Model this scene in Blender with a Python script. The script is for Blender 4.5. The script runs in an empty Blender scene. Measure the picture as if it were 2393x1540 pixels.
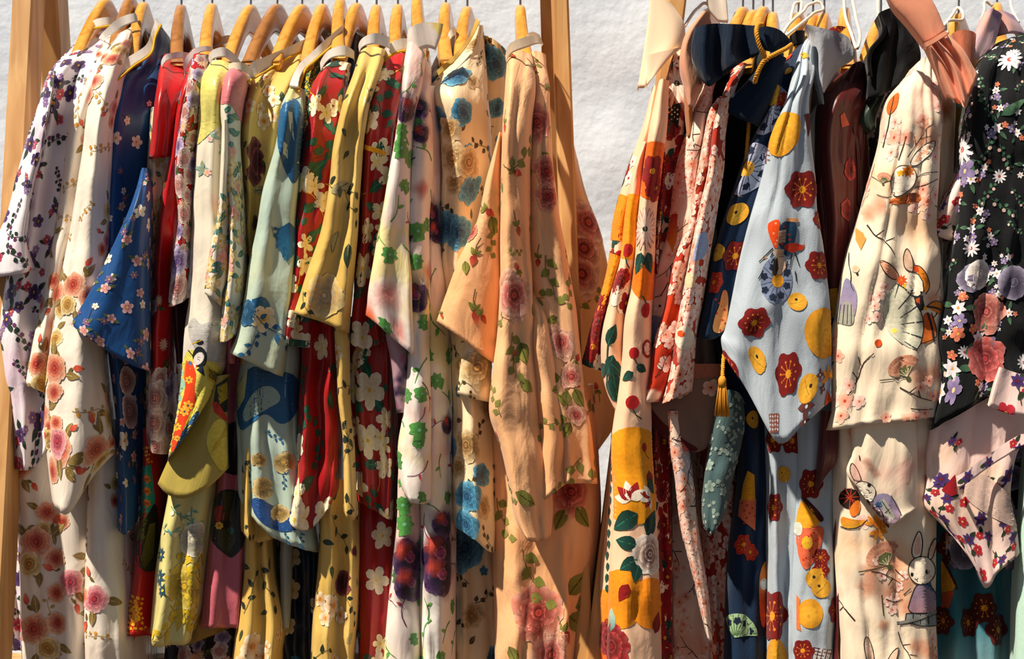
import bpy, math, random
import numpy as np
from mathutils import Vector, Matrix
from mathutils.geometry import tessellate_polygon

# ------------------------------------------------------------------ camera, world, sun, exposure
scene = bpy.context.scene
COL = scene.collection
FPX, CX, CY = 3960.0, 1196.5, 770.0          # focal length and centre for a 2393 x 1540 frame
CAM = np.array([0.0, -2.4, 1.15])

cam_d = bpy.data.cameras.new('camera')
cam_d.sensor_width = 36.0
cam_d.lens = FPX / 2393.0 * 36.0
cam_d.clip_start = 0.05
cam_d.dof.use_dof = True
cam_d.dof.focus_distance = 2.18
cam_d.dof.aperture_fstop = 7.1
cam = bpy.data.objects.new('camera', cam_d)
cam.location = CAM
cam.rotation_euler = (math.pi / 2, 0, 0)
COL.objects.link(cam)
scene.camera = cam

world = bpy.data.worlds.new('world')
scene.world = world
world.use_nodes = True
bg = world.node_tree.nodes['Background']
bg.inputs['Color'].default_value = (0.74, 0.84, 1.0, 1)
bg.inputs['Strength'].default_value = 0.2

sun_d = bpy.data.lights.new('sun', 'SUN')
sun_d.energy = 7.2
sun_d.angle = math.radians(1.4)
sun_d.color = (1.0, 0.88, 0.73)
sun = bpy.data.objects.new('sun', sun_d)
sun.rotation_euler = Vector((0.52, 0.41, -0.97)).to_track_quat('-Z', 'Y').to_euler()
sun.location = (-2, -3, 4)
COL.objects.link(sun)

vs = scene.view_settings
vs.view_transform = 'Standard'
vs.look = 'None'
vs.exposure = 0.0
vs.gamma = 1.0
vs.use_curve_mapping = False

# ------------------------------------------------------------------ helpers
def W(px, py, Y):
    """the point at depth Y that the photograph shows at pixel px, py"""
    D = Y - CAM[1]
    return np.array([(px - CX) / FPX * D, Y, CAM[2] - (py - CY) / FPX * D])

def lin(h):
    if isinstance(h, str):
        h = h.lstrip('#')
        h = [int(h[i:i + 2], 16) for i in (0, 2, 4)]
    out = []
    for v in h:
        v = v / 255.0
        out.append(v / 12.92 if v <= 0.04045 else ((v + 0.055) / 1.055) ** 2.4)
    return np.array(out) ** 1.22

def tag(o, label=None, cat=None, group=None, kind=None):
    if label: o['label'] = label
    if cat: o['category'] = cat
    if group: o['group'] = group
    if kind: o['kind'] = kind
    return o

def empty(name, loc, label=None, cat=None, group=None):
    o = bpy.data.objects.new(name, None)
    o.empty_display_size = 0.02
    o.location = loc
    COL.objects.link(o)
    return tag(o, label, cat, group)

def link(name, me, mats, parent=None):
    o = bpy.data.objects.new(name, me)
    for m in (mats if isinstance(mats, (list, tuple)) else [mats]):
        me.materials.append(m)
    COL.objects.link(o)
    if parent is not None:
        o.parent = parent
        o.matrix_parent_inverse = Matrix.Translation(parent.location).inverted()
    return o

def mesh(name, verts, faces, smooth=True):
    me = bpy.data.meshes.new(name)
    me.from_pydata([tuple(v) for v in verts], [], [tuple(f) for f in faces])
    if smooth:
        me.polygons.foreach_set('use_smooth', [True] * len(me.polygons))
    me.update()
    return me

# ------------------------------------------------------------------ materials
def new_mat(name):
    m = bpy.data.materials.new(name)
    m.use_nodes = True
    nt = m.node_tree
    return m, nt, nt.nodes['Principled BSDF']

def rgba(c):
    c = lin(c)
    return (c[0], c[1], c[2], 1)

def cloth_mat(name, col, rough=0.75, sheen=0.15, washes=(), weave=0.10, spec=0.35, crinkle=0.25):
    """woven cloth: base colour, optional washes of dye (colour, scale, threshold, softness), weave and crinkle relief"""
    m, nt, b = new_mat(name)
    N, L = nt.nodes, nt.links
    uv = N.new('ShaderNodeUVMap')
    last = None
    for k, (c, sc, th, so) in enumerate(washes):
        n = N.new('ShaderNodeTexNoise')
        n.inputs['Scale'].default_value = sc
        n.inputs['Detail'].default_value = 3
        mp = N.new('ShaderNodeMapping')
        mp.inputs['Location'].default_value = (k * 3.7, k * 1.9 + len(name) * 0.31, 0)
        L.new(uv.outputs['UV'], mp.inputs['Vector'])
        L.new(mp.outputs['Vector'], n.inputs['Vector'])
        r = N.new('ShaderNodeMapRange')
        r.interpolation_type = 'SMOOTHSTEP'
        r.inputs['From Min'].default_value = th - so
        r.inputs['From Max'].default_value = th + so
        L.new(n.outputs['Fac'], r.inputs['Value'])
        mx = N.new('ShaderNodeMix')
        mx.data_type = 'RGBA'
        L.new(r.outputs['Result'], mx.inputs['Factor'])
        if last is None:
            mx.inputs['A'].default_value = rgba(col)
        else:
            L.new(last, mx.inputs['A'])
        mx.inputs['B'].default_value = rgba(c)
        last = mx.outputs['Result']
    # slight unevenness of the dye
    n2 = N.new('ShaderNodeTexNoise')
    n2.inputs['Scale'].default_value = 14
    L.new(uv.outputs['UV'], n2.inputs['Vector'])
    hs = N.new('ShaderNodeHueSaturation')
    r2 = N.new('ShaderNodeMapRange')
    r2.inputs['To Min'].default_value = 0.90
    r2.inputs['To Max'].default_value = 1.08
    L.new(n2.outputs['Fac'], r2.inputs['Value'])
    L.new(r2.outputs['Result'], hs.inputs['Value'])
    if last is None:
        hs.inputs['Color'].default_value = rgba(col)
    else:
        L.new(last, hs.inputs['Color'])
    L.new(hs.outputs['Color'], b.inputs['Base Color'])
    finish(nt, b, uv, rough, sheen, weave, spec, crinkle)
    return m

def finish(nt, b, uv, rough, sheen, weave, spec, crinkle):
    N, L = nt.nodes, nt.links
    b.inputs['Roughness'].default_value = rough
    b.inputs['Specular IOR Level'].default_value = spec
    b.inputs['Sheen Weight'].default_value = sheen
    b.inputs['Sheen Roughness'].default_value = 0.5
    w = N.new('ShaderNodeTexNoise')
    w.inputs['Scale'].default_value = 700
    w.inputs['Detail'].default_value = 1
    L.new(uv.outputs['UV'], w.inputs['Vector'])
    mp = N.new('ShaderNodeMapping')
    mp.inputs['Scale'].default_value = (1, 0.45, 1)
    L.new(uv.outputs['UV'], mp.inputs['Vector'])
    c = N.new('ShaderNodeTexNoise')
    c.inputs['Scale'].default_value = 32
    c.inputs['Detail'].default_value = 3
    c.inputs['Distortion'].default_value = 0.6
    L.new(mp.outputs['Vector'], c.inputs['Vector'])
    b1 = N.new('ShaderNodeBump')
    b1.inputs['Strength'].default_value = crinkle
    b1.inputs['Distance'].default_value = 0.012
    L.new(c.outputs['Fac'], b1.inputs['Height'])
    b2 = N.new('ShaderNodeBump')
    b2.inputs['Strength'].default_value = weave
    b2.inputs['Distance'].default_value = 0.0008
    L.new(w.outputs['Fac'], b2.inputs['Height'])
    L.new(b1.outputs['Normal'], b2.inputs['Normal'])
    L.new(b2.outputs['Normal'], b.inputs['Normal'])

def print_mat(name, rough, sheen, spec, wash=False):
    m, nt, b = new_mat(name)
    N, L = nt.nodes, nt.links
    a = N.new('ShaderNodeVertexColor')
    a.layer_name = 'dye'
    uv = N.new('ShaderNodeUVMap')
    # the brushwork of the dye: finely uneven
    n = N.new('ShaderNodeTexNoise')
    n.inputs['Scale'].default_value = 210
    n.inputs['Detail'].default_value = 3
    L.new(uv.outputs['UV'], n.inputs['Vector'])
    r = N.new('ShaderNodeMapRange')
    r.inputs['From Min'].default_value = 0.3
    r.inputs['From Max'].default_value = 0.7
    r.inputs['To Min'].default_value = 0.86
    r.inputs['To Max'].default_value = 1.08
    L.new(n.outputs['Fac'], r.inputs['Value'])
    hs = N.new('ShaderNodeHueSaturation')
    L.new(r.outputs['Result'], hs.inputs['Value'])
    L.new(a.outputs['Color'], hs.inputs['Color'])
    L.new(hs.outputs['Color'], b.inputs['Base Color'])
    if wash: L.new(a.outputs['Alpha'], b.inputs['Alpha'])
    finish(nt, b, uv, rough, sheen, 0.10, spec, 0.2)
    return m

def plain_mat(name, col, rough=0.5, metal=0.0, spec=0.5):
    m, nt, b = new_mat(name)
    N, L = nt.nodes, nt.links
    tc = N.new('ShaderNodeTexCoord')
    n = N.new('ShaderNodeTexNoise')
    n.inputs['Scale'].default_value = 40
    L.new(tc.outputs['Object'], n.inputs['Vector'])
    r = N.new('ShaderNodeMapRange')
    r.inputs['To Min'].default_value = 0.9
    r.inputs['To Max'].default_value = 1.1
    L.new(n.outputs['Fac'], r.inputs['Value'])
    hs = N.new('ShaderNodeHueSaturation')
    hs.inputs['Color'].default_value = rgba(col)
    L.new(r.outputs['Result'], hs.inputs['Value'])
    L.new(hs.outputs['Color'], b.inputs['Base Color'])
    b.inputs['Roughness'].default_value = rough
    b.inputs['Metallic'].default_value = metal
    b.inputs['Specular IOR Level'].default_value = spec
    return m

def wood_mat(name, c1, c2, rough, scale, coat=0.0, stretch=(1, 1, 0.08)):
    m, nt, b = new_mat(name)
    N, L = nt.nodes, nt.links
    tc = N.new('ShaderNodeTexCoord')
    mp = N.new('ShaderNodeMapping')
    mp.inputs['Scale'].default_value = stretch
    L.new(tc.outputs['Object'], mp.inputs['Vector'])
    n = N.new('ShaderNodeTexNoise')
    n.inputs['Scale'].default_value = scale
    n.inputs['Detail'].default_value = 5
    n.inputs['Distortion'].default_value = 1.2
    L.new(mp.outputs['Vector'], n.inputs['Vector'])
    cr = N.new('ShaderNodeValToRGB')
    cr.color_ramp.elements[0].position = 0.35
    cr.color_ramp.elements[1].position = 0.68
    cr.color_ramp.elements[0].color = rgba(c1)
    cr.color_ramp.elements[1].color = rgba(c2)
    L.new(n.outputs['Fac'], cr.inputs['Fac'])
    L.new(cr.outputs['Color'], b.inputs['Base Color'])
    b.inputs['Roughness'].default_value = rough
    b.inputs['Coat Weight'].default_value = coat
    b.inputs['Coat Roughness'].default_value = 0.08
    bp = N.new('ShaderNodeBump')
    bp.inputs['Strength'].default_value = 0.15
    bp.inputs['Distance'].default_value = 0.002
    L.new(n.outputs['Fac'], bp.inputs['Height'])
    L.new(bp.outputs['Normal'], b.inputs['Normal'])
    return m

def wall_mat():
    m, nt, b = new_mat('whitewashed_plaster')
    N, L = nt.nodes, nt.links
    tc = N.new('ShaderNodeTexCoord')
    n = N.new('ShaderNodeTexNoise')
    n.inputs['Scale'].default_value = 6
    n.inputs['Detail'].default_value = 6
    n.inputs['Roughness'].default_value = 0.55
    L.new(tc.outputs['Object'], n.inputs['Vector'])
    cr = N.new('ShaderNodeValToRGB')
    cr.color_ramp.elements[0].position = 0.3
    cr.color_ramp.elements[1].position = 0.6
    cr.color_ramp.elements[0].color = (0.70, 0.78, 0.90, 1)
    cr.color_ramp.elements[1].color = (0.82, 0.90, 0.99, 1)
    L.new(n.outputs['Fac'], cr.inputs['Fac'])
    L.new(cr.outputs['Color'], b.inputs['Base Color'])
    b.inputs['Roughness'].default_value = 0.92
    b.inputs['Specular IOR Level'].default_value = 0.15
    n2 = N.new('ShaderNodeTexNoise')
    n2.inputs['Scale'].default_value = 60
    n2.inputs['Detail'].default_value = 4
    L.new(tc.outputs['Object'], n2.inputs['Vector'])
    b1 = N.new('ShaderNodeBump')
    b1.inputs['Strength'].default_value = 0.16
    b1.inputs['Distance'].default_value = 0.05
    L.new(n.outputs['Fac'], b1.inputs['Height'])
    b2 = N.new('ShaderNodeBump')
    b2.inputs['Strength'].default_value = 0.2
    b2.inputs['Distance'].default_value = 0.006
    L.new(n2.outputs['Fac'], b2.inputs['Height'])
    L.new(b1.outputs['Normal'], b2.inputs['Normal'])
    L.new(b2.outputs['Normal'], b.inputs['Normal'])
    return m

PRINT_SATIN = print_mat('printed_dye_on_satin', 0.42, 0.1, 0.45)
PRINT_COTTON = print_mat('printed_dye_on_cotton', 0.8, 0.1, 0.25)
PRINT_WASH = print_mat('washed_dye', 0.75, 0.1, 0.25, True)
HANGER_WOOD = wood_mat('lacquered_hanger_wood', 'cd9236', 'e4b256', 0.35, 55, 0.55, (1, 0.15, 1))
HANGER_DARK = wood_mat('dark_lacquered_hanger_wood', '9a6830', 'b98646', 0.35, 55, 0.55, (1, 0.15, 1))
RACK_WOOD = wood_mat('pine_rack_wood', 'b98a50', 'd9b27c', 0.55, 26)
STEEL = plain_mat('hook_steel', 'a8a8a8', 0.3, 1.0)
WALL = wall_mat()
FLOOR = wood_mat('dark_floor', '4a3a2c', '6a5440', 0.7, 12, 0, (0.1, 1, 1))

# ------------------------------------------------------------------ motifs of the printed cloth (flat shapes with their own dye)
def chaikin(P, closed, it=2):
    P = [tuple(p) for p in P]
    for _ in range(it):
        Q = []
        n = len(P)
        for k in range(n if closed else n - 1):
            a, b = P[k], P[(k + 1) % n]
            Q += [(a[0] * .75 + b[0] * .25, a[1] * .75 + b[1] * .25), (a[0] * .25 + b[0] * .75, a[1] * .25 + b[1] * .75)]
        P = Q if closed else [P[0]] + Q + [P[-1]]
    return P

class Motif:
    def __init__(s):
        s.V, s.C, s.Ly, s.F = [], [], [], []
    def add(s, V, C, F, ly):
        o = len(s.V)
        s.V += [tuple(v) for v in V]
        s.C += [tuple(c) if len(c) == 4 else (c[0], c[1], c[2], 1.0) for c in C]
        s.Ly += [ly] * len(V)
        s.F += [tuple(i + o for i in f) for f in F]
        return s
    def blade(s, x, y, ang, L, w, c0, c1, ly=0, n=5, point=0.0, edge=None, bend=0.0, pw=1.0):
        """a petal or leaf from (x, y): c0 at the base, c1 at the tip"""
        c0, c1 = lin(c0), lin(c1)
        ed = lin(edge) if edge is not None else None
        V, C, F = [], [], []
        for k in range(n + 1):
            t = k / n
            if point:
                pr = (math.sin(math.pi * t ** 0.75) ** 0.9) if 0 < t < 1 else 0.02
            else:
                pr = 0.28 + 0.72 * math.sin(math.pi * 0.5 * min(1, t / 0.65)) if t < 0.65 else math.sqrt(max(0, 1 - 0.82 * ((t - 0.65) / 0.35) ** 2))
            a = ang + bend * t
            cxx, cyy = x + math.cos(a) * L * t, y + math.sin(a) * L * t
            nx, ny = -math.sin(a), math.cos(a)
            tm = t ** pw
            c = c0 * (1 - tm) + c1 * tm
            for q in (-1, 0, 1):
                V.append((cxx + nx * w * pr * q, cyy + ny * w * pr * q))
                C.append((ed * tm + c * (1 - tm)) if (ed is not None and q != 0) else c)
        for k in range(n):
            b = k * 3
            F += [(b, b + 1, b + 4), (b, b + 4, b + 3), (b + 1, b + 2, b + 5), (b + 1, b + 5, b + 4)]
        return s.add(V, C, F, ly)
    def disc(s, x, y, r, c0, c1=None, ly=0, n=14, lob=0, amp=0.0, ph=0.0, sy=1.0, rot=0.0, rings=2, jag=0.0, rnd=None, a0=1.0, a1=1.0):
        c0 = lin(c0); c1 = lin(c1) if c1 else c0
        c0, c1 = np.append(c0, a0), np.append(c1, a1)
        V, C, F = [(x, y)], [c0], []
        cr, sr = math.cos(rot), math.sin(rot)
        rr = []
        for k in range(n):
            th = 2 * math.pi * k / n
            f = 1 + amp * abs(math.cos(lob * th * 0.5 + ph)) - amp * 0.5 if lob else 1
            if jag and rnd: f *= 1 + rnd.uniform(-jag, jag)
            rr.append(f)
        for g in range(1, rings + 1):
            q = g / rings
            for k in range(n):
                th = 2 * math.pi * k / n
                f = 1 + (rr[k] - 1) * q
                ex, ey = math.cos(th) * r * q * f, math.sin(th) * r * q * f * sy
                V.append((x + ex * cr - ey * sr, y + ex * sr + ey * cr))
                C.append(c0 * (1 - q) + c1 * q)
        for k in range(n):
            k2 = (k + 1) % n
            F.append((0, 1 + k, 1 + k2))
            for g in range(rings - 1):
                a = 1 + g * n
                F += [(a + k, a + n + k, a + n + k2), (a + k, a + n + k2, a + k2)]
        return s.add(V, C, F, ly)
    def line(s, pts, w, c, ly=0, taper=0.0, step=None):
        c = lin(c)
        if len(pts) >= 7 and pts[0] == pts[-1]:
            pts = chaikin(pts[:-1], True); pts = pts + [pts[0]]
        elif step and 3 <= len(pts) <= 7: pts = chaikin(pts, False, 1)
        P = []
        for a, b in zip(pts[:-1], pts[1:]):
            d = math.hypot(b[0] - a[0], b[1] - a[1])
            m = max(1, int(math.ceil(d / step))) if step else 1
            for k in range(m):
                P.append((a[0] + (b[0] - a[0]) * k / m, a[1] + (b[1] - a[1]) * k / m))
        P.append(pts[-1])
        V, F = [], []
        for k, p in enumerate(P):
            a, b = P[max(0, k - 1)], P[min(len(P) - 1, k + 1)]
            dx, dy = b[0] - a[0], b[1] - a[1]
            d = math.hypot(dx, dy) or 1
            ww = w * 0.5 * (1 - taper * k / (len(P) - 1))
            V += [(p[0] - dy / d * ww, p[1] + dx / d * ww), (p[0] + dy / d * ww, p[1] - dx / d * ww)]
        for k in range(len(P) - 1):
            b = 2 * k
            F += [(b, b + 1, b + 3), (b, b + 3, b + 2)]
        return s.add(V, [c] * len(V), F, ly)
    def poly(s, pts, c, ly=0, step=9.0, c2=None):
        """filled polygon, cut fine enough to follow the folds (c at the top, c2 at the bottom)"""
        c = lin(c)
        cc2 = lin(c2) if c2 else c
        if 6 <= len(pts) <= 16: pts = chaikin(pts, True)
        tri = tessellate_polygon([[Vector((p[0], p[1], 0)) for p in pts]])
        V = [tuple(p) for p in pts]
        F = [tuple(t) for t in tri]
        for _ in range(6):
            mid, F2, ch = {}, [], False
            def md(i, j):
                k = (min(i, j), max(i, j))
                if k not in mid:
                    V.append(((V[i][0] + V[j][0]) / 2, (V[i][1] + V[j][1]) / 2)); mid[k] = len(V) - 1
                return mid[k]
            def ln(i, j): return math.hypot(V[i][0] - V[j][0], V[i][1] - V[j][1])
            for (a, b, d) in F:
                la, lb, lc = ln(a, b) > step, ln(b, d) > step, ln(d, a) > step
                q = la + lb + lc
                if q == 0: F2.append((a, b, d)); continue
                ch = True
                if q == 3:
                    x, y, z = md(a, b), md(b, d), md(d, a)
                    F2 += [(a, x, z), (x, b, y), (z, y, d), (x, y, z)]
                elif q == 1:
                    if lb: a, b, d = b, d, a
                    elif lc: a, b, d = d, a, b
                    x = md(a, b); F2 += [(a, x, d), (x, b, d)]
                else:
                    if not la: a, b, d = b, d, a
                    elif not lb: a, b, d = d, a, b
                    # now a-b and b-d are long, d-a is short
                    x, y = md(a, b), md(b, d); F2 += [(x, b, y), (a, x, y), (a, y, d)]
            F = F2
            if not ch: break
        ys = [v[1] for v in V]; y0, y1 = min(ys), max(ys)
        C = [c + (cc2 - c) * ((v[1] - y0) / (y1 - y0 + 1e-9)) for v in V]
        return s.add(V, C, F, ly)
    def put(s, o, x=0, y=0, sc=1.0, rot=0.0, ly=0):
        cr, sr = math.cos(rot) * sc, math.sin(rot) * sc
        b = len(s.V)
        s.V += [(x + v[0] * cr - v[1] * sr, y + v[0] * sr + v[1] * cr) for v in o.V]
        s.C += o.C
        s.Ly += [q + ly for q in o.Ly]
        s.F += [tuple(i + b for i in f) for f in o.F]
        return s
    def arrays(s, unit=1.0, longest=0.0052):
        """the shape cut so finely that no edge is longer than `longest` at this size"""
        if not hasattr(s, '_a'):
            s._a = {0: (np.array(s.V, float), np.array(s.C, float), np.array(s.Ly, float), np.array(s.F, int))}
            V, _, _, F = s._a[0]
            e = np.concatenate([V[F[:, a]] - V[F[:, b]] for a, b in ((0, 1), (1, 2), (2, 0))])
            s._e = np.percentile(np.hypot(e[:, 0], e[:, 1]), 92)
        lv = 0
        while s._e * unit / 2 ** lv > longest and lv < 3: lv += 1
        for q in range(1, lv + 1):
            if q in s._a: continue
            V, C, Ly, F = s._a[q - 1]
            E = np.sort(np.concatenate([F[:, [0, 1]], F[:, [1, 2]], F[:, [2, 0]]]), axis=1)
            U, inv = np.unique(E, axis=0, return_inverse=True)
            inv = inv.ravel()
            n, m = len(V), len(F)
            a, b, c = inv[:m] + n, inv[m:2 * m] + n, inv[2 * m:] + n
            F2 = np.concatenate([np.stack([F[:, 0], a, c], 1), np.stack([a, F[:, 1], b], 1), np.stack([c, b, F[:, 2]], 1), np.stack([a, b, c], 1)])
            mid = lambda A: np.concatenate([A, (A[U[:, 0]] + A[U[:, 1]]) / 2])
            s._a[q] = (mid(V), mid(C), mid(Ly), F2)
        return s._a[lv]

def flower(n, cin, cout, cc, w=0.36, cr=0.2, edge=None, point=0.0, r=1.0, seg=4):
    m = Motif()
    for k in range(n):
        m.blade(0, 0, 2 * math.pi * k / n + 0.3, r, w * r, cin, cout, 0, seg, point, edge)
    m.disc(0, 0, cr * r, cc, cc, 1, 7, rings=1)
    return m

def hexrgb(h):
    return [int(h[i:i + 2], 16) for i in (0, 2, 4)]

def rose(cols, lob=6, seed=1, jag=0.06):
    """rings of overlapping petals, cols from the outer ring to the heart in pairs: base of the petal, tip of the petal"""
    rnd = random.Random(seed)
    m = Motif()
    n = len(cols) // 2
    for k in range(n):
        r = 1.0 - 0.70 * k / max(1, n - 1) if n > 1 else 1
        P = max(4, min(11, lob + (2 if n > 2 else 0)) - k)
        base = [int(v * 0.70) for v in hexrgb(cols[2 * k])]
        rim = [int(v + (255 - v) * 0.30) for v in hexrgb(cols[2 * k + 1])]
        for q in range(P):
            a = 2 * math.pi * (q + 0.5 * (k % 2)) / P + rnd.uniform(-0.12, 0.12)
            m.blade(0.04 * math.cos(a), 0.04 * math.sin(a), a, r * rnd.uniform(1 - 2 * jag, 1 + jag) - 0.04, r * math.sin(math.pi / P) * 1.22,
                    base, cols[2 * k + 1], 2 * k + q % 2, 4, 0.0, rim, 0.0, 3.0)
    m.disc(0, 0, 0.13, cols[-2], cols[-1], 2 * n + 1, 7, rings=1)
    return m

def wash(c, a=0.75, lob=5, seed=0, core=None):
    """a bloom of dye that fades out into the cloth"""
    rnd = random.Random(seed)
    m = Motif().disc(0, 0, 1, core or c, c, 0, 18, lob, 0.35, rnd.uniform(0, 3), rings=3, jag=0.1, rnd=rnd, a0=a, a1=0.0)
    return m

def leaf(c, tip=None, rib=None, w=0.24):
    m = Motif().blade(0, 0, 0, 1, w, c, tip or c, 0, 5, 1.0)
    if rib: m.line([(0.05, 0), (0.5, 0.0), (0.92, 0)], 0.05, rib, 1)
    return m

def sprig(stem, lf, bud=None, n=5, seed=0, w=0.16, L=0.45):
    rnd = random.Random(seed)
    m = Motif()
    P = [(-1, 0), (-0.5, 0.12), (0, 0.08), (0.5, -0.06), (1, 0.05)]
    m.line(P, 0.05, stem, 0, 0.5, step=0.3)
    for k in range(n):
        t = -0.8 + 1.7 * k / max(1, n - 1)
        sgn = 1 if k % 2 else -1
        m.blade(t, 0.06 * math.sin(t * 4), sgn * rnd.uniform(0.7, 1.2), L * rnd.uniform(0.7, 1.1), w, lf, lf, 1, 3, 1.0)
        if bud and k % 2 == 0:
            m.disc(t + 0.1, -sgn * 0.22, 0.13, bud, bud, 1, 6, rings=1)
    return m

def cluster(parts):
    m = Motif()
    for (o, x, y, sc, rot, ly) in parts:
        m.put(o, x, y, sc, rot, ly)
    return m

# ------------------------------------------------------------------ draped cloth
def hermite(P, t, ts):
    """cubic through the control rows P (M, ...) at knots t, sampled at ts"""
    M = len(t)
    D = np.diff(P, axis=0) / np.diff(t).reshape((-1,) + (1,) * (P.ndim - 1))
    T = np.empty_like(P)
    T[0], T[-1] = D[0], D[-1]
    h = np.diff(t)
    for i in range(1, M - 1):
        T[i] = (D[i - 1] * h[i] + D[i] * h[i - 1]) / (h[i] + h[i - 1])
    k = np.clip(np.searchsorted(t, ts, side='right') - 1, 0, M - 2)
    sh = (-1,) + (1,) * (P.ndim - 1)
    hh = h[k]
    u = ((ts - t[k]) / hh).reshape(sh)
    hh = hh.reshape(sh)
    return (2 * u ** 3 - 3 * u ** 2 + 1) * P[k] + (u ** 3 - 2 * u ** 2 + u) * hh * T[k] + (-2 * u ** 3 + 3 * u ** 2) * P[k + 1] + (u ** 3 - u ** 2) * hh * T[k + 1]

def parse_rows(txt, Y0, d):
    rows = []
    for ln in txt.strip().split('\n'):
        for part in ln.split('/'):
            tk = part.split()
            if not tk: continue
            y, off, pts = None, 0.0, []
            for q in tk:
                if q.endswith(':'): y = float(q[:-1])
                elif q.startswith('+'): off = float(q[1:]) / 100
                elif ',' in q:
                    a, b = q.split(','); y = float(b); pts.append((float(a), y))
                else: pts.append((float(q), y))
            assert len(pts) == len(d), (part, len(d))
            rows.append([W(p[0], p[1], Y0 + off + dd / 100) for p, dd in zip(pts, d)])
    return np.array(rows)

def nnoise(rng, s, t, amp, freqs, drift):
    out = np.zeros_like(s)
    for k, f in enumerate(freqs):
        p1, p2, p3 = rng.uniform(0, 6.28, 3)
        g = rng.uniform(1.2, 3.0)
        out += np.sin(6.283 * f * s + p1 + drift * np.sin(6.283 * g * t + p2) + 3.0 * t * rng.uniform(-1, 1)) * (0.7 + 0.3 * np.sin(6.283 * g * 0.7 * t + p3)) / (k + 1) ** 0.8
    return out * amp

PIECE_SEED = [7]

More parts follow.
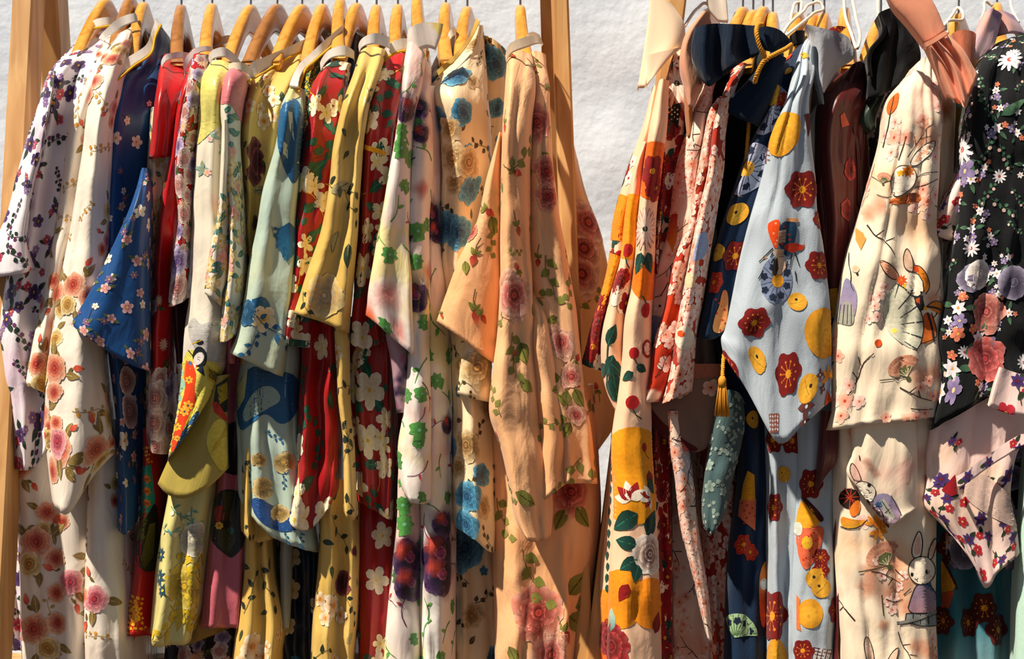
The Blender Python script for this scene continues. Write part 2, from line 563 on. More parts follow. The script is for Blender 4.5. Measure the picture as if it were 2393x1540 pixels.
class Piece:
    """one draped piece of cloth: control rows in the photograph's pixels, each column with its own depth (cm behind Y0)"""
    def __init__(s, G, name, Y0, d, txt, mat, fold=0.0022, back=0.05, du=0.0045, dv=0.0065, hem=0.006, smooth_top=0.15, label=None, parent=None, step=None):
        PIECE_SEED[0] += 1
        rng = np.random.RandomState(PIECE_SEED[0])
        s.G, s.name, s.mat, s.label, s.parent = G, name, mat, label, parent
        d = [float(v) for v in d.split()] if isinstance(d, str) else d
        C = parse_rows(txt, Y0, d)                         # (rows, cols, 3)
        M, K = C.shape[:2]
        if back:
            vfr = np.linspace(0, 1, M)[:, None]
            def ret(col, nxt, q):
                c = C[:, col].copy()
                c[:, 1] += back * q
                sgn = 1 if nxt > col else -1
                c[:, 0] += sgn * min(0.006, back * 0.1) * q
                over = np.maximum(0, c[:, 1] - 0.01)
                c[:, 2] -= 0.55 * over * (1 - vfr[:, 0]) ** 2
                return c
            C = np.stack([ret(0, 1, 1.0), ret(0, 1, 0.3)] + [C[:, k] for k in range(K)] + [ret(K - 1, K - 2, 0.3), ret(K - 1, K - 2, 1.0)], axis=1)
        s.front = (2, 2 + K - 1) if back else (0, K - 1)
        kc = np.concatenate([[0], np.cumsum(np.linalg.norm(np.diff(C, axis=1), axis=2).mean(0) + 1e-5)])
        kr = np.concatenate([[0], np.cumsum(np.linalg.norm(np.diff(C, axis=0), axis=2).mean(1) + 1e-5)])
        us = []
        for k in range(len(kc) - 1):
            seg = kc[k + 1] - kc[k]
            isb = back and (k < 2 or k >= len(kc) - 3)
            n = max(2, int(math.ceil(seg / (0.03 if isb else du))))
            us += list(kc[k] + seg * np.arange(n) / n)
        us = np.array(us + [kc[-1]])
        nv = max(6, int(math.ceil(kr[-1] / dv)))
        ts = np.linspace(0, kr[-1], nv + 1)
        G2 = hermite(C, kr, ts)                            # (nv, K, 3)
        P = np.swapaxes(hermite(np.swapaxes(G2, 0, 1), kc, us), 0, 1)
        # folds that run down the cloth and deepen towards the hem
        S, T = np.meshgrid(us, ts)
        wv = smooth_top + (1 - smooth_top) * np.clip(T / (kr[-1] + 1e-6), 0, 1) ** 0.8
        fu = np.interp(us, [kc[s.front[0]] - 0.01, kc[s.front[0]] + 0.01, kc[s.front[1]] - 0.01, kc[s.front[1]] + 0.01], [0.1, 1, 1, 0.1])[None, :]
        if fold:
            fold = fold * 1.5
            P[..., 1] += nnoise(rng, S, T, fold, (16, 29, 46), 1.3) * wv * fu
            P[..., 1] += nnoise(rng, T, S, fold * 0.45, (9, 17), 2.0) * fu
            P[..., 0] += nnoise(rng, T, S, fold * 0.30, (6, 13), 1.0) * fu
            # pressed and hanging creases: narrow valleys that wander down the cloth
            for f in (13.0, 23.0):
                w1, w2 = rng.uniform(0, 6.28, 2)
                cr = np.abs(np.sin(3.1416 * f * S + w1 + 0.9 * np.sin(6.283 * 1.3 * T + w2) + 1.5 * T))
                P[..., 1] += fold * 1.3 * (1 - cr) ** 4 * (0.35 + 0.65 * np.sin(6.283 * 0.9 * T + w1 * 2) ** 2) * fu
            # crumples where the cloth breaks: short slanting creases
            q = nnoise(rng, S * 0.8 + T * 0.7, T - S, 1.0, (11, 19), 1.6)
            P[..., 1] -= fold * 0.8 * np.clip(q, 0, 2) ** 2 * 0.35 * fu * wv
        if hem:
            e = P[-1].copy(); e[:, 1] += hem; e[:, 2] += 0.002
            P = np.concatenate([P, e[None]], axis=0)
            ts = np.append(ts, ts[-1] + hem)
        s.P, s.us, s.ts = P, us, ts
        s.nv, s.nu = P.shape[:2]
        s.S = np.concatenate([np.zeros((s.nv, 1)), np.cumsum(np.linalg.norm(np.diff(P, axis=1), axis=2), axis=1)], axis=1)
        s.T = np.concatenate([[0], np.cumsum(np.linalg.norm(np.diff(P, axis=0), axis=2).mean(1))])
        du_ = np.gradient(P, axis=1); dv_ = np.gradient(P, axis=0)
        N = np.cross(du_, dv_)
        N /= np.linalg.norm(N, axis=2, keepdims=True) + 1e-12
        i0 = np.searchsorted(us, kc[s.front[0]]); i1 = np.searchsorted(us, kc[s.front[1]])
        s.f0, s.f1 = int(i0), int(i1)
        s.flip = N[:, i0:i1 + 1, 1].mean() > 0
        s.N = -N if s.flip else N
        D = P[..., 1] - CAM[1]
        s.px = CX + FPX * P[..., 0] / D
        s.py = CY - FPX * (P[..., 2] - CAM[2]) / D
        s.dec = []
        G.pieces.append(s)
    # -- print
    def emit(s, gi, gj, C, Ly, F, lift=0.0):
        gi = np.clip(gi, 0, s.nu - 1.001); gj = np.clip(gj, 0, s.nv - 1.001)
        i = gi.astype(int); j = gj.astype(int)
        a = (gi - i)[:, None]; b = (gj - j)[:, None]
        def bl(A): return (A[j, i] * (1 - a) * (1 - b) + A[j, i + 1] * a * (1 - b) + A[j + 1, i] * (1 - a) * b + A[j + 1, i + 1] * a * b)
        p, n = bl(s.P), bl(s.N)
        p = p + n * (0.00042 + 0.00003 * Ly + 0.00004 * (len(s.dec) % 6) + lift * 0.6)[:, None]
        # drop the faces that fell wholly over an edge
        x = (gi[F].max(1) - gi[F].min(1) > 1e-4) & (gj[F].max(1) - gj[F].min(1) > 1e-4)
        s.dec.append((p, C, F[x]))
    def inv(s, x, y):
        """grid position seen at a pixel"""
        x = np.atleast_1d(np.asarray(x, float)); y = np.atleast_1d(np.asarray(y, float))
        f0, f1 = s.f0, s.f1
        A, B = s.px[:-1, f0:f1 + 1], s.py[:-1, f0:f1 + 1]
        gi, gj = np.empty(len(x)), np.empty(len(x))
        for k in range(len(x)):
            q = np.argmin((A - x[k]) ** 2 + (B - y[k]) ** 2)
            j, i = divmod(int(q), A.shape[1])
            i2, j2 = min(max(i, 1), A.shape[1] - 2), min(max(j, 1), A.shape[0] - 2)
            ax, ay = (A[j2, i2 + 1] - A[j2, i2 - 1]) / 2, (B[j2, i2 + 1] - B[j2, i2 - 1]) / 2
            bx, by = (A[j2 + 1, i2] - A[j2 - 1, i2]) / 2, (B[j2 + 1, i2] - B[j2 - 1, i2]) / 2
            det = ax * by - bx * ay
            ex, ey = x[k] - A[j, i], y[k] - B[j, i]
            if abs(det) > 1e-6:
                di, dj = (ex * by - bx * ey) / det, (ax * ey - ay * ex) / det
                if 0 < i < A.shape[1] - 1: di = max(-1, min(1, di))
                if 0 < j < A.shape[0] - 1: dj = max(-1, min(1, dj))
                di, dj = max(-3, min(3, di)), max(-3, min(3, dj))
            else: di = dj = 0
            gi[k], gj[k] = f0 + i + di, j + dj
        return gi, gj
    def place(s, m, gi, gj, size, rot, lift=0.0):
        V, C, Ly, F = m.arrays(size)
        c, q = math.cos(rot) * size, math.sin(rot) * size
        ds = V[:, 0] * c - V[:, 1] * q
        dt = V[:, 0] * q + V[:, 1] * c
        t0 = np.interp(gj, np.arange(s.nv), s.T)
        jj = np.interp(t0 + dt, s.T, np.arange(s.nv))
        jr = np.clip(np.round(jj).astype(int), 0, s.nv - 1)
        ii = np.empty(len(ds))
        ar = np.arange(s.nu)
        for r in np.unique(jr):
            k = jr == r
            s0 = np.interp(gi, ar, s.S[r])
            ii[k] = np.interp(s0 + ds[k], s.S[r], ar)
        s.emit(ii, jj, C, Ly, F, lift)
    def at(s, x, y, m, size, rot=0.0):
        gi, gj = s.inv([x], [y])
        s.place(m, gi[0], gj[0], size, rot, 0.0008)
        return s
    def draw(s, m, lift=0.00045):
        """a motif given directly in the photograph's pixels"""
        V, C, Ly, F = m.arrays(1.0, 8.5)
        gi, gj = s.inv(V[:, 0], V[:, 1])
        s.emit(gi, gj, C, Ly * 2.4, F, lift)
        return s
    def fill(s, items, sp, seed=1, t0=0.0, t1=1.0, upright=False, every=1.0, y0=None, y1=None):
        """scatter motifs with at least sp metres between them; items = (motif, weight, size low, size high)"""
        rnd = random.Random(seed * 97 + len(s.G.pieces))
        Smax = (s.S[:, s.f1] - s.S[:, s.f0]).max() + 0.07; Tm = s.T[-1]
        pts, got = [], 0
        tries = int(Smax * Tm / (sp * sp) * 9) + 20
        wsum = [it[1] for it in items]
        for _ in range(tries):
            t = rnd.uniform(t0, t1) * Tm
            gj = float(np.interp(t, s.T, np.arange(s.nv)))
            r = min(s.nv - 1, int(gj))
            ss = rnd.uniform(max(0, s.S[r, s.f0] - 0.035), min(s.S[r, -1], s.S[r, s.f1] + 0.035))
            rel = ss - s.S[r, s.nu // 2]
            if any((rel - a) ** 2 + (t - b) ** 2 < sp * sp for a, b in pts): continue
            if y0 is not None or y1 is not None:
                gi_ = int(np.interp(ss, s.S[r], np.arange(s.nu)))
                yy = s.py[r, gi_]
                if (y0 is not None and yy < y0) or (y1 is not None and yy > y1): continue
            pts.append((rel, t))
            if rnd.random() > every: continue
            gi = float(np.interp(ss, s.S[r], np.arange(s.nu)))
            it = rnd.choices(items, wsum)[0]
            s.place(it[0], gi, gj, rnd.uniform(it[2], it[3]), rnd.uniform(-0.35, 0.35) if upright else rnd.uniform(0, 6.28))
        return s
    def build(s):
        nv, nu = s.nv, s.nu
        V = s.P.reshape(-1, 3)
        idx = np.arange(nv * nu).reshape(nv, nu)
        a, b, c, d = idx[:-1, :-1].ravel(), idx[:-1, 1:].ravel(), idx[1:, 1:].ravel(), idx[1:, :-1].ravel()
        Q = np.stack([a, d, c, b] if s.flip else [a, b, c, d], 1)
        # wind so that the face normal looks outward
        n0 = len(V)
        UV = np.stack([(s.S - s.S[:, nu // 2:nu // 2 + 1]).ravel(), -np.repeat(s.T, nu)], 1)
        Cc = np.ones((n0, 4))
        Vs, Cs, Fs, off = [V], [Cc], [], n0
        for p, col, F in s.dec:
            Vs.append(p); Cs.append(col); Fs.append(F + off); off += len(p)
        V = np.concatenate(Vs); Cc = np.concatenate(Cs)
        F = np.concatenate(Fs) if Fs else np.zeros((0, 3), int)
        me = bpy.data.meshes.new(s.name)
        me.vertices.add(len(V)); me.vertices.foreach_set('co', V.astype(np.float32).ravel())
        nl = len(Q) * 4 + len(F) * 3
        me.loops.add(nl)
        loops = np.concatenate([Q.ravel(), F.ravel()]).astype(np.int32)
        me.loops.foreach_set('vertex_index', loops)
        npoly = len(Q) + len(F)
        me.polygons.add(npoly)
        st = np.concatenate([np.arange(len(Q)) * 4, len(Q) * 4 + np.arange(len(F)) * 3]).astype(np.int32)
        me.polygons.foreach_set('loop_start', st)
        me.polygons.foreach_set('use_smooth', np.ones(npoly, bool))
        soft = (Cc[F, 3].min(axis=1) < 0.99) if len(F) else np.zeros(0, bool)
        me.polygons.foreach_set('material_index', np.concatenate([np.zeros(len(Q)), 1 + soft]).astype(np.int32))
        me.update(calc_edges=True)
        uvl = me.uv_layers.new(name='UVMap')
        UVa = np.zeros((len(V), 2)); UVa[:n0] = UV
        if len(V) > n0: UVa[n0:, 0] = V[n0:, 0]; UVa[n0:, 1] = V[n0:, 2]
        uvl.data.foreach_set('uv', UVa[loops].astype(np.float32).ravel())
        at = me.color_attributes.new('dye', 'FLOAT_COLOR', 'POINT')
        at.data.foreach_set('color', Cc.astype(np.float32).ravel())
        mats = [s.mat] + ([s.G.pmat] if len(F) else []) + ([PRINT_WASH] if soft.any() else [])
        o = link(s.name, me, mats)
        par = s.parent.obj if s.parent is not None else s.G.root
        o.parent = par
        o.matrix_parent_inverse = Matrix.Translation(s.G.root.location).inverted()
        if s.label: o['label'] = s.label
        s.obj = o
        return o

class Garment:
    ALL = []
    def __init__(s, name, label, cat, mat, pmat=None, group=None, origin=None):
        s.pieces, s.mat, s.pmat = [], mat, pmat or PRINT_SATIN
        s.name, s.label, s.cat, s.group = name, label, cat, group
        Garment.ALL.append(s)
    def piece(s, name, Y0, d, txt, mat=None, **k):
        return Piece(s, name, Y0, d, txt, mat or s.mat, **k)
    def build(s):
        if len(s.pieces) == 1:
            class R: pass
            P = s.pieces[0]
            s.root = type('T', (), {'location': Vector((0, 0, 0))})()
            P.parent = None
            P.name = s.name
            me_root = s.root
            o = P.build_single()
            tag(o, s.label, s.cat, s.group)
            return
        allp = np.concatenate([p.P.reshape(-1, 3) for p in s.pieces])
        c = allp.mean(0)
        s.root = empty(s.name, (c[0], c[1], allp[:, 2].min()), s.label, s.cat, s.group)
        for p in s.pieces: p.build()

def _single(s):
    s.G.root.location = Vector((0, 0, 0))
    keep = s.G.root
    s.G.root = None
    # build without a parent
    class Z: pass
    old_parent = s.parent
    s.parent = None
    par = bpy.data.objects.new('tmp', None)
    s.G.root = par
    o = s.build()
    o.parent = None
    o.matrix_parent_inverse = Matrix.Identity(4)
    bpy.data.objects.remove(par)
    return o
Piece.build_single = _single

# ------------------------------------------------------------------ tubes, beams
def tube_mesh(name, pts, r, n=8, closed_ends=True, rfun=None):
    pts = [np.array(p, float) for p in pts]
    V, F = [], []
    prev = None
    for k, p in enumerate(pts):
        a, b = pts[max(0, k - 1)], pts[min(len(pts) - 1, k + 1)]
        t = (b - a) / (np.linalg.norm(b - a) + 1e-12)
        if prev is None:
            up = np.array([0, 0, 1.0]) if abs(t[2]) < 0.9 else np.array([1.0, 0, 0])
            u = np.cross(t, up); u /= np.linalg.norm(u)
        else:
            u = prev - t * np.dot(prev, t); u /= np.linalg.norm(u)
        prev = u
        v = np.cross(t, u)
        rr = r if rfun is None else r * rfun(k / (len(pts) - 1))
        for q in range(n):
            th = 2 * math.pi * q / n
            V.append(p + (u * math.cos(th) + v * math.sin(th)) * rr)
    for k in range(len(pts) - 1):
        for q in range(n):
            q2 = (q + 1) % n
            F.append((k * n + q, k * n + q2, (k + 1) * n + q2, (k + 1) * n + q))
    F.append(tuple(reversed(range(n)))); F.append(tuple(range((len(pts) - 1) * n, len(pts) * n)))
    return mesh(name, V, F)

def smooth_path(pts, n=40):
    P = np.array(pts, float)
    t = np.concatenate([[0], np.cumsum(np.linalg.norm(np.diff(P, axis=0), axis=1) + 1e-6)])
    return hermite(P, t, np.linspace(0, t[-1], n))

def beam_mesh(name, p0, p1, w, h, bevel=0.003, side=(1, 0, 0)):
    """a sawn plank from p0 to p1: w across `side`, h across the other axis, chamfered along its length"""
    p0, p1 = np.array(p0, float), np.array(p1, float)
    t = (p1 - p0) / np.linalg.norm(p1 - p0)
    u = np.array(side, float); u -= t * np.dot(u, t); u /= np.linalg.norm(u)
    v = np.cross(t, u)
    b = bevel
    prof = [(-w / 2 + b, -h / 2), (w / 2 - b, -h / 2), (w / 2, -h / 2 + b), (w / 2, h / 2 - b), (w / 2 - b, h / 2), (-w / 2 + b, h / 2), (-w / 2, h / 2 - b), (-w / 2, -h / 2 + b)]
    V = [p + u * a + v * c for p in (p0, p1) for a, c in prof]
    F = [(k, (k + 1) % 8, 8 + (k + 1) % 8, 8 + k) for k in range(8)] + [tuple(reversed(range(8))), tuple(range(8, 16))]
    return mesh(name, V, F, smooth=False)
# ================================================================== the place: wall, floor
WALL_Y = 0.52
def wall():
    nx, nz = 110, 90
    xs, zs = np.linspace(-2.2, 2.2, nx), np.linspace(0, 2.7, nz)
    X, Z = np.meshgrid(xs, zs)
    rng = np.random.RandomState(3)
    Y = WALL_Y + nnoise(rng, X, Z, 0.0035, (1.1, 2.3, 4.1, 7.0), 2.0) + nnoise(rng, Z, X, 0.003, (1.3, 2.9, 5.2), 2.0)
    V = np.stack([X, Y, Z], -1).reshape(-1, 3)
    F = [(j * nx + i, j * nx + i + 1, (j + 1) * nx + i + 1, (j + 1) * nx + i) for j in range(nz - 1) for i in range(nx - 1)]
    n = len(V)
    V = np.concatenate([V, [[-2.2, 0.75, 0], [2.2, 0.75, 0], [2.2, 0.75, 2.7], [-2.2, 0.75, 2.7]]])
    a, b, c, d = 0, nx - 1, nz * nx - 1, (nz - 1) * nx
    F += [(n, n + 3, n + 2, n + 1), (a, d, n + 3, n), (b, n + 1, n + 2, c), (d, c, n + 2, n + 3)]
    o = link('wall_back', mesh('wall_back', V, F), WALL)
    tag(o, 'rough whitewashed plaster wall behind the racks', kind='structure')
wall()
fl = link('floor', mesh('floor', [(x, y, z) for z in (-0.05, 0) for x, y in ((-2.2, -2.8), (2.2, -2.8), (2.2, 0.75), (-2.2, 0.75))],
     [(0, 3, 2, 1), (4, 5, 6, 7), (0, 1, 5, 4), (1, 2, 6, 5), (2, 3, 7, 6), (3, 0, 4, 7)], False), FLOOR)
tag(fl, 'dark wooden floor under the clothes racks', kind='structure')

# ================================================================== racks
RAIL_Z = 1.668
def leg_line(a, b, ztop):
    """through two points, from the floor to ztop"""
    a, b = np.array(a), np.array(b)
    t = (b - a) / (b[2] - a[2])
    return a + t * (0.0 - a[2]), a + t * (ztop - a[2])

def rack(label, legs, rail, beams):
    r = empty('clothes_rack', ((rail[0][0] + rail[1][0]) / 2, 0, 0), label, 'clothes rack', 'wooden clothes racks')
    for a, b, w, h in legs:
        p, q = leg_line(a, b, 1.76)
        link('leg', beam_mesh('leg', p, q, w, h), RACK_WOOD, r)
    link('rail', tube_mesh('rail', [rail[0], rail[1]], 0.0125, 14), RACK_WOOD, r)
    for p, q, w, h in beams:
        link('crossbeam', beam_mesh('crossbeam', p, q, w, h, side=(0, 1, 0)), RACK_WOOD, r)
    return r
xL, xR = W(90, 0, 0)[0], W(1302, 0, 0)[0]
rack('pine A-frame clothes rack carrying the row of satin kimonos',
     [(W(68, 0, -0.035), W(-6, 1400, -0.21), 0.029, 0.062), (W(122, 0, 0.035), W(205, 1400, 0.24), 0.031, 0.062),
      (W(1308, 0, -0.055), W(1344, 1000, -0.12), 0.023, 0.045), (W(1280, 0, 0.045), W(1306, 1000, 0.2), 0.022, 0.045)],
     ((xL - 0.03, 0, RAIL_Z), (xR + 0.03, 0, RAIL_Z)),
     [(W(10, 1552, 0.0), W(1350, 1552, 0.0), 0.045, 0.024), (W(60, 1450, 0.30), W(1330, 1450, 0.30), 0.03, 0.06)])
xL2, xR2 = W(1578, 0, 0)[0], 0.95
rack('pine A-frame clothes rack carrying the patterned yukata and velvet sashes',
     [(W(1580, 0, -0.035), W(1402, 1440, -0.15), 0.026, 0.05), (W(1568, 0, 0.04), W(1470, 1400, 0.26), 0.026, 0.05),
      ((0.93, -0.035, 1.6), (0.95, -0.3, 0.4), 0.03, 0.05), ((0.93, 0.04, 1.6), (0.95, 0.3, 0.4), 0.03, 0.05)],
     ((xL2 - 0.03, 0, RAIL_Z), (xR2, 0, RAIL_Z)),
     [(W(1440, 1700, -0.1), (0.95, -0.1, W(1440, 1700, -0.1)[2]), 0.045, 0.028)])

# ================================================================== hangers
def hanger_mesh(L=0.120, th=0.0155, drop=0.105):
    n = 56
    V, F = [], []
    m = 10
    for k in range(n + 1):
        a = -L + 2 * L * k / n
        q = abs(a)
        # rounded hump in the middle, shoulders that slope and flatten towards the ends
        top = -(math.sqrt(q * q + 0.014 ** 2) - 0.014) * 0.98 + 0.05 * max(0, q - 0.03)
        hh = 0.034 + 0.010 * math.exp(-(q / 0.02) ** 2)
        hh -= 0.010 * min(1, q / L)
        if q > L - 0.02: hh *= math.sqrt(max(0.04, 1 - ((q - (L - 0.02)) / 0.0205) ** 2))
        bow = 0.012 * (q / L) ** 2            # the arms bow forward slightly
        tt = th * (1.0 + 0.25 * (q / L))
        for j in range(m):
            ang = 2 * math.pi * j / m + math.pi / m
            cx, cz = math.cos(ang), math.sin(ang)
            sx = math.copysign(abs(cx) ** 0.55, cx) * tt / 2
            sz = math.copysign(abs(cz) ** 0.45, cz) * hh / 2
            V.append((sx + bow, a, top - hh / 2 + sz))
    for k in range(n):
        for j in range(m):
            j2 = (j + 1) % m
            F.append((k * m + j, k * m + j2, (k + 1) * m + j2, (k + 1) * m + j))
    F.append(tuple(range(m))); F.append(tuple(reversed(range(n * m, (n + 1) * m))))
    return mesh('hanger_body', V, F)

HM = {}
def hanger(px, py, label, yaw=0.0, Y=0.0, dark=False, group='wooden clothes hangers'):
    p = W(px, py, Y)
    r = empty('wooden_hanger', p, label, 'clothes hanger', group)
    r.rotation_euler = (0, 0, math.radians(yaw))
    key = 'dark' if dark else 'light'
    if key not in HM:
        HM[key] = hanger_mesh(); HM[key].materials.append(HANGER_DARK if dark else HANGER_WOOD)
    b = bpy.data.objects.new('shoulder_bar', HM[key]); COL.objects.link(b); b.parent = r
    dz = RAIL_Z - p[2]
    R = 0.0155
    hk = [(0, 0, -0.006), (0, 0, dz - 0.03)]
    for k in range(15):
        th = -0.5 * math.pi * 0.75 + (1.5 * math.pi * 0.86) * k / 14
        hk.append((0, -R * math.sin(th) * 1.0 * -1 if False else R * math.cos(math.pi - th) * 0 + R * math.sin(th), dz + R * math.cos(th)))
    hk = [(0, 0, -0.006), (0, 0, dz - 0.040), (0, -0.006, dz - 0.026)] + [(0, -R * math.cos(t), dz + R * math.sin(t)) for t in np.linspace(-0.7, math.pi + 0.5, 16)]
    o = link('hook', tube_mesh('hook', smooth_path(hk, 44), 0.0016, 8), STEEL)
    o.parent = r
    return r

HANG = [
 (248, -4, 150, 0, 'purple flowered white kimono at the far left end'), (306, -8, 240, 1, 'cream rose kimono beside the leftmost kimono'),
 (336, 4, 285, 0, 'plain blue kimono'), (424, 10, 392, 1, 'crimson kimono beside the blue one'), (496, 7, 458, 0, 'red kimono with purple chrysanthemums'),
 (586, 10, 504, 0, 'pale yellow kimono with the printed lady'), (648, 8, 550, 1, 'kimono with the salmon pink shoulder'),
 (706, 9, 612, 0, 'golden kimono left of the teal one'), (754, 8, 692, 0, 'teal and pale blue kimono'), (796, -6, 770, 0, 'hidden navy kimono, its top cut by the frame'),
 (834, 6, 768, 0, 'first red kimono with white blossoms'), (880, 10, 852, 0, 'golden kimono between the two red ones'),
 (930, 9, 905, 0, 'second red kimono with white blossoms'), (975, -14, 966, 0, 'watercolour kimono with the loose collar'),
 (1042, 5, 1022, 0, 'nearly hidden white and blue kimono'), (1092, 14, 1052, 0, 'cream kimono with blue peonies'), (1216, 11, 1214, 0, 'peach kimono at the right end of the rack')]
HANG2 = [(1658, 17, 1585, 0, 'orange flowered yukata, under the cream sash'), (1736, 15, 1655, 0, 'pink rabbit yukata, left of the three close together'),
 (1760, 22, 1690, 0, 'added maroon robe, middle of the three close together'), (1784, 14, 1712, 0, 'rust red yukata, right of the three close together'), (1806, 27, 1790, 0, 'dark green robe behind the navy bow'),
 (1866, 28, 1812, 0, 'added black robe below the white loops'), (1900, 28, 1848, 0, 'navy yukata with fans'), (1926, 28, 1884, 0, 'pale blue yukata with plum blossoms'),
 (1974, 16, 1960, 0, 'hidden grey robe with a red flower'), (2058, 40, 1975, 0, 'maroon kimono, its long arm bare'), (2240, 30, 2165, 0, 'cream rabbit kimono, right of the peach bow'),
 (2330, 5, 2330, 0, 'black flowered kimono under the lilac scarf')]
for px, py, tip, dk, what in HANG + HANG2:
    # turn the hanger so that its near arm ends under the near shoulder
    yaw = math.degrees(math.atan2(W(tip, 200, -0.125)[0] - W(px, py, 0)[0], 0.125))
    hanger(px, py, 'varnished wooden hanger of the ' + what, yaw, dark=bool(dk))
# ================================================================== kimonos on the left rack
SAT = dict(rough=0.36, sheen=0.08, spec=0.5, weave=0.05, crinkle=0.3)
COT = dict(rough=0.82, sheen=0.15, spec=0.2)
M_WHITE = cloth_mat('white_collar_cotton', 'e9e4dc', **COT)
M_PIPE = cloth_mat('yellow_piping', 'e0b41e', **COT)

def collar(G, Y0, d, txt, mat=None, pipe=None, name='collar', pd=None):
    c = G.piece(name, Y0, d, txt, mat or M_WHITE, fold=0.0006, back=0.02, du=0.004, dv=0.005, hem=0.003)
    if pipe:
        Y, pts = pipe
        P = [W(x, y, Y + (yy / 100)) for x, y, yy in pts]
        G.extra.append(('piping', smooth_path(P, 30), 0.0016, M_PIPE, c))
    return c
Garment.extra = None

def garment(name, label, mat, pmat=None, cat='kimono', group='kimonos on the left rack'):
    g = Garment(name, label, cat, mat, pmat, group)
    g.extra = []
    return g

# ---- prints
purple_f = flower(5, '2e1c3a', '6a4a86', 'e0b040', w=0.4)
pink_f = flower(5, '8e2038', 'd8647c', 'f0d080', w=0.4)
lil_f = flower(6, '7d5a94', 'b79ac8', 'f0e0a0', w=0.34)
dk_leaf = leaf('24352a', '3d5640')
g1_cl = cluster([(purple_f, 0, 0, 0.55, 0, 1), (pink_f, 0.62, 0.3, 0.36, 1, 1), (dk_leaf, -0.25, 0.2, 0.85, 2.4, 0), (dk_leaf, 0.2, -0.3, 0.8, -0.9, 0), (dk_leaf, 0.7, 0.1, 0.6, 0.3, 0), (lil_f, -0.6, -0.35, 0.34, 0, 1)])
g1_sp = sprig('4a4a3a', '2c4030', '7a3a6a', 6, 3, L=0.35)
M1 = cloth_mat('lilac_white_satin', 'ece6ea', washes=[('e2cfdc', 9, 0.58, 0.12)], **SAT)
g = garment('kimono', 'white satin kimono with purple and pink flowers, leftmost on the rack', M1)
P1 = [(g1_cl, 3, 0.013, 0.024), (g1_sp, 2, 0.016, 0.028), (purple_f, 1, 0.008, 0.013), (pink_f, 1, 0.006, 0.01)]
p = g.piece('body', -0.19, '3 0 2 1 6', '''
212,66 232,58 256,54 275,56 290,62 +17
160,118 190,112 225,108 255,112 285,118 +9
122,160 150,158 185,158 220,165 250,175 +2
104,205 130,215 160,225 190,235 215,245
84,300 115,300 140,305 165,310 190,315
64,420 90 120 145 175
40,560 75 105 135 165
5,700 45 85 115 140
-5,850 40 80 110 130
10,980 50 85 112 130
30,1095 52,1100 78,1092 100,1060 118,1030''', back=0.25)
p.fill(P1, 0.026, 1, every=0.8)
p = g.piece('sleeve', -0.225, '4 1 0 4', '''
118,168 122,166 126,168 131,174 +3
98,215 106,218 114,222 122,226
80,275 92,280 104,285 112,290
58,350 74,355 88,360 100,365
34,440 52,440 66,445 76,450
4,530 28,532 50,535 66,540
-30,600 10,600 45,598 72,595
-40,650 5,646 45,640 80,630''')
p.fill(P1, 0.028, 2)
p = g.piece('skirt', -0.12, '2 0 1 1 3', '''
940: -40 0 30 55 80
1200: -30 0 30 50 75
1400: -12 10 32 52 70
1520: 20 30 42 50 60''', back=0.2)
p.fill([(g1_cl, 4, 0.02, 0.032), (g1_sp, 1, 0.016, 0.024), (pink_f, 2, 0.012, 0.018), (purple_f, 2, 0.012, 0.02)], 0.026, 3)
collar(g, -0.06, '2 0 0 2', '''
206,66 226,44 250,40 276,42
212,78 230,64 252,60 278,60''', pipe=(-0.065, [(204, 66, 2), (228, 65, 0), (252, 61, 0), (276, 61, 1)]))

# ---- cream roses
rose_c = rose(['e8916a', 'f6c2a0', 'e06a48', 'f0a07c', 'd04a30', 'ea7a58', 'b83420', 'd85a3c'], 7, 1)
rose_y = rose(['e8c070', 'f6e0a8', 'd89c38', 'f0cc78', 'b87820', 'e0a848'], 7, 2)
rose_p = rose(['e08090', 'f4b8b8', 'd04a64', 'ec8c94', 'a82840', 'd85868'], 7, 3)
olive = leaf('8a7238', 'a89058', 'c4b080')
gold_sp = sprig('b89c60', 'c0a468', 'd8a040', 5, 4, w=0.1, L=0.3)
bud_c = cluster([(Motif().blade(0, 0, 0, 0.8, 0.22, 'c83c28', 'f08c68', 0, 4, 1.0), 0, 0, 1, 0, 1), (leaf('7a6a34'), 0, 0, 0.5, 2.6, 0)])
g2_cl = cluster([(rose_c, 0, 0, 0.5, 0, 2), (rose_y, 0.55, 0.5, 0.4, 1, 2), (rose_c, 0.7, -0.35, 0.36, 2, 2), (olive, -0.3, 0.2, 0.6, 2.6, 0), (olive, 0, -0.5, 0.6, -1.9, 0),
                 (olive, 0.9, 0.3, 0.5, 0.4, 0), (bud_c, -0.35, -0.7, 0.5, -2, 0), (olive, 0.2, 0.75, 0.5, 1.6, 0)])
g2_cl2 = cluster([(rose_p, 0, 0, 0.45, 0, 2), (rose_c, -0.5, 0.35, 0.35, 0, 2), (olive, 0.3, -0.2, 0.6, -0.6, 0), (olive, 0.2, 0.3, 0.5, 0.9, 0), (bud_c, 0.2, 0.7, 0.5, 1.3, 0), (bud_c, -0.6, -0.4, 0.5, 3.6, 0)])
M2 = cloth_mat('cream_satin', 'f0e8dc', washes=[('eadfd2', 8, 0.55, 0.15)], **SAT)
g = garment('kimono', 'cream satin kimono with orange and coral roses beside the blue one', M2)
P2 = [(g2_cl, 4, 0.026, 0.036), (g2_cl2, 1, 0.024, 0.03), (gold_sp, 4, 0.016, 0.026), (bud_c, 1, 0.01, 0.014)]
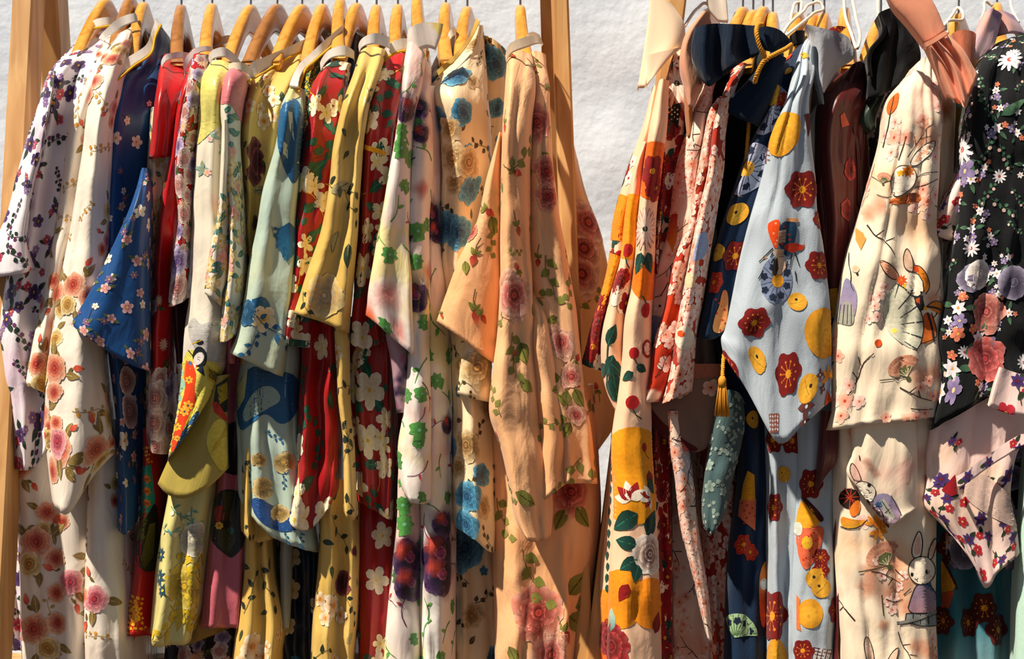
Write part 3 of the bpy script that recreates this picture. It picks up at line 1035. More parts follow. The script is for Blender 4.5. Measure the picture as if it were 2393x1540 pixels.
p = g.piece('sleeve', -0.20, '2 0 1.5 4', '''
250,85 262,80 280,72 300,60 +15
222,130 240,130 265,125 300,115 +7
200,190 215,195 235,200 260,205 +1
168,270 185,275 205,280 230,285
148,400 165,402 190,405 215,405
127,544 148 172 190
108,645 125 145 165
81,780 105,782 128,784 145,785
59,898 82,908 105,918 130,925''', back=0.1)
p.fill(P2, 0.042, 4)
p.at(85, 850, g2_cl, 0.036, 0.4)
p = g.piece('sleeve', -0.235, '3 .5 0 1.5 5', '''
258,92 272,82 288,74 302,66 316,60 +15
236,140 250,132 268,126 285,124 302,124 +7
212,215 226,214 242 262,216 282,220 +1
200,290 213 228 248 268
186,400 202 222 244 262
165,520 188 212 238 256
142,645 170 200 228 250
118,804 150,806 185,808 218,812 242,816
105,940 145,942 185,944 225,948 254,950
106,1030 145,1035 190,1040 232,1040 266,1035
112,1090 145,1105 185,1100 225,1075 268,1045
122,1180 140,1196 160,1200 208,1126 270,1058''', back=0.06)
p.fill(P2, 0.046, 5, every=0.7)
for x, y, m, sz, r in ((172, 665, g2_cl, 0.036, 1), (128, 860, g2_cl, 0.04, 2), (225, 1050, g2_cl, 0.042, 0.3), (135, 1030, g2_cl2, 0.034, 2), (222, 190, rose_c, 0.016, 0), (200, 215, rose_c, 0.016, 0)):
    p.at(x, y, m, sz, r)
p = g.piece('skirt', -0.165, '1 .4 1 .6 2.5', '''
1040: 40 80 120 160 215
1300: 46 85 128 165 215
1540: 54 92 135 170 215
1660: 58 95 138 172 215''', back=0.2)
p.fill(P2, 0.05, 6, every=0.6)
for x, y, m, sz, r in ((85, 1265, g2_cl, 0.042, 1.2), (80, 1470, g2_cl, 0.042, 0.2), (165, 1360, g2_cl2, 0.04, 0)):
    p.at(x, y, m, sz, r)
p = g.piece('skirt', -0.185, '1.5 0 1 3 7', '''
980: 205 228 250 276 305
1140: 205 228 252 280 310
1300: 200 228 256 286 316
1450: 198 230 262 294 326
1540: 200 234 268 300 332
1660: 202 238 270 304 336''', back=0.2)
p.fill(P2, 0.05, 7, every=0.6)
p.at(220, 1400, g2_cl2, 0.042, 0.7)
collar(g, -0.08, '-5 -2 0 1', '''
232,92 254,62 282,40 316,30
246,100 264,80 290,62 320,52''')

# ---- blue
pk5 = flower(5, 'c05a72', 'f2d2cc', 'e8c060', w=0.36)
pu5 = flower(6, '5a3a60', 'a884a8', 'e0c060', w=0.3, point=1)
wh5 = flower(5, 'e8d8c0', 'f6efe4', 'd89040', w=0.36)
ol2 = leaf('5a6840', '7a8450')
g3_cl = cluster([(pk5, 0, 0, 0.5, 0, 2), (pu5, 0.8, 0.3, 0.45, 0, 2), (ol2, 0.1, 0.2, 0.75, 1.4, 0), (ol2, 0, -0.2, 0.75, -1.9, 0), (ol2, 0.9, 0.5, 0.6, 0.9, 0)])
g3_st = cluster([(Motif().line([(-1, 0), (-0.3, 0.1), (0.4, 0.05), (1, 0.3)], 0.05, '3a3648', 0), 0, 0, 1, 0, 0), (pu5, -1, 0, 0.4, 0, 1), (wh5, 1, 0.3, 0.38, 0, 1), (ol2, -0.8, 0, 0.5, 2, 0), (ol2, 0.8, 0.2, 0.5, -1, 0)])
M3 = cloth_mat('cobalt_satin', '115a94', **dict(SAT, rough=0.42))
g = garment('kimono', 'cobalt blue satin kimono with a white collar and tiny pink flowers', M3)
P3 = [(g3_cl, 3, 0.012, 0.016), (g3_st, 2, 0.013, 0.017), (wh5, 1, 0.008, 0.010), (pk5, 1, 0.006, 0.009)]
p = g.piece('body', -0.19, '2 0 2 4 7', '''
352,82 362,72 373,60 384,72 398,94 +15
318,150 335,148 352,150 372,150 394,150 +8
256,206 285,205 315,215 350,220 385,225 +2
250,270 275,275 305,280 340,285 375,290
244,340 270,342 300,345 335,350 365,350
240,430 265 295 325 355
238,520 260 290 320 350
238,650 260 290 320 350
255,850 275 295 320 345
272,1000 285 300 318 340
274,1150 290 304 318 332
276,1240 290,1250 305,1240 316,1225 326,1205''', back=0.28)
p.fill(P3, 0.030, 8, t0=0.25)
p.at(293, 890, rose(['e8a09a', 'f6dcd4', 'd87878', 'f0c4bc'], 6, 8), 0.02)
p.at(300, 960, rose(['c8909a', 'eed4d4', 'b06878', 'e0b0b4'], 6, 9), 0.024)
p.at(290, 1030, wh5, 0.014)
p = g.piece('sleeve', -0.258, '1 0 .5 1 3', '''
331,392 335 339 344 350,394 +6
318,440 326 334 342 350 +2
297,500 308 320 334 348
260,581 280,584 304,588 326,590 346,592
236,632 264,640 294,646 322,650 346,652
203,692 240,704 280,716 314,722 345,726
165,757 205,788 252,822 300,850 345,866''', fold=0.0014)
p.fill(P3, 0.024, 9, t0=0.1)
collar(g, -0.07, '-13 -11 -7 -3 -1 0', '''
255,176 267,155 297,135 344,101 355,71 366,42
255,203 278,181 311,154 354,120 362,86 375,57'''.replace('\n', '\n'), pipe=(-0.073, [(255, 206, -13), (279, 183, -11), (312, 155, -7), (355, 121, -3), (363, 86, -1), (376, 58, 0)]))

# ---- crimson and its cream flowered skirt
M4 = cloth_mat('crimson_satin', 'c2141a', **dict(SAT, rough=0.33))
M4c = cloth_mat('cream_flowered_satin', 'ece0c4', **SAT)
gold_out = flower(5, 'f2ead6', 'e2c86a', 'd8a838', w=0.36, edge='d0ac48')
pinkc = flower(5, 'e09a94', 'f0c8bc', 'd8a838', w=0.38)
tealleaf = leaf('3c7876', '5c9088', 'c8b450')
g4_cl = cluster([(gold_out, 0, 0, 0.5, 0, 1), (pinkc, 0.7, 0.2, 0.35, 0, 1), (tealleaf, -0.1, 0.3, 0.7, 1.9, 0), (tealleaf, 0.3, -0.3, 0.7, -0.8, 0), (tealleaf, -0.3, -0.2, 0.6, 3.5, 0)])
P4 = [(g4_cl, 3, 0.018, 0.026), (tealleaf, 1, 0.014, 0.02), (gold_out, 1, 0.01, 0.014)]
g = garment('kimono', 'crimson satin kimono with a cream flowered underside between the blue and the purple chrysanthemum ones', M4)
p = g.piece('sleeve', -0.2, '2 0 1 1.5 6', '''
382,128 396,124 412,124 426,126 440,130 +14
374,160 388,158 404,160 420,162 434,165 +6
364,216 380 396 412 430 +1
358,270 374 390 404 424
348,371 364,371 380,368 394,366 414,366''')
p = g.piece('body', -0.175, '1 0 1 .5 5', '''
250: 356 368 382 394 410
320: 350 362 376 390 406
520: 343 355 370 386 402
720: 343 353 364 378 395
920: 342 350 358 370 385
1010: 341 349 357 369 384''', mat=M4c, back=0.28)
p.fill(P4, 0.022, 11)
dark_fig = rose(['3a3a20', '6a6426', '20241a', '4a4a22'], 5, 21, 0.25)
p = g.piece('skirt', -0.16, '2 0 1 2 6', '''
1000: 334 344 354 366 382
1155: 329 340 352 366 385
1290: 316 330 346 362 380
1425: 297 316 336 354 372
1486: 290 312 334 350 364''', back=0.2)
m = Motif()
m.poly([(330, 1090), (352, 1085), (362, 1165), (358, 1200), (326, 1200)], '2f9c92', 0)
m.poly([(325, 1198), (360, 1196), (362, 1225), (340, 1260), (320, 1262)], '6c7020', 0)
m.poly([(340, 1210), (368, 1160), (372, 1300), (366, 1330), (345, 1340), (318, 1320), (318, 1262)], '1c1a12', 1, c2='3a3418')
m.poly([(348, 1225), (362, 1220), (358, 1300), (336, 1330), (328, 1305)], '8c8426', 2, c2='5a5418')
for y in (1120, 1148, 1176): m.put(flower(6, 'c8581e', 'e08a30', '7a1a12', w=0.3), 342, y, 10, 0, 3)
for x, y, r in ((306, 1420, -1.2), (314, 1430, -1.7), (322, 1424, -1.4), (312, 1450, -1.5), (328, 1450, -1.9), (304, 1460, -1.0)):
    m.put(sprig('e89018', 'f0a820', 'f0b830', 5, 2), x, y, 26, r, 1)
m.put(sprig('e8a018', 'f0a820', 'f0b830', 5, 3), 345, 1060, 20, 1.3, 1)
p.draw(m)
collar(g, -0.135, '0 -1 0 2', '''
376,150 384,130 410,122 442,124
379,162 388,144 412,137 444,138''')

# ---- red with purple chrysanthemums
mum_p = rose(['a890c4', 'd8cce8', '7a5ca0', 'b8a4d4', '5a3c80', '9478b4'], 9, 4, 0.1)
mum_w = rose(['e8b0a8', 'f6e4dc', 'd88c88', 'f0ccc4', 'c06868', 'e8a8a0'], 9, 5, 0.1)
mum_s = flower(12, 'f0d0b0', 'e8b0a0', 'e8c040', w=0.14, cr=0.22)
grn = leaf('3c4a26', '66743a', '9a9a50')
g5_cl = cluster([(mum_w, 0, 0, 0.55, 0, 2), (mum_p, 0.75, 0.35, 0.5, 0, 2), (mum_s, -0.65, 0.3, 0.4, 0, 2), (grn, 0.1, -0.4, 0.7, -1.2, 0), (grn, 0.5, 0.7, 0.6, 1.4, 0), (grn, -0.5, -0.2, 0.7, 3.6, 0)])
M5 = cloth_mat('scarlet_satin', 'c4121a', **dict(SAT, rough=0.33))
g = garment('kimono', 'scarlet satin kimono with lilac and pink chrysanthemums', M5)
p = g.piece('body', -0.195, '3 0 1 3 7', '''
446,120 456,114 468,112 482,114 496,118 +15
430,155 442,150 458,150 476,152 490,155 +6
427,205 438 452 466 482 +1
412,258 424,260 438,262 452,264 468,266
400,340 414 428 444 458
382,422 398 414 432 448
370,506 388 404 420 440
356,620 376 392 408 430
349,760 370 388 402 420
345,900 366 384 400 420
344,1020 362 380 398 415
352,1055 366,1060 382,1062 398,1060 412,1050''', back=0.28)
p.fill([(g5_cl, 3, 0.016, 0.024), (grn, 1, 0.01, 0.016), (mum_s, 1, 0.007, 0.01)], 0.028, 12, every=0.45, y1=850)
p.fill([(g5_cl, 4, 0.026, 0.034), (mum_w, 1, 0.016, 0.02)], 0.028, 13, y0=880)
p.at(362, 930, mum_w, 0.024); p.at(358, 990, mum_w, 0.022)
p = g.piece('sleeve', -0.225, '2 0 .8 4', '''
452,130 464,124 478,126 492,132 +4
436,200 450,198 466,200 480,205
424,270 440 456 470
412,350 428 446 460
410,430 424 440 456
417,510 428 438 452
404,615 416 430 446
395,716 408,714 425,706 440,696''')
p.fill([(g5_cl, 5, 0.02, 0.028), (mum_p, 1, 0.012, 0.016), (mum_w, 2, 0.012, 0.018)], 0.021, 14)
p.at(415, 672, mum_w, 0.021); p.at(414, 612, mum_p, 0.019)
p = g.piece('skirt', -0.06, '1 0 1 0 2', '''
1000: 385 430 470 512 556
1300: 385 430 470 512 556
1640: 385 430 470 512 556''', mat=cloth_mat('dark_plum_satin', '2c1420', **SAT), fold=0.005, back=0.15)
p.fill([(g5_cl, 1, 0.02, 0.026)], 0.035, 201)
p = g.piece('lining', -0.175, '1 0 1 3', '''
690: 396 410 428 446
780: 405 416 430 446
850: 412 420 432 446''', mat=cloth_mat('dark_maroon_lining', '4a1014', **SAT))  # dark piece standing in for the body's shade below the sleeve hem
collar(g, -0.13, '-3 -1 0 2', '''
429,160 438,128 465,109 496,110
434,180 446,142 470,122 498,122''', mat=cloth_mat('white_red_collar', 'e4d4d4', **COT))

# ---- pale yellow with the lady
M6 = cloth_mat('pale_yellow_satin', 'e0d898', **SAT)
M6c = cloth_mat('ivory_satin', 'e9e2d0', washes=[('ddd8cc', 7, 0.55, 0.15)], **SAT)
M6o = cloth_mat('olive_yellow_lining', 'b8a858', **dict(SAT, rough=0.45))
thinleaf = leaf('7fa8a8', '9fbcae', 'd0b850')
g6_cl = cluster([(thinleaf, 0, 0, 0.8, k, 0) for k in (0.2, 1.0, 2.1, 3.3, 4.6)] + [(flower(5, 'e8a8a0', 'f2d0c4', 'e0c060'), 0.4, 0.3, 0.35, 0, 1)])
g = garment('kimono', 'pale yellow and ivory satin kimono, its sleeve printed with a lady in an orange robe', M6c)
p = g.piece('sleeve', -0.235, '3 .5 0 1 5', '''
490,145 505,140 522,142 538,148 556,152 +5
468,195 486 504 520 540
462,290 480 498 514 534
455,410 474 494 510 530
449,540 472 494 512 532
444,680 468 494 514 534
430,790 458 486 510 532
420,920 444,905 468,890 494,870 526,850
392,1078 412,1048 440,1008 472,960 512,885''')
m = Motif()
m.poly([(488, 140), (560, 140), (560, 250), (548, 292), (515, 290), (480, 322), (456, 345), (458, 300), (464, 200)], 'e2da82', 0, step=11, c2='dcd484')
m.put(g6_cl, 475, 395, 26, 0, 1); m.put(g6_cl, 500, 320, 20, 2, 1); m.put(g6_cl, 520, 350, 18, 4, 1)
# cloud, lady, screen
m.poly([(438, 760), (455, 738), (468, 760), (490, 752), (505, 762), (520, 740), (536, 770), (536, 840), (500, 850), (470, 830), (445, 800)], 'c4c2be', 0, step=12)
m.poly([(428, 830), (452, 812), (470, 840), (520, 850), (520, 905), (470, 980), (400, 1075), (392, 1070), (418, 930)], 'e0d66a', 1, step=12)
m.poly([(452, 822), (462, 808), (476, 812), (484, 828), (482, 850), (472, 860), (462, 858), (450, 838)], '14202a', 3, step=8)
m.disc(468, 800, 9, '14202a', '14202a', 3, 10, sy=0.7)
m.disc(465, 838, 11, 'eee6e0', 'e2dad4', 4, 12, sy=1.5, rot=0.5)
m.line([(455, 850), (448, 868)], 10, 'eee6e0', 3, step=6)
m.disc(461, 856, 2.2, 'c02a30', 'c02a30', 6, 6, rings=1)
m.line([(462, 838), (468, 842)], 1.2, '22262c', 6); m.line([(462, 834), (470, 836)], 0.9, '22262c', 6)
m.line([(450, 803), (472, 795)], 2.2, 'e8c428', 5); m.line([(441, 818), (452, 832)], 2.2, '22262c', 5)
m.poly([(434, 850), (448, 840), (456, 862), (460, 880), (454, 910), (460, 940), (444, 962), (428, 1005), (408, 1050), (398, 1060), (412, 1000), (420, 960), (436, 905), (431, 880)], 'e85414', 4, step=9, c2='e04a10')
m.line([(438, 842), (434, 858), (432, 884)], 3, 'f08820', 5, step=8)
m.poly([(443, 843), (450, 846), (448, 856), (442, 852)], '3a86b8', 5)
for x, y, s_ in ((443, 888, 9), (440, 948, 12), (432, 962, 11), (416, 998, 9), (415, 1025, 7)):
    m.put(flower(6, 'e89820', 'f6c848', '2a4a7a', w=0.3), x, y, s_, 0.4, 5)
m.poly([(462, 956), (466, 970), (440, 1010), (414, 1050), (404, 1056), (425, 1010), (446, 980)], '2a6a94', 3, step=9)
m.poly([(446, 978), (462, 948), (452, 955), (424, 1006)], 'dcc024', 3, step=9)
m.poly([(460, 864), (474, 855), (478, 880)], '24344a', 4)
m.poly([(482, 852), (512, 872), (504, 898), (484, 886)], 'd0b820', 4, step=8)
m.poly([(487, 860), (510, 874), (503, 892), (488, 882)], '2c3016', 5, step=8)
for k in range(6): m.line([(488 + k * 3.6, 861 + k * 2.2), (487 + k * 3.2, 882 + k * 2)], 0.9, 'd0b820', 6)
for x, y in ((426, 872), (424, 890), (422, 910), (420, 930), (430, 900)): m.disc(x, y, 8, '8fc8b8', 'a8d0b4', 2, 8, jag=0.2, rnd=random.Random(x))
p.draw(m)
p = g.piece('lining', -0.215, '1.5 .6 0 .4 2', '''
488,880 500,880 512,878 522,876 534,874
450,985 470 490 510 530
400,1060 430,1062 465,1065 500,1062 530,1052
368,1130 396,1158 436,1164 482,1142 532,1096''', mat=M6o, fold=0.0012, back=0.03)
m = Motif()
m.poly([(505, 900), (534, 880), (534, 960), (512, 968), (498, 945)], '3a3a14', 0, c2='14120c')
m.poly([(508, 905), (530, 892), (532, 930), (512, 945)], 'b8a420', 1)
m.poly([(496, 942), (506, 938), (532, 978), (526, 984), (500, 962)], 'd0341c', 2)
m.poly([(505, 975), (532, 985), (532, 1092), (515, 1105), (488, 1060), (480, 1020)], 'e6d862', 0, step=12, c2='dccc50')
for k in range(4): m.line([(492 + k * 6, 1060 - k * 5), (505 + k * 5, 1030 - k * 6), (532, 1015 - k * 8)], 2.2, 'd0b020', 1, step=10)
p.draw(m)
p = g.piece('skirt', -0.185, '2 0 .8 1 4', '''
1060: 404 428 454 480 508
1195: 386 412 440 468 496
1324: 365 395 425 452 480
1430: 355 385 415 442 466
349,1482 366,1512 400,1508 432,1508 448,1480''', mat=M6, fold=0.003, back=0.2)
ybl = flower(8, '204a5a', '3a6a80', 'e8d040', w=0.2, point=1)
p.at(378, 1296, ybl, 0.011); p.at(374, 1350, ybl, 0.013); p.at(380, 1380, ybl, 0.010)
gy = sprig('c8a820', 'd8bc30', 'e0c840', 7, 8, w=0.09, L=0.6)
for x, y, r in ((450, 1300, 1.2), (430, 1340, 1.4), (460, 1340, 1.8), (415, 1380, 1.1), (445, 1390, 1.7), (440, 1440, 0.4), (410, 1450, 2.4)):
    p.at(x, y, gy, 0.034, r)
p.at(432, 1370, rose(['dcc038', 'e6d060', 'd0ac20', 'dcc040'], 6, 31, 0.2), 0.03)
p.at(450, 1260, rose(['e8e4d4', 'eee8d0', 'e0dcc4', 'eae4cc'], 6, 32, 0.2), 0.022)
tb = sprig('5aa0a0', '6ab0a8', 'f0e8d0', 5, 9, w=0.06, L=0.5)
p.at(430, 1205, tb, 0.028, 0.5); p.at(455, 1225, tb, 0.024, 1.2); p.at(405, 1240, tb, 0.024, 0.2)
p = g.piece('skirt', -0.12, '1 0 .5 1', '''
1250: 455 490 530 572
1420: 440 485 530 566
440,1508 480,1492 520,1476 556,1460''', mat=cloth_mat('old_gold_satin', 'a88a3c', **SAT), back=0.15)
collar(g, -0.205, '2 0 0 1 2', '''
488,140 498,116 520,110 545,124 562,144
492,152 504,136 524,134 542,146 558,158''')
collar(g, 0.03, '1 0 0 1', '''
492,100 512,88 536,82 548,90
496,116 514,106 538,100 550,106''', name='collar')

# ---- salmon shoulder, ivory sleeve
M7p = cloth_mat('salmon_satin', 'd8848c', **SAT)
g = garment('kimono', 'ivory satin kimono with a salmon pink shoulder and rose pink skirt', M6c)
p = g.piece('sleeve', -0.252, '1 0 .8 3', '''
280: 519 526 533 541
400: 514 522 532 541
517: 506 516 528 540
584: 491 506 522 538
662: 479 496 514 532
478,686 492,696 506,707 520,718''', fold=0.0012)
p.fill(P4, 0.022, 15, t0=0.45)
p = g.piece('sleeve', -0.245, '1.5 0 1 4', '''
540,152 552,148 566,152 580,160 +5
522,190 540,186 558,188 576,194 +1
514,240 532,240 548,244 566,246
520,320 532 546 560
528,420 540 552 566
536,517 546 558 572
530,640 544 558 574
518,736 534 550 566
514,800 528,798 544,788 560,774''', fold=0.0016)
m = Motif().poly([(538, 150), (582, 150), (582, 230), (572, 290), (556, 280), (546, 250), (530, 240), (514, 246), (512, 210)], 'd8868c', 0, step=10)
tl = leaf('1f8088', '3aa098', 'd8b830', w=0.3)
for x, y, r, s_ in ((530, 270, 0.4, 24), (528, 285, -0.3, 22), (545, 265, 1.0, 20), (536, 300, 0.8, 24), (544, 318, -0.6, 20), (526, 262, -0.8, 20), (538, 330, 1.3, 18)):
    m.put(tl, x, y, s_, r, 1)
p.draw(m)
p.fill(P4, 0.022, 16, t0=0.4)
p = g.piece('skirt', -0.165, '2 0 1 1 4', '''
780: 522 536 550 565 582
1000: 514 530 548 562 580
1150: 505 525 545 560 576
1260: 490 512 534 556 576
1360: 479 505 530 552 572
1468: 470 496 523 545 562''', mat=cloth_mat('rose_pink_satin', 'c4707c', **dict(SAT, rough=0.3)), back=0.22)
m = Motif()
m.poly([(512, 1000), (560, 980), (575, 1110), (545, 1110), (512, 1100)], '3a1c20', 0, step=14, c2='241418')
m.poly([(500, 1180), (515, 1140), (575, 1150), (575, 1270), (545, 1305), (530, 1300), (495, 1268), (492, 1240)], '23201a', 0, step=12)
m.poly([(500, 1185), (520, 1180), (524, 1212), (506, 1222)], 'a02424', 1)
m.poly([(520, 1150), (545, 1148), (542, 1220), (526, 1216)], '4a4418', 1)
m.poly([(510, 1240), (545, 1225), (552, 1262), (530, 1300), (508, 1270)], '4a4a1a', 1)
m.put(flower(7, 'c89a30', 'e0c040', 'a02424'), 512, 1228, 9, 0, 2); m.put(flower(7, '2a7a80', '3a9090', 'a02424'), 540, 1240, 8, 0, 2)
p.draw(m)
p = g.piece('lining', -0.2, '1 0 1', '''
770: 520 534 552
800: 526 536 548
850: 532 540 548''', mat=M7p, fold=0.0008, back=0.02)
collar(g, -0.21, '2 0 0 2', '''
533,160 545,146 562,146 584,156
536,176 548,164 564,166 584,176''', mat=cloth_mat('cream_collar_cotton', 'e6dcc6', **COT))

# ---- golden
M8 = cloth_mat('gold_satin', 'dcbc6a', washes=[('e4c77e', 6, 0.5, 0.2)], **SAT)
wgold = flower(5, 'd89a28', 'f4ead2', 'd08818', w=0.42, cr=0.28)
gfl = cluster([(wgold, 0, 0, 0.6, 0, 1), (wgold, 0.8, 0.5, 0.45, 1, 1), (wgold, -0.5, 0.7, 0.4, 2, 1)])
dgl = leaf('2a3c2c', '3c5238', '8a8a50', w=0.2)
mar = rose(['6a1a22', '8a2a30', '3c0c12', '6a1a20'], 5, 41, 0.2)
gsp = sprig('8a7a50', '2e3e2c', None, 4, 5, w=0.13, L=0.5)
greyleaf = leaf('a8a078', 'c4b488', '5a5a40', w=0.26)
P8 = [(gfl, 2, 0.016, 0.024), (dgl, 3, 0.014, 0.022), (gsp, 2, 0.02, 0.03), (greyleaf, 1, 0.018, 0.026), (mar, 1, 0.007, 0.011)]
g = garment('kimono', 'golden satin kimono with maroon rosettes and a broad white collar', M8)
p = g.piece('body', -0.19, '3 0 2 1 5', '''
655,138 674,126 690,120 704,118 716,115 +13
610,165 635,162 660,160 685,160 705,160 +7
574,195 600,200 628,205 655,215 685,215 +2
562,260 588,262 615,265 642,270 670,275
555,340 580,342 605,345 630,350 660,350
560,430 580 602 625 650
568,540 585 604 622 645
570,700 585 600 618 640
560,900 578 598 620 645
560,1100 580 600 622 645
564,1240 582,1262 602,1268 622,1264 645,1255''', fold=0.003, back=0.28)
p.fill(P8, 0.034, 17, t0=0.15)
for x, y, q in ((622, 180, wgold), (627, 212, wgold), (640, 235, wgold)): p.at(x, y, q, 0.011)
for x, y in ((597, 375), (593, 350), (592, 400)): p.at(x, y, mar, 0.017)
p = g.piece('skirt', -0.165, '1 0 1.5 .5 4', '''
1180: 576 590 605 618 634
1341: 572 590 608 622 640
1459: 559 585 612 636 660
1540: 549 575 605 632 652
1640: 545 572 602 630 648''', back=0.2)
p.fill(P8, 0.036, 18)
p.at(590, 1510, gfl, 0.03); p.at(625, 1370, gsp, 0.03, 1.2)
collar(g, -0.07, '-12 -10 -6 -3 0', '''
573,178 584,152 618,133 664,114 720,90
577,193 596,180 622,165 660,140 710,120''', pipe=(-0.073, [(577, 194, -12), (597, 181, -10), (622, 166, -6), (660, 141, -3), (711, 120, 0)]))

# ---- teal and pale blue
M9 = cloth_mat('pale_aqua_satin', 'bccfc4', washes=[('cfd2b0', 5, 0.58, 0.1), ('8fb4b8', 7, 0.62, 0.06)], **SAT)
M9t = cloth_mat('teal_brocade', '0d6a60', **SAT)
bluep = leaf('1d6490', '3a86ac', None, w=0.34)
bluebig = rose(['2c769e', '1d6490', '3a86ac', '2a7098'], 5, 51, 0.3)
wy = flower(5, 'd8b848', 'efe8d4', 'c89a30', w=0.42)
ytan = rose(['c8a860', 'dcc488', 'b08a40', 'd0ac64'], 6, 52, 0.2)
bsp = sprig('2c5a80', '2c6a94', None, 6, 6, w=0.12, L=0.4)
P9 = [(bluep, 3, 0.03, 0.05), (bluebig, 1, 0.016, 0.03), (wy, 3, 0.013, 0.02), (bsp, 2, 0.02, 0.03), (ytan, 1, 0.012, 0.016)]
g = garment('kimono', 'pale aqua and blue flowered kimono with a teal brocade front', M9)
p = g.piece('front_panel', -0.17, '1 0 1 2 4', '''
706,160 722,145 740,125 760,105 792,88 +12
700,205 715,195 732,185 750,170 775,160 +7
698,260 712,260 728,258 745,255 765,250 +3
694,330 708 724 742 760
688,430 702 715 730 748
684,560 698 712 726 744''', mat=M9t, back=0.25)
p.fill([(sprig('d8b830', 'd8b830', 'e0c040', 6, 7, w=0.07, L=0.4), 1, 0.014, 0.02)], 0.012, 19)
p = g.piece('sleeve', -0.243, '1.5 0 .8 1 5', '''
680,200 688,196 696,198 704,204 714,214 +4
655,258 670,256 684,258 697,262 710,270
643,340 658,340 674,342 690,344 704,350
616,435 638,436 660,438 682,440 700,445
603,520 626,520 650,522 674,524 695,528
584,601 612,604 640,606 668,610 690,614
568,703 598,706 630,710 660,714 682,716
556,775 590,780 622,786 654,792 676,795
535,824 566,838 600,854 632,870 662,880''', fold=0.002)
m = Motif()
m.poly([(660, 235), (700, 228), (712, 300), (705, 380), (690, 440), (665, 400), (650, 350), (648, 300)], '2d76a0', 0, step=12, c2='1f5f8c')
m.poly([(672, 260), (682, 262), (688, 330), (676, 300)], 'c4d4d0', 1); m.poly([(662, 330), (672, 340), (672, 372), (660, 358)], 'bcd0cc', 1)
m.poly([(672, 205), (700, 196), (705, 225), (668, 240)], 'dcd8a0', 0)
p.draw(m)
for x, y, q, s_, r in ((676, 520, bluep, 0.05, 1.6), (590, 700, bluep, 0.035, 0.5), (615, 745, wy, 0.018, 0), (575, 730, bluebig, 0.016, 0), (640, 770, bsp, 0.03, 0.5), (595, 800, bsp, 0.025, 1.9), (650, 560, bsp, 0.02, 1)):
    p.at(x, y, q, s_, r)
p = g.piece('body', -0.195, '2 0 1 .5 4', '''
760: 578 608 640 675 705
939: 552 590 630 668 700
1050: 556 594 634 670 705
1140: 558 600 640 680 715
566,1185 605,1226 650,1262 695,1280 740,1290''', fold=0.003, back=0.2)
m = Motif()
m.poly([(552, 900), (590, 850), (620, 870), (700, 870), (700, 960), (660, 1000), (620, 960), (590, 990), (556, 1015)], '1d5f88', 0, step=14, c2='2d76a0')
m.poly([(566, 960), (600, 905), (640, 900), (662, 935), (625, 955), (590, 975), (572, 990)], 'aac0b4', 1, step=12)
m.poly([(556, 905), (580, 858), (572, 930), (556, 960)], 'c8cc98', 1, step=12)
m.poly([(585, 1170), (600, 1160), (640, 1185), (700, 1200), (700, 1240), (650, 1245), (600, 1215)], '2a5a94', 0, step=12)
m.put(ytan, 615, 1140, 30, 0, 2); m.put(ytan, 665, 1080, 30, 1, 2); m.put(ytan, 655, 1200, 26, 2, 2); m.put(ytan, 605, 1075, 20, 2, 2)
m.put(bsp, 670, 1255, 22, 1.4, 2); m.put(bsp, 705, 1265, 22, 1.5, 2); m.put(bsp, 580, 1110, 24, 1.5, 2); m.put(bsp, 665, 1120, 20, 1.5, 2); m.put(bsp, 640, 1020, 24, 0.5, 2)
p.draw(m)
collar(g, -0.07, '-14 -10 -7 -3 0', '''
677,204 700,148 722,128 766,88 804,58
698,206 712,162 734,142 768,112 798,84''', pipe=(-0.073, [(699, 214, -14), (701, 200, -12), (713, 164, -10), (735, 143, -7), (769, 113, -3), (799, 85, 0)]))

# ---- navy, nearly hidden
M10 = cloth_mat('navy_satin', '16304e', washes=[('9fb0b4', 9, 0.62, 0.03)], **SAT)
g = garment('kimono', 'navy and white satin kimono, nearly hidden behind the first red blossom one', M10)
p = g.piece('body', -0.07, '1 0 1 .5 3', '''
780,92 800,76 824,70 842,80 858,96 +4
150: 770 790 810 830 850
600: 690 715 740 765 790
1000: 660 690 720 750 780
1300: 645 670 698 725 750
1640: 648 672 698 722 745''', back=0.2, fold=0.004)
p.fill([(bluep, 1, 0.02, 0.03), (wy, 1, 0.012, 0.018)], 0.04, 20, t0=0.6)
p = g.piece('sleeve', -0.13, '1 0 1', '''
1240: 655 668 684
1380: 655 666 680
1470: 656 664 676''', mat=cloth_mat('grey_white_satin', 'a8b0ac', **SAT))

# ---- red with white blossoms (two of them)
plum = flower(5, 'f4e8c0', 'f2ead8', 'e8c830', w=0.36, cr=0.12)
plum2 = flower(5, 'f0e0a0', 'f2ead8', 'e8c830', w=0.30, cr=0.12)
grl = leaf('0f4a3c', '1f7a60', '2f9070', w=0.28)
twig = Motif().line([(-1, 0), (-0.4, 0.15), (0.2, -0.05), (1, 0.2)], 0.07, 'd8b030', 0, step=0.3)
gtw = sprig('4a5a38', '1d6a54', None, 5, 9, w=0.2, L=0.5)
ra_cl = cluster([(plum, 0, 0, 0.55, 0, 2), (plum2, 0.85, 0.35, 0.5, 1, 2), (grl, 0.2, -0.3, 0.9, -1.0, 0), (grl, -0.3, 0.2, 0.9, 2.4, 0), (grl, 0.8, 0.5, 0.8, 1.1, 0), (twig, -0.2, -0.5, 0.7, 0.5, 0)])
P11 = [(ra_cl, 3, 0.026, 0.034), (gtw, 3, 0.024, 0.034), (plum, 1, 0.015, 0.02), (grl, 1, 0.02, 0.028)]
M11 = cloth_mat('ruby_satin', 'ac1018', washes=[('c01418', 5, 0.55, 0.1)], **dict(SAT, rough=0.4))
g = garment('kimono', 'ruby red satin kimono with white blossoms, left of the golden sleeve', M11)
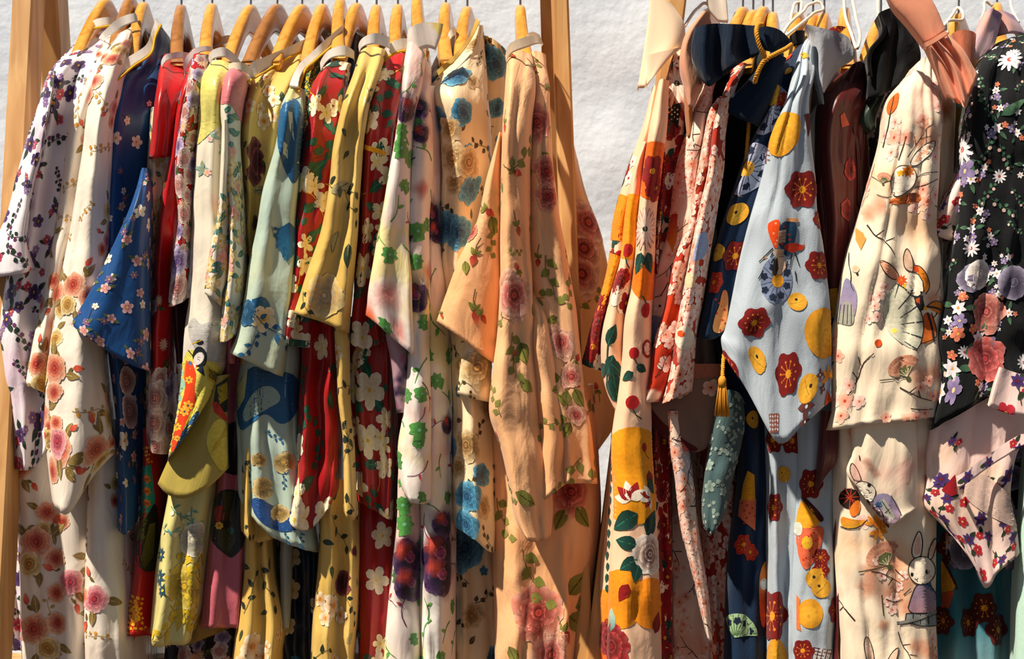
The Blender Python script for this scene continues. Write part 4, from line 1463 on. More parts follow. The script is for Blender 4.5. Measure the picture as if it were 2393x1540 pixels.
p = g.piece('sleeve', -0.225, '2 0 1.5 2 5', '''
752,160 768,148 786,142 804,145 820,150 +7
722,228 742,225 764,225 786,226 806,230 +1
714,300 732 754 776 796
702,390 720 742 764 784
691,500 710 732 752 772
680,590 700 720 740 760
669,690 690 710 730 750
658,803 678,808 698,810 718,812 740,815''', fold=0.003)
p.fill(P11, 0.036, 21)
m = Motif().poly([(655, 790), (740, 798), (740, 818), (655, 808)], '1c6a58', 3, step=12); p.draw(m)
p = g.piece('body', -0.2, '2 0 1.5 .5 4', '''
700: 708 728 750 772 794
880: 704 724 748 772 795
1020: 695 718 742 768 792
1138: 683 708 734 762 790
676,1212 700,1236 730,1236 758,1206 785,1170''', fold=0.004, back=0.25)
p.fill(P11, 0.040, 22)
p.at(688, 1215, plum, 0.018)
collar(g, -0.18, '2 0 0 2', '''
748,150 770,116 802,106 828,120
750,170 774,137 806,132 828,140''')

# ---- golden sleeve with the white rose
g12rose = rose(['f0e4c4', 'e8c878', 'f4ecd4', 'dcae50', 'f2e6c8', 'cf9c3c', 'f4ead0', 'dba94c'], 6, 61, 0.12)
g = garment('kimono', 'golden satin kimono, its sleeve hem printed with a large white rose', M8)
p = g.piece('sleeve', -0.262, '1.5 0 1 .5 4', '''
842,122 858,110 874,108 890,112 904,120 +8
826,168 842,165 858,165 874,168 888,172 +3
800,245 816,244 832,245 848,248 862,252
781,331 798,332 814,333 832,334 850,336
771,405 788,406 806,407 825,408 845,408
758,500 776 796 816 838
744,557 766,560 788,562 810,564 834,566
722,622 750,628 776,634 802,640 828,644
685,733 718,742 750,752 784,766 816,780''', fold=0.0024)
p.fill([(dgl, 2, 0.012, 0.016), (gsp, 1, 0.02, 0.026)], 0.05, 23, t1=0.5)
for x, y, q, s_, r in ((757, 690, g12rose, 0.030, 0), (715, 715, gsp, 0.024, 0.9), (790, 540, greyleaf, 0.03, 1.7), (815, 570, dgl, 0.03, 1.5), (820, 480, gsp, 0.026, 0.9), (775, 450, greyleaf, 0.03, -0.5), (800, 440, gsp, 0.03, 0.2), (800, 300, dgl, 0.014, 0.8)):
    p.at(x, y, q, s_, r)
p = g.piece('front_edge', -0.235, '1 0 .6 2.5', '''
730: 778 790 803 816
870: 787 797 808 818
940: 791 800 809 820
1030: 801 809 818 828
1130: 803 812 822 832
805,1192 813,1212 824,1216 836,1200''', fold=0.0014, back=0.04)
p.fill(P8, 0.03, 24)
p = g.piece('skirt', -0.175, '1 0 2 1 4', '''
1120: 752 774 796 816 840
1320: 748 770 794 815 838
1440: 738 765 790 812 834
1540: 733 760 788 808 825
1640: 730 758 786 806 822''', fold=0.004, back=0.2)
p.fill(P8, 0.034, 25)
p.at(778, 1415, gfl, 0.026); p.at(800, 1360, mar, 0.016)
collar(g, -0.2, '2 0 0 1 2', '''
838,112 848,88 868,78 892,80 912,88
840,126 852,108 870,104 892,106 910,114''')

g = garment('kimono', 'ruby red satin kimono with white blossoms, right of the golden sleeve', M11)
p = g.piece('sleeve', -0.215, '2 0 1 1 5', '''
896,138 910,128 925,124 940,124 955,126 +8
868,210 885,205 902,205 920,208 936,212 +2
852,290 870 888 905 922
845,405 862 878 894 912
842,520 856 870 885 902
832,635 848 864 878 896
824,720 842 858 874 895
818,800 836,812 856,816 876,808 900,800''', fold=0.003)
p.fill(P11, 0.036, 26)
p.at(847, 628, plum, 0.024); p.at(845, 790, plum, 0.022); p.at(872, 350, Motif().line([(-1, -0.2), (-0.2, 0), (0.4, 0.05), (1, 0.35)], 0.35, 'f0b820', 0, step=0.3), 0.018)
p = g.piece('body', -0.185, '2 0 1 .5 4', '''
740: 822 845 868 890 915
900: 818 842 868 895 920
1020: 822 848 874 900 925
1100: 830 852 876 900 925
838,1175 860,1186 880,1196 898,1208 915,1216''', fold=0.004, back=0.25)
p.fill(P11, 0.040, 27)
p.at(862, 912, plum, 0.026); p.at(858, 1030, plum, 0.024); p.at(845, 1130, plum, 0.022)
p = g.piece('skirt', -0.14, '1 0 1 1 3', '''
1130: 842 862 882 902 925
1350: 842 862 882 904 920
1500: 842 858 875 895 910
1640: 842 856 872 890 905''', fold=0.004, back=0.2)
p.fill(P11, 0.045, 28)
p = g.piece('body', -0.1, '1 0 1 2', '''
230: 852 880 910 942
420: 836 868 900 930
600: 828 864 900 945
900: 835 875 915 955
1250: 845 882 918 950''', back=0.12)
collar(g, -0.16, '2 0 0 2', '''
892,132 908,104 930,92 958,92
896,148 914,128 932,120 956,118''', pipe=(-0.165, [(897, 146, 1.5), (914, 129, 0), (932, 121, 0), (956, 119, 1.5)]))

# ---- watercolour
M14 = cloth_mat('watercolour_satin', 'efe4dc', washes=[('f0e2a8', 7, 0.56, 0.08), ('eab9b0', 6, 0.6, 0.08), ('f2eee6', 9, 0.58, 0.06)], **dict(SAT, rough=0.5))
rn = random.Random(5)
gsplot = Motif().disc(0, 0, 1, '4f9447', '6aa85c', 0, 16, 7, 0.5, jag=0.25, rnd=rn).disc(0.1, 0, 0.25, '8fc8c0', '6aa860', 1, 8)
psplot = cluster([(wash('5a2a70', 0.9, 5, 1, '34163e'), 0, 0, 1.3, 0, 0), (rose(['2c1438', '4a1c58', '6a2a6a', 'b04070'], 5, 71, 0.2), 0, 0, 0.85, 0, 1), (wash('d8604c', 0.9, 4, 4), -0.4, -0.3, 0.5, 0, 6)])
pkwash = wash('dc8880', 0.8, 4, 5)
gst = Motif().line([(-1, 0), (-0.4, 0.2), (0.2, 0.1), (1, -0.2)], 0.12, '6aa050', 0, 0.6, step=0.3).blade(0.1, 0.1, 0.9, 0.6, 0.14, '5aa048', '8ac06a', 1, 4, 1.0)
pst = Motif().line([(-1, 0), (-0.2, -0.2), (0.6, 0.1), (1, 0.6)], 0.09, '7a3a6a', 0, 0.6, step=0.3).blade(0.3, 0, -0.8, 0.5, 0.1, '9a3a5a', 'd86a50', 1, 4, 1.0)
P14 = [(gsplot, 3, 0.006, 0.010), (pst, 3, 0.014, 0.022), (gst, 3, 0.014, 0.022), (psplot, 0.4, 0.009, 0.014), (pkwash, 0.6, 0.014, 0.02)]
g = garment('kimono', 'white watercolour kimono with green dabs and purple blooms', M14)
p = g.piece('sleeve', -0.255, '1.5 0 .5 1 4', '''
955,80 964,70 976,68 986,76 996,90 +8
942,160 955,158 968,160 980,164 992,168 +2
933,262 944,262 952,264 962,268 975,275
911,388 925,388 938,390 950,392 964,396
890,512 908 928 948 960
877,584 898,586 920,588 946,590 960,592
862,668 888,672 916,676 950,680 964,684
855,736 886,762 918,792 952,820 966,826''', fold=0.002)
p.fill(P14, 0.03, 29, t0=0.1, t1=0.75)
for x, y, q, s_, r in ((935, 230, psplot, 0.02, 0), (950, 255, psplot, 0.018, 1), (936, 345, gsplot, 0.011, 0), (938, 305, gsplot, 0.009, 0), (905, 690, pkwash, 0.022, 0), (930, 770, pkwash, 0.018, 0), (865, 735, wash('e0702c', 0.9, 3, 6), 0.018, 0), (900, 762, gsplot, 0.01, 0)):
    p.at(x, y, q, s_, r)
p = g.piece('sleeve', -0.235, '2 0 .5 3', '''
985,120 992,130 1000,145 1008,160 +5
966,270 980,270 994,272 1010,276
956,400 972 990 1012
950,520 966 984 1004
951,680 968 986 1005
953,820 968 985 1004
945,940 964 986 1008
930,1060 956 984 1008
940,1140 962 984 1008
952,1165 966,1176 986,1178 1006,1172''', fold=0.002)
p.fill(P14, 0.03, 30, t0=0.1)
for x, y, q, s_ in ((980, 250, psplot, 0.016), (985, 310, psplot, 0.013), (972, 690, psplot, 0.022), (975, 540, gsplot, 0.011), (972, 610, gsplot, 0.009), (978, 1005, gsplot, 0.011), (985, 920, gsplot, 0.009)):
    p.at(x, y, q, s_)
p = g.piece('body', -0.2, '2 0 1 4', '''
200: 990 1000 1012 1026
400: 988 1004 1020 1036
520: 990 1008 1024 1040
800: 985 1010 1034 1058
1020: 985 1010 1034 1058
1200: 982 1008 1034 1060
1540: 978 1005 1032 1058
1640: 978 1005 1032 1058''', fold=0.003, back=0.25)
p.fill(P14, 0.032, 31, t0=0.2)
for x, y, q, s_ in ((1010, 500, psplot, 0.02), (1018, 540, psplot, 0.016), (1030, 1290, psplot, 0.032), (1035, 1340, psplot, 0.03), (1040, 1220, psplot, 0.02), (1045, 990, psplot, 0.014)): p.at(x, y, q, s_)
p = g.piece('skirt', -0.205, '1 0 .6 2.5', '''
1060: 932 947 964 984
1223: 927 944 962 981
1358: 914 935 958 981
1540: 900 928 955 981
1640: 895 925 954 981''', fold=0.002, back=0.15)
p.fill(P14, 0.034, 32)
for x, y, q, s_ in ((958, 1300, psplot, 0.030), (962, 1360, psplot, 0.026), (944, 1225, gsplot, 0.012), (940, 1180, gsplot, 0.011)): p.at(x, y, q, s_)
p = g.piece('lining', -0.222, '1 0 1', '''
780: 900 922 952
850: 914 930 952
910: 920 934 952
965: 928 938 950''', mat=cloth_mat('mauve_lining', 'b898a4', washes=[('3c2050', 16, 0.55, 0.05), ('c84a80', 20, 0.62, 0.04)], **SAT), fold=0.001, back=0.03)
collar(g, -0.2, '2 0 .6 1', '''
952,84 962,62 994,52 1036,56
952,104 966,88 996,76 1030,84
958,128 976,118 1000,112 1018,118''', mat=cloth_mat('soft_white_collar', 'e9dfd6', washes=[('e8d488', 20, 0.64, 0.05)], **COT))

# ---- white and blue, nearly hidden
g = garment('kimono', 'white and blue kimono, nearly hidden left of the blue peony one', cloth_mat('white_blue_satin', 'd6dade', washes=[('1f6a94', 12, 0.55, 0.03)], **SAT))
p = g.piece('body', -0.1, '1 0 1 3', '''
1050,84 1060,70 1072,68 1084,76 +8
1004,170 1014,160 1028,155 1046,158 +2
400: 1006 1018 1030 1046
800: 1040 1052 1064 1078
1300: 1045 1056 1066 1078
1640: 1046 1056 1066 1078''', back=0.2)
p = g.piece('collar', -0.08, '1 0 1', '''
1044,90 1052,70 1064,62
1048,106 1056,88 1066,80''', mat=M_WHITE, fold=0.0006, back=0.02)

# ---- cream with blue peonies
bp = rose(['2a86b4', '6ab4d0', '1a6e9c', '4a9cc0', '135a84', '3a8cb4', '0e4a70', '2a78a4'], 8, 81, 0.12)
tp = rose(['d8b070', 'ecd4a4', 'c0924c', 'e0bc80', 'a87838', 'd0a460'], 8, 82, 0.12)
brl = leaf('5a4a24', '7a6834', '9a8a50', w=0.26)
brs = sprig('6a5a34', '5a5028', None, 6, 11, w=0.14, L=0.4)
blub = flower(5, '1a6e9c', '4a9cc0', 'e0c060', w=0.4)
M16 = cloth_mat('cream_peony_satin', 'f2e2c0', washes=[('ecd0a0', 6, 0.58, 0.1)], **dict(SAT, rough=0.45))
P16 = [(bp, 2.5, 0.015, 0.02), (tp, 3, 0.014, 0.02), (brl, 2, 0.012, 0.018), (brs, 4, 0.02, 0.03), (blub, 1.5, 0.006, 0.01)]
g = garment('kimono', 'cream kimono with large blue and tan peonies', M16)
p = g.piece('body', -0.2, '3 .5 0 1.5 5', '''
1104,76 1112,64 1120,58 1126,58 1130,62 +12
1062,136 1080,128 1098,122 1114,118 1130,115 +8
1020,185 1045,180 1070,178 1100,178 1132,178 +3
1004,218 1034,222 1064,226 1096,230 1134,235
1024,290 1046,290 1072,292 1100,294 1140,298
1026,390 1046 1070 1100 1140
1029,520 1048 1070 1095 1125
1032,640 1050 1070 1092 1115
1050,760 1066 1082 1098 1118
1058,900 1076 1096 1118 1145
1060,1100 1082 1106 1134 1165
1060,1225 1086,1246 1110,1262 1134,1284 1165,1290''', fold=0.003, back=0.28)
p.fill(P16, 0.034, 33)
for x, y, q, s_ in ((1068, 180, bp, 0.023), (1082, 262, bp, 0.02), (1100, 440, bp, 0.023), (1042, 530, bp, 0.023), (1075, 545, bp, 0.023), (1092, 1160, bp, 0.023), (1090, 1225, bp, 0.022), (1052, 300, tp, 0.018), (1058, 370, tp, 0.024), (1090, 1040, tp, 0.024), (1095, 380, tp, 0.026)):
    p.at(x, y, q, s_)
p = g.piece('sleeve', -0.225, '1.5 0 .5 2.5', '''
690: 1086 1106 1126 1150 +5
770: 1089 1109 1129 1154 +1
860: 1076 1100 1125 1150
1068,920 1090,928 1115,934 1145,940''')
p.fill([(brs, 1, 0.014, 0.02)], 0.03, 34, t0=0.6)
p.at(1115, 860, tp, 0.028)
p = g.piece('sleeve', -0.03, '1 0 .6 2', '''
1130,82 1150,90 1170,106 1183,122
210: 1128 1145 1162 1180
350: 1124 1142 1158 1174
600: 1120 1138 1155 1172''', back=0.1, label='sleeve on the far side, towards the wall')
p.fill(P16, 0.03, 35)
p.at(1160, 150, bp, 0.022); p.at(1138, 125, bp, 0.012)
p = g.piece('skirt', -0.1, '1 0 1 1 3', '''
1150: 1056 1080 1110 1140 1170
1400: 1058 1082 1110 1140 1168
1640: 1060 1082 1108 1136 1160''', fold=0.004, back=0.2)
p.fill(P16, 0.032, 36)
p.at(1085, 1280, bp, 0.034)
collar(g, -0.09, '-8 -6 -2 0', '''
1020,168 1062,128 1102,72 1110,46
1026,180 1068,138 1108,80 1122,50'''.replace('1110,46', '1112,42'), mat=cloth_mat('gold_edge', 'e6c26a', **COT))

# ---- peach
pp = rose(['e8a888', 'eeb898', 'd87868', 'f0bca4', 'c05048', 'e89080', 'a83830', 'd06a5c'], 8, 91, 0.14)
pr = rose(['d86858', 'eca084', 'c04840', 'e07c68', 'a03028', 'd05c4c'], 7, 92, 0.14)
oll = leaf('7a7a38', 'a4a050', '5a5a28', w=0.3)
osp = sprig('8a7a48', '8f9048', None, 5, 13, w=0.2, L=0.55)
redb = cluster([(Motif().blade(0, 0, 0, 0.8, 0.24, 'a83024', 'd87050', 0, 4, 1.0), 0, 0, 1, 0, 1), (oll, 0, 0, 0.6, 2.4, 0), (oll, 0, 0, 0.5, -2.4, 0), (Motif().line([(0, 0), (-0.6, 0.1), (-1.2, 0)], 0.07, '7a6a3c', 0), 0, 0, 1, 0, 0)])
p_cl = cluster([(pp, 0, 0, 0.6, 0, 2), (oll, 0.4, 0.5, 0.8, 1.0, 0), (oll, 0.5, 0.2, 0.9, 0.2, 0), (oll, -0.3, 0.5, 0.8, 2.0, 0), (redb, -0.4, -0.6, 0.5, -2, 0)])
M17 = cloth_mat('peach_jacquard', 'f3c396', washes=[('efb988', 6, 0.55, 0.15)], rough=0.55, sheen=0.15, spec=0.35, weave=0.25, crinkle=0.45)
P17 = [(osp, 3, 0.02, 0.03), (redb, 3, 0.013, 0.02), (oll, 1, 0.013, 0.02)]
g = garment('kimono', 'peach jacquard kimono with pink peonies at the right end of the rack', M17, PRINT_COTTON)
p = g.piece('sleeve', -0.24, '1.5 0 .5 3', '''
1166,310 1169,309 1172,310 1176,312
1140,405 1150,405 1162,406 1174,408
1113,520 1130,522 1150,524 1172,526
1069,611 1100,620 1134,630 1170,640
1042,689 1082,704 1122,716 1168,726
1020,750 1064,782 1112,820 1162,856''', fold=0.0014)
for x, y, q, s_, r in ((1148, 505, oll, 0.026, 1.2), (1135, 490, redb, 0.02, 0.5), (1110, 595, redb, 0.02, 1.6), (1088, 610, oll, 0.018, 1.2), (1110, 725, redb, 0.022, 1.4), (1125, 735, redb, 0.016, 0.8), (1032, 733, redb, 0.012, 1), (1104, 545, pr, 0.012, 0), (1150, 560, osp, 0.02, 1.5)):
    p.at(x, y, q, s_, r)
p = g.piece('sleeve', -0.265, '2 0 .6 1.5 5', '''
1186,128 1198,118 1214,116 1230,122 1244,130 +8
1180,200 1196,196 1214,196 1234,200 1252,206 +2
1174,310 1190 1206 1224 1244
1170,420 1186 1204 1222 1240
1169,540 1188 1208 1226 1240
1169,660 1188 1210 1230 1244
1160,790 1182 1208 1232 1250
1150,880 1178 1206 1234 1256
1144,970 1176,974 1208,978 1238,980 1264,984
1170,1050 1194,1055 1220,1058 1248,1060 1278,1064
1190,1140 1210,1144 1232,1146 1258,1146 1290,1140
1205,1215 1222,1222 1242,1224 1266,1218 1292,1205
1228,1256 1240,1264 1255,1267 1272,1262 1288,1248''', fold=0.0022)
p.fill(P17, 0.05, 37, every=0.8)
for x, y, q, s_, r in ((1200, 690, pp, 0.034, 0), (1215, 800, oll, 0.03, 1.2), (1200, 830, osp, 0.03, 1.4), (1215, 890, oll, 0.024, 0.6), (1200, 400, redb, 0.018, 0.4), (1205, 590, osp, 0.012, 0), (1205, 1150, oll, 0.03, 0.5), (1195, 130, redb, 0.014, 1)):
    p.at(x, y, q, s_, r)
p = g.piece('sleeve', -0.225, '1 0 .6 1 4', '''
1236,125 1246,120 1256,118 1266,122 1276,130 +9
1246,210 1256,208 1266,210 1274,214 1284,220 +3
1240,320 1254 1268 1278 1290
1236,440 1254 1272 1286 1298
1236,560 1260 1282 1300 1318
1240,640 1270 1296 1316 1334
1262,760 1290 1314 1334 1350
1285,900 1308 1330 1348 1366
1310,1010 1326 1344 1362 1382
1315,1130 1330 1348 1368 1396''', fold=0.0022)
p.fill(P17, 0.045, 38, every=0.8)
for x, y, q, s_, r in ((1255, 285, pr, 0.026, 0), (1278, 400, pr, 0.02, 0), (1280, 460, pr, 0.018, 0), (1310, 800, pp, 0.024, 0), (1335, 880, p_cl, 0.03, 1), (1345, 970, p_cl, 0.026, 2), (1285, 650, osp, 0.03, 1.5)): p.at(x, y, q, s_, r)
p = g.piece('sleeve', -0.24, '1 0 .5 2.5', '''
640: 1238 1246 1256 1266 +4
760: 1240 1254 1268 1284
900: 1250 1270 1290 1306
1040: 1262 1284 1306 1322
1256,1176 1278,1164 1300,1148 1322,1130''', fold=0.0018)
p.fill(P17, 0.045, 39, every=0.7)
p = g.piece('body', -0.185, '2 0 .8 .5 5', '''
900: 1150 1210 1270 1330 1384
1087: 1154 1210 1270 1335 1396
1223: 1159 1215 1275 1340 1400
1340: 1162 1215 1275 1335 1388
1493: 1165 1215 1275 1325 1374
1620: 1166 1215 1270 1320 1368''', fold=0.003, back=0.25)
p.fill(P17, 0.07, 40, every=0.6)
for x, y, q, s_, r in ((1258, 1432, pr, 0.038, 0), (1330, 1390, oll, 0.04, -0.8), (1345, 1420, oll, 0.05, -0.3), (1330, 1440, oll, 0.04, 0.5), (1245, 1350, osp, 0.04, 1.2), (1320, 1475, redb, 0.026, 1), (1290, 1530, pp, 0.038, 1), (1335, 1150, pr, 0.03, 0), (1345, 1185, oll, 0.036, 0.8), (1320, 1190, oll, 0.03, 2), (1190, 1510, oll, 0.03, 1)): p.at(x, y, q, s_, r)
p = g.piece('sleeve', 0.14, '1 0 0 1', '''
1318,325 1324,322 1330,322 1338,326
1310,439 1330,438 1348,438 1366,440
1315,560 1345 1378 1408
1320,700 1358 1396 1430
1335,870 1370 1400 1432
1350,985 1378,990 1405,992 1434,990
1372,1050 1382,1056 1390,1058 1396,1056''', back=0.03, label='sleeve on the far side of the rack post')
p.fill(P17, 0.05, 41)
for x, y in ((1365, 580), (1360, 640), (1375, 520)): p.at(x, y, pp, 0.036)
collar(g, -0.21, '3 0 .5 2 4', '''
1182,140 1194,100 1222,88 1246,84 1266,92
1184,150 1200,122 1228,112 1252,104 1270,104''', mat=cloth_mat('cream_peach_collar', 'f0dcc0', **COT))
collar(g, -0.16, '1 0 1 3', '''
1226,92 1232,80 1244,74 1262,84
1230,104 1240,96 1252,92 1268,100''', mat=cloth_mat('cream_peach_collar', 'ecd4b4', **COT))
# ================================================================== robes and sashes on the right rack
def robe(name, label, mat, pmat=PRINT_COTTON, cat='kimono', group='robes on the right rack'):
    return garment(name, label, mat, pmat, cat, group)

# ---- orange yukata
redfl = flower(5, '7a0e14', 'a8181c', 'e0a830', w=0.44, edge='8e1216')
mum = flower(16, 'f0d8c8', 'f2e2d0', '3a4a2a', w=0.12, cr=0.14, edge='a82820', seg=3)
dahlia = rose(['8e1216', 'a81a1e', '8e1216', 'b02422', '7a0e12', 'a01a1c'], 12, 101, 0.05)
gleaf = leaf('0e4038', '17584a', '2f7a68', w=0.32)
white_f = flower(5, 'f2e6d0', 'f6eee0', 'b02020', w=0.4)
berry = Motif().disc(0, 0, 0.5, 'a8141a', 'b81c20', 1, 12).line([(0, 0.4), (0.3, 0.9), (0.8, 1.2)], 0.08, '17584a', 0)
lsp = cluster([(gleaf, 0, -0.6, 0.8, -1.4, 0), (gleaf, 0.1, 0, 0.8, 0.6, 0), (gleaf, -0.1, 0.1, 0.8, 2.3, 0), (gleaf, 0, 0.7, 0.8, 1.2, 0), (Motif().line([(0, -0.7), (0, 1.0)], 0.06, '17584a', 0, step=0.4), 0, 0, 1, 0, 0)])
tri = cluster([(redfl, 0, 0, 0.55, 0, 1), (white_f, 0.7, 0.3, 0.4, 0, 1), (gleaf, 0.2, -0.4, 0.8, -0.9, 0), (gleaf, -0.4, 0.2, 0.7, 2.6, 0), (berry, -0.5, -0.5, 0.5, 0, 1)])
lotus = cluster([(Motif().blade(0, 0, a, 1, 0.26, '8e1216' if k % 2 else 'f2e6d4', 'b02828' if k % 2 else 'f6eee0', 1 + k, 5, 1.0), 0, 0, 0.7, 0, 0) for k, a in enumerate((0.4, 1.0, 1.6, 2.2, 2.8))])
MR1 = cloth_mat('peach_cotton', 'f5cfb0', washes=[], **COT)
P_R1 = [(tri, 3, 0.024, 0.034), (lsp, 2, 0.022, 0.03), (berry, 2, 0.012, 0.016), (redfl, 1, 0.012, 0.018), (white_f, 1, 0.012, 0.018), (gleaf, 1, 0.018, 0.026)]
g = robe('yukata', 'peach and orange cotton yukata with dark red blossoms and green leaves', MR1, cat='yukata')
def oranges(p, lst):
    m = Motif()
    for x, y, r, c in lst: m.disc(x, y, r, c, c, 0, 26, rings=6, sy=1.25)
    p.draw(m, 0.0003)
p = g.piece('sleeve', -0.2, '2 0 1 4', '''
1525,203 1532,200 1540,200 1550,205 +3
1501,294 1512 1524 1540
1464,405 1484 1504 1520
1436,500 1458 1480 1500
1417,642 1434,640 1452,638 1475,636
1387,750 1402,748 1420,745 1445,742
1358,850 1374,858 1392,864 1420,868''')
m = Motif().poly([(1447, 452), (1500, 470), (1500, 570), (1425, 560), (1432, 510)], 'ee9c1c', 0, step=12)
m.poly([(1425, 590), (1450, 600), (1430, 690), (1400, 740), (1402, 690)], 'e8a020', 0, step=12); p.draw(m)
p.fill([(tri, 3, 0.02, 0.026), (gleaf, 1, 0.014, 0.02)], 0.034, 50, t0=0.3)
for x, y, q, s_, r in ((1395, 770, dahlia, 0.03, 0), (1400, 720, redfl, 0.02, 0), (1385, 810, redfl, 0.022, 0), (1372, 838, gleaf, 0.022, 1), (1395, 845, white_f, 0.012, 0), (1405, 660, redfl, 0.014, 0)): p.at(x, y, q, s_, r)
p.fill([(redfl, 2, 0.014, 0.02), (gleaf, 2, 0.014, 0.02)], 0.02, 51, y0=690)
p = g.piece('sleeve', -0.22, '2 0 1 4', '''
1500,330 1508 1516 1526
1475,420 1486 1500 1514
1461,505 1474 1488 1504
1446,618 1460 1476 1494
1424,700 1442 1460 1482
1404,838 1424 1444 1466
1424,932 1434,936 1446,940 1460,942
1438,960 1444,966 1450,968 1458,966''')
oranges(p, [(1475, 530, 62, 'f2a818')])
for x, y, q, s_, r in ((1466, 585, berry, 0.018, 0.2), (1448, 658, dahlia, 0.0185, 0), (1458, 690, white_f, 0.024, 0), (1462, 708, redfl, 0.014, 0), (1420, 845, lsp, 0.036, 0.1), (1432, 870, gleaf, 0.03, 1.4), (1430, 905, gleaf, 0.03, 0.9), (1432, 830, gleaf, 0.03, 1.9), (1420, 700, redfl, 0.014, 0), (1455, 440, gleaf, 0.016, 0)): p.at(x, y, q, s_, r)
p = g.piece('sleeve', -0.24, '1.5 0 .6 3', '''
1541,188 1548,184 1556,186 1564,190 +3
1518,304 1530 1544 1558
1504,405 1518 1532 1546
1492,510 1504 1518 1534
1478,669 1494 1510 1528
1464,736 1482 1502 1524
1456,838 1476 1498 1522
1444,939 1468 1494 1522
1434,1020 1462 1492 1524
1438,1189 1468 1500 1532
1430,1324 1466 1502 1540
1425,1540 1464 1505 1546
1422,1640 1462 1505 1546''', fold=0.002, back=0.12)
oranges(p, [(1530, 400, 56, 'ee7a16'), (1512, 655, 38, 'f08814'), (1480, 1112, 92, 'f4ac1c'), (1450, 1400, 56, 'f0a018'), (1520, 1410, 48, 'ee9818')])
for x, y, q, s_, r in ((1508, 535, mum, 0.028, 0), (1500, 590, gleaf, 0.03, 1.9), (1512, 590, gleaf, 0.03, 1.2), (1525, 400, redfl, 0.022, 0), (1530, 440, redfl, 0.018, 0), (1510, 725, berry, 0.02, 3), (1512, 815, Motif().disc(0, 0, 1, 'a8141a', 'a8141a', 0, 14).disc(0, 0, .7, 'f4dcc4', 'f4dcc4', 1, 14, rings=1), 0.012, 0),
   (1482, 825, berry, 0.015, 0), (1487, 855, gleaf, 0.018, 0.4), (1480, 870, gleaf, 0.02, 2.6), (1478, 940, berry, 0.018, 0), (1505, 1045, berry, 0.012, 0), (1515, 1100, leaf('8e1216', 'a81a1e', 'c04030', 0.34), 0.026, 1.4),
   (1512, 1120, gleaf, 0.026, 0.8), (1474, 1168, lotus, 0.036, 2.9), (1518, 1160, lotus, 0.026, 1.2), (1490, 1200, gleaf, 0.04, 2.6), (1510, 1250, gleaf, 0.04, -0.9), (1518, 1295, rose(['f2e2d0', 'f6ece0', 'b02c24', 'f2e2d0', 'a82420', 'f0dccc', 'a82420', 'f2e2d0'], 7, 103), 0.03, 0),
   (1488, 1275, gleaf, 0.03, 3.4), (1490, 1305, gleaf, 0.028, 2.6), (1492, 1320, gleaf, 0.024, 1.9), (1468, 1365, leaf('8e1216', 'a81a1e', None, 0.3), 0.026, 2.1), (1530, 1480, leaf('8e1216', 'a81a1e', None, 0.3), 0.03, -1.2), (1430, 1510, dahlia, 0.03, 0), (1428, 1475, leaf('5a9a94', 'c8dcd0', None, 0.3), 0.03, -1.5)): p.at(x, y, q, s_, r)
p = g.piece('body', -0.19, '2 0 1 1 4', '''
1628,72 1640,62 1652,58 1664,62 1676,72 +17
1560,175 1570,140 1580,122 1590,122 1600,128 +8
1556,230 1568,225 1580,222 1592,225 1606,230 +2
1546,330 1558 1572 1585 1600
1538,450 1548 1560 1574 1590
1528,600 1538 1550 1562 1580
1524,800 1534 1545 1556 1570
1524,1200 1534 1545 1556 1570
1530,1540 1538 1548 1560 1574''', back=0.25)
p.at(1580, 195, mum, 0.038, 0)
p.fill([(redfl, 3, 0.016, 0.024), (tri, 2, 0.02, 0.03), (dahlia, 1, 0.014, 0.02)], 0.022, 52, t0=0.1)
m = Motif().poly([(1556, 250), (1592, 240), (1584, 300), (1562, 280)], '1a2420', 2)
for k in range(12): m.disc(1562 + (k % 4) * 7, 252 + (k // 4) * 11 + (k % 2) * 5, 2.2, 'e8e0d0', 'e8e0d0', 3, 6, rings=1)
p.draw(m)
p = g.piece('skirt', -0.2, '1.5 0 .6 2', '''
1020: 1434 1444 1456 1472
1256: 1417 1432 1448 1470
1358: 1407 1425 1445 1470
1540: 1403 1422 1445 1475
1640: 1402 1421 1445 1475''', back=0.15)
for y in range(1080, 1380, 26): p.at(1430 - (y - 1080) * 0.04, y, gleaf, 0.012, 1.3 + 0.3 * ((y // 26) % 2))
oranges(p, [(1415, 1420, 34, 'f0a018'), (1392, 1510, 40, 'ee7a1c')])
p.at(1425, 1490, dahlia, 0.026)

# ---- pink rabbit yukata
cherry = flower(5, 'e49a80', 'f2cfbc', 'b8452c', w=0.42, cr=0.16)
cherry2 = flower(5, 'eab0a0', 'f6e4d8', 'c8643c', w=0.42, cr=0.14)
ch_cl = cluster([(cherry, 0, 0, 0.5, 0, 1), (cherry2, 0.7, 0.3, 0.45, 0, 2), (cherry2, -0.4, 0.6, 0.4, 1, 2), (cherry, 0.3, -0.6, 0.4, 2, 1), (cherry2, -0.7, -0.3, 0.36, 1, 2)])
branch = Motif().line([(-1, -0.2), (-0.3, 0.05), (0.3, 0), (1, 0.35)], 0.06, '4a2c22', 0, 0.4, step=0.3).line([(-0.3, 0.05), (-0.1, -0.35)], 0.04, '4a2c22', 0).line([(0.3, 0), (0.6, -0.3)], 0.04, '4a2c22', 0)
MR2 = cloth_mat('blush_cotton', 'efd6c4', washes=[('e8b49c', 8, 0.58, 0.1), ('d4c4cc', 10, 0.62, 0.06)], **COT)
P_R2 = [(ch_cl, 3, 0.014, 0.022), (branch, 2, 0.018, 0.028), (cherry, 1, 0.006, 0.009)]
g = robe('yukata', 'blush pink cotton yukata, narrow strip between the orange and the rust ones', MR2, cat='yukata')
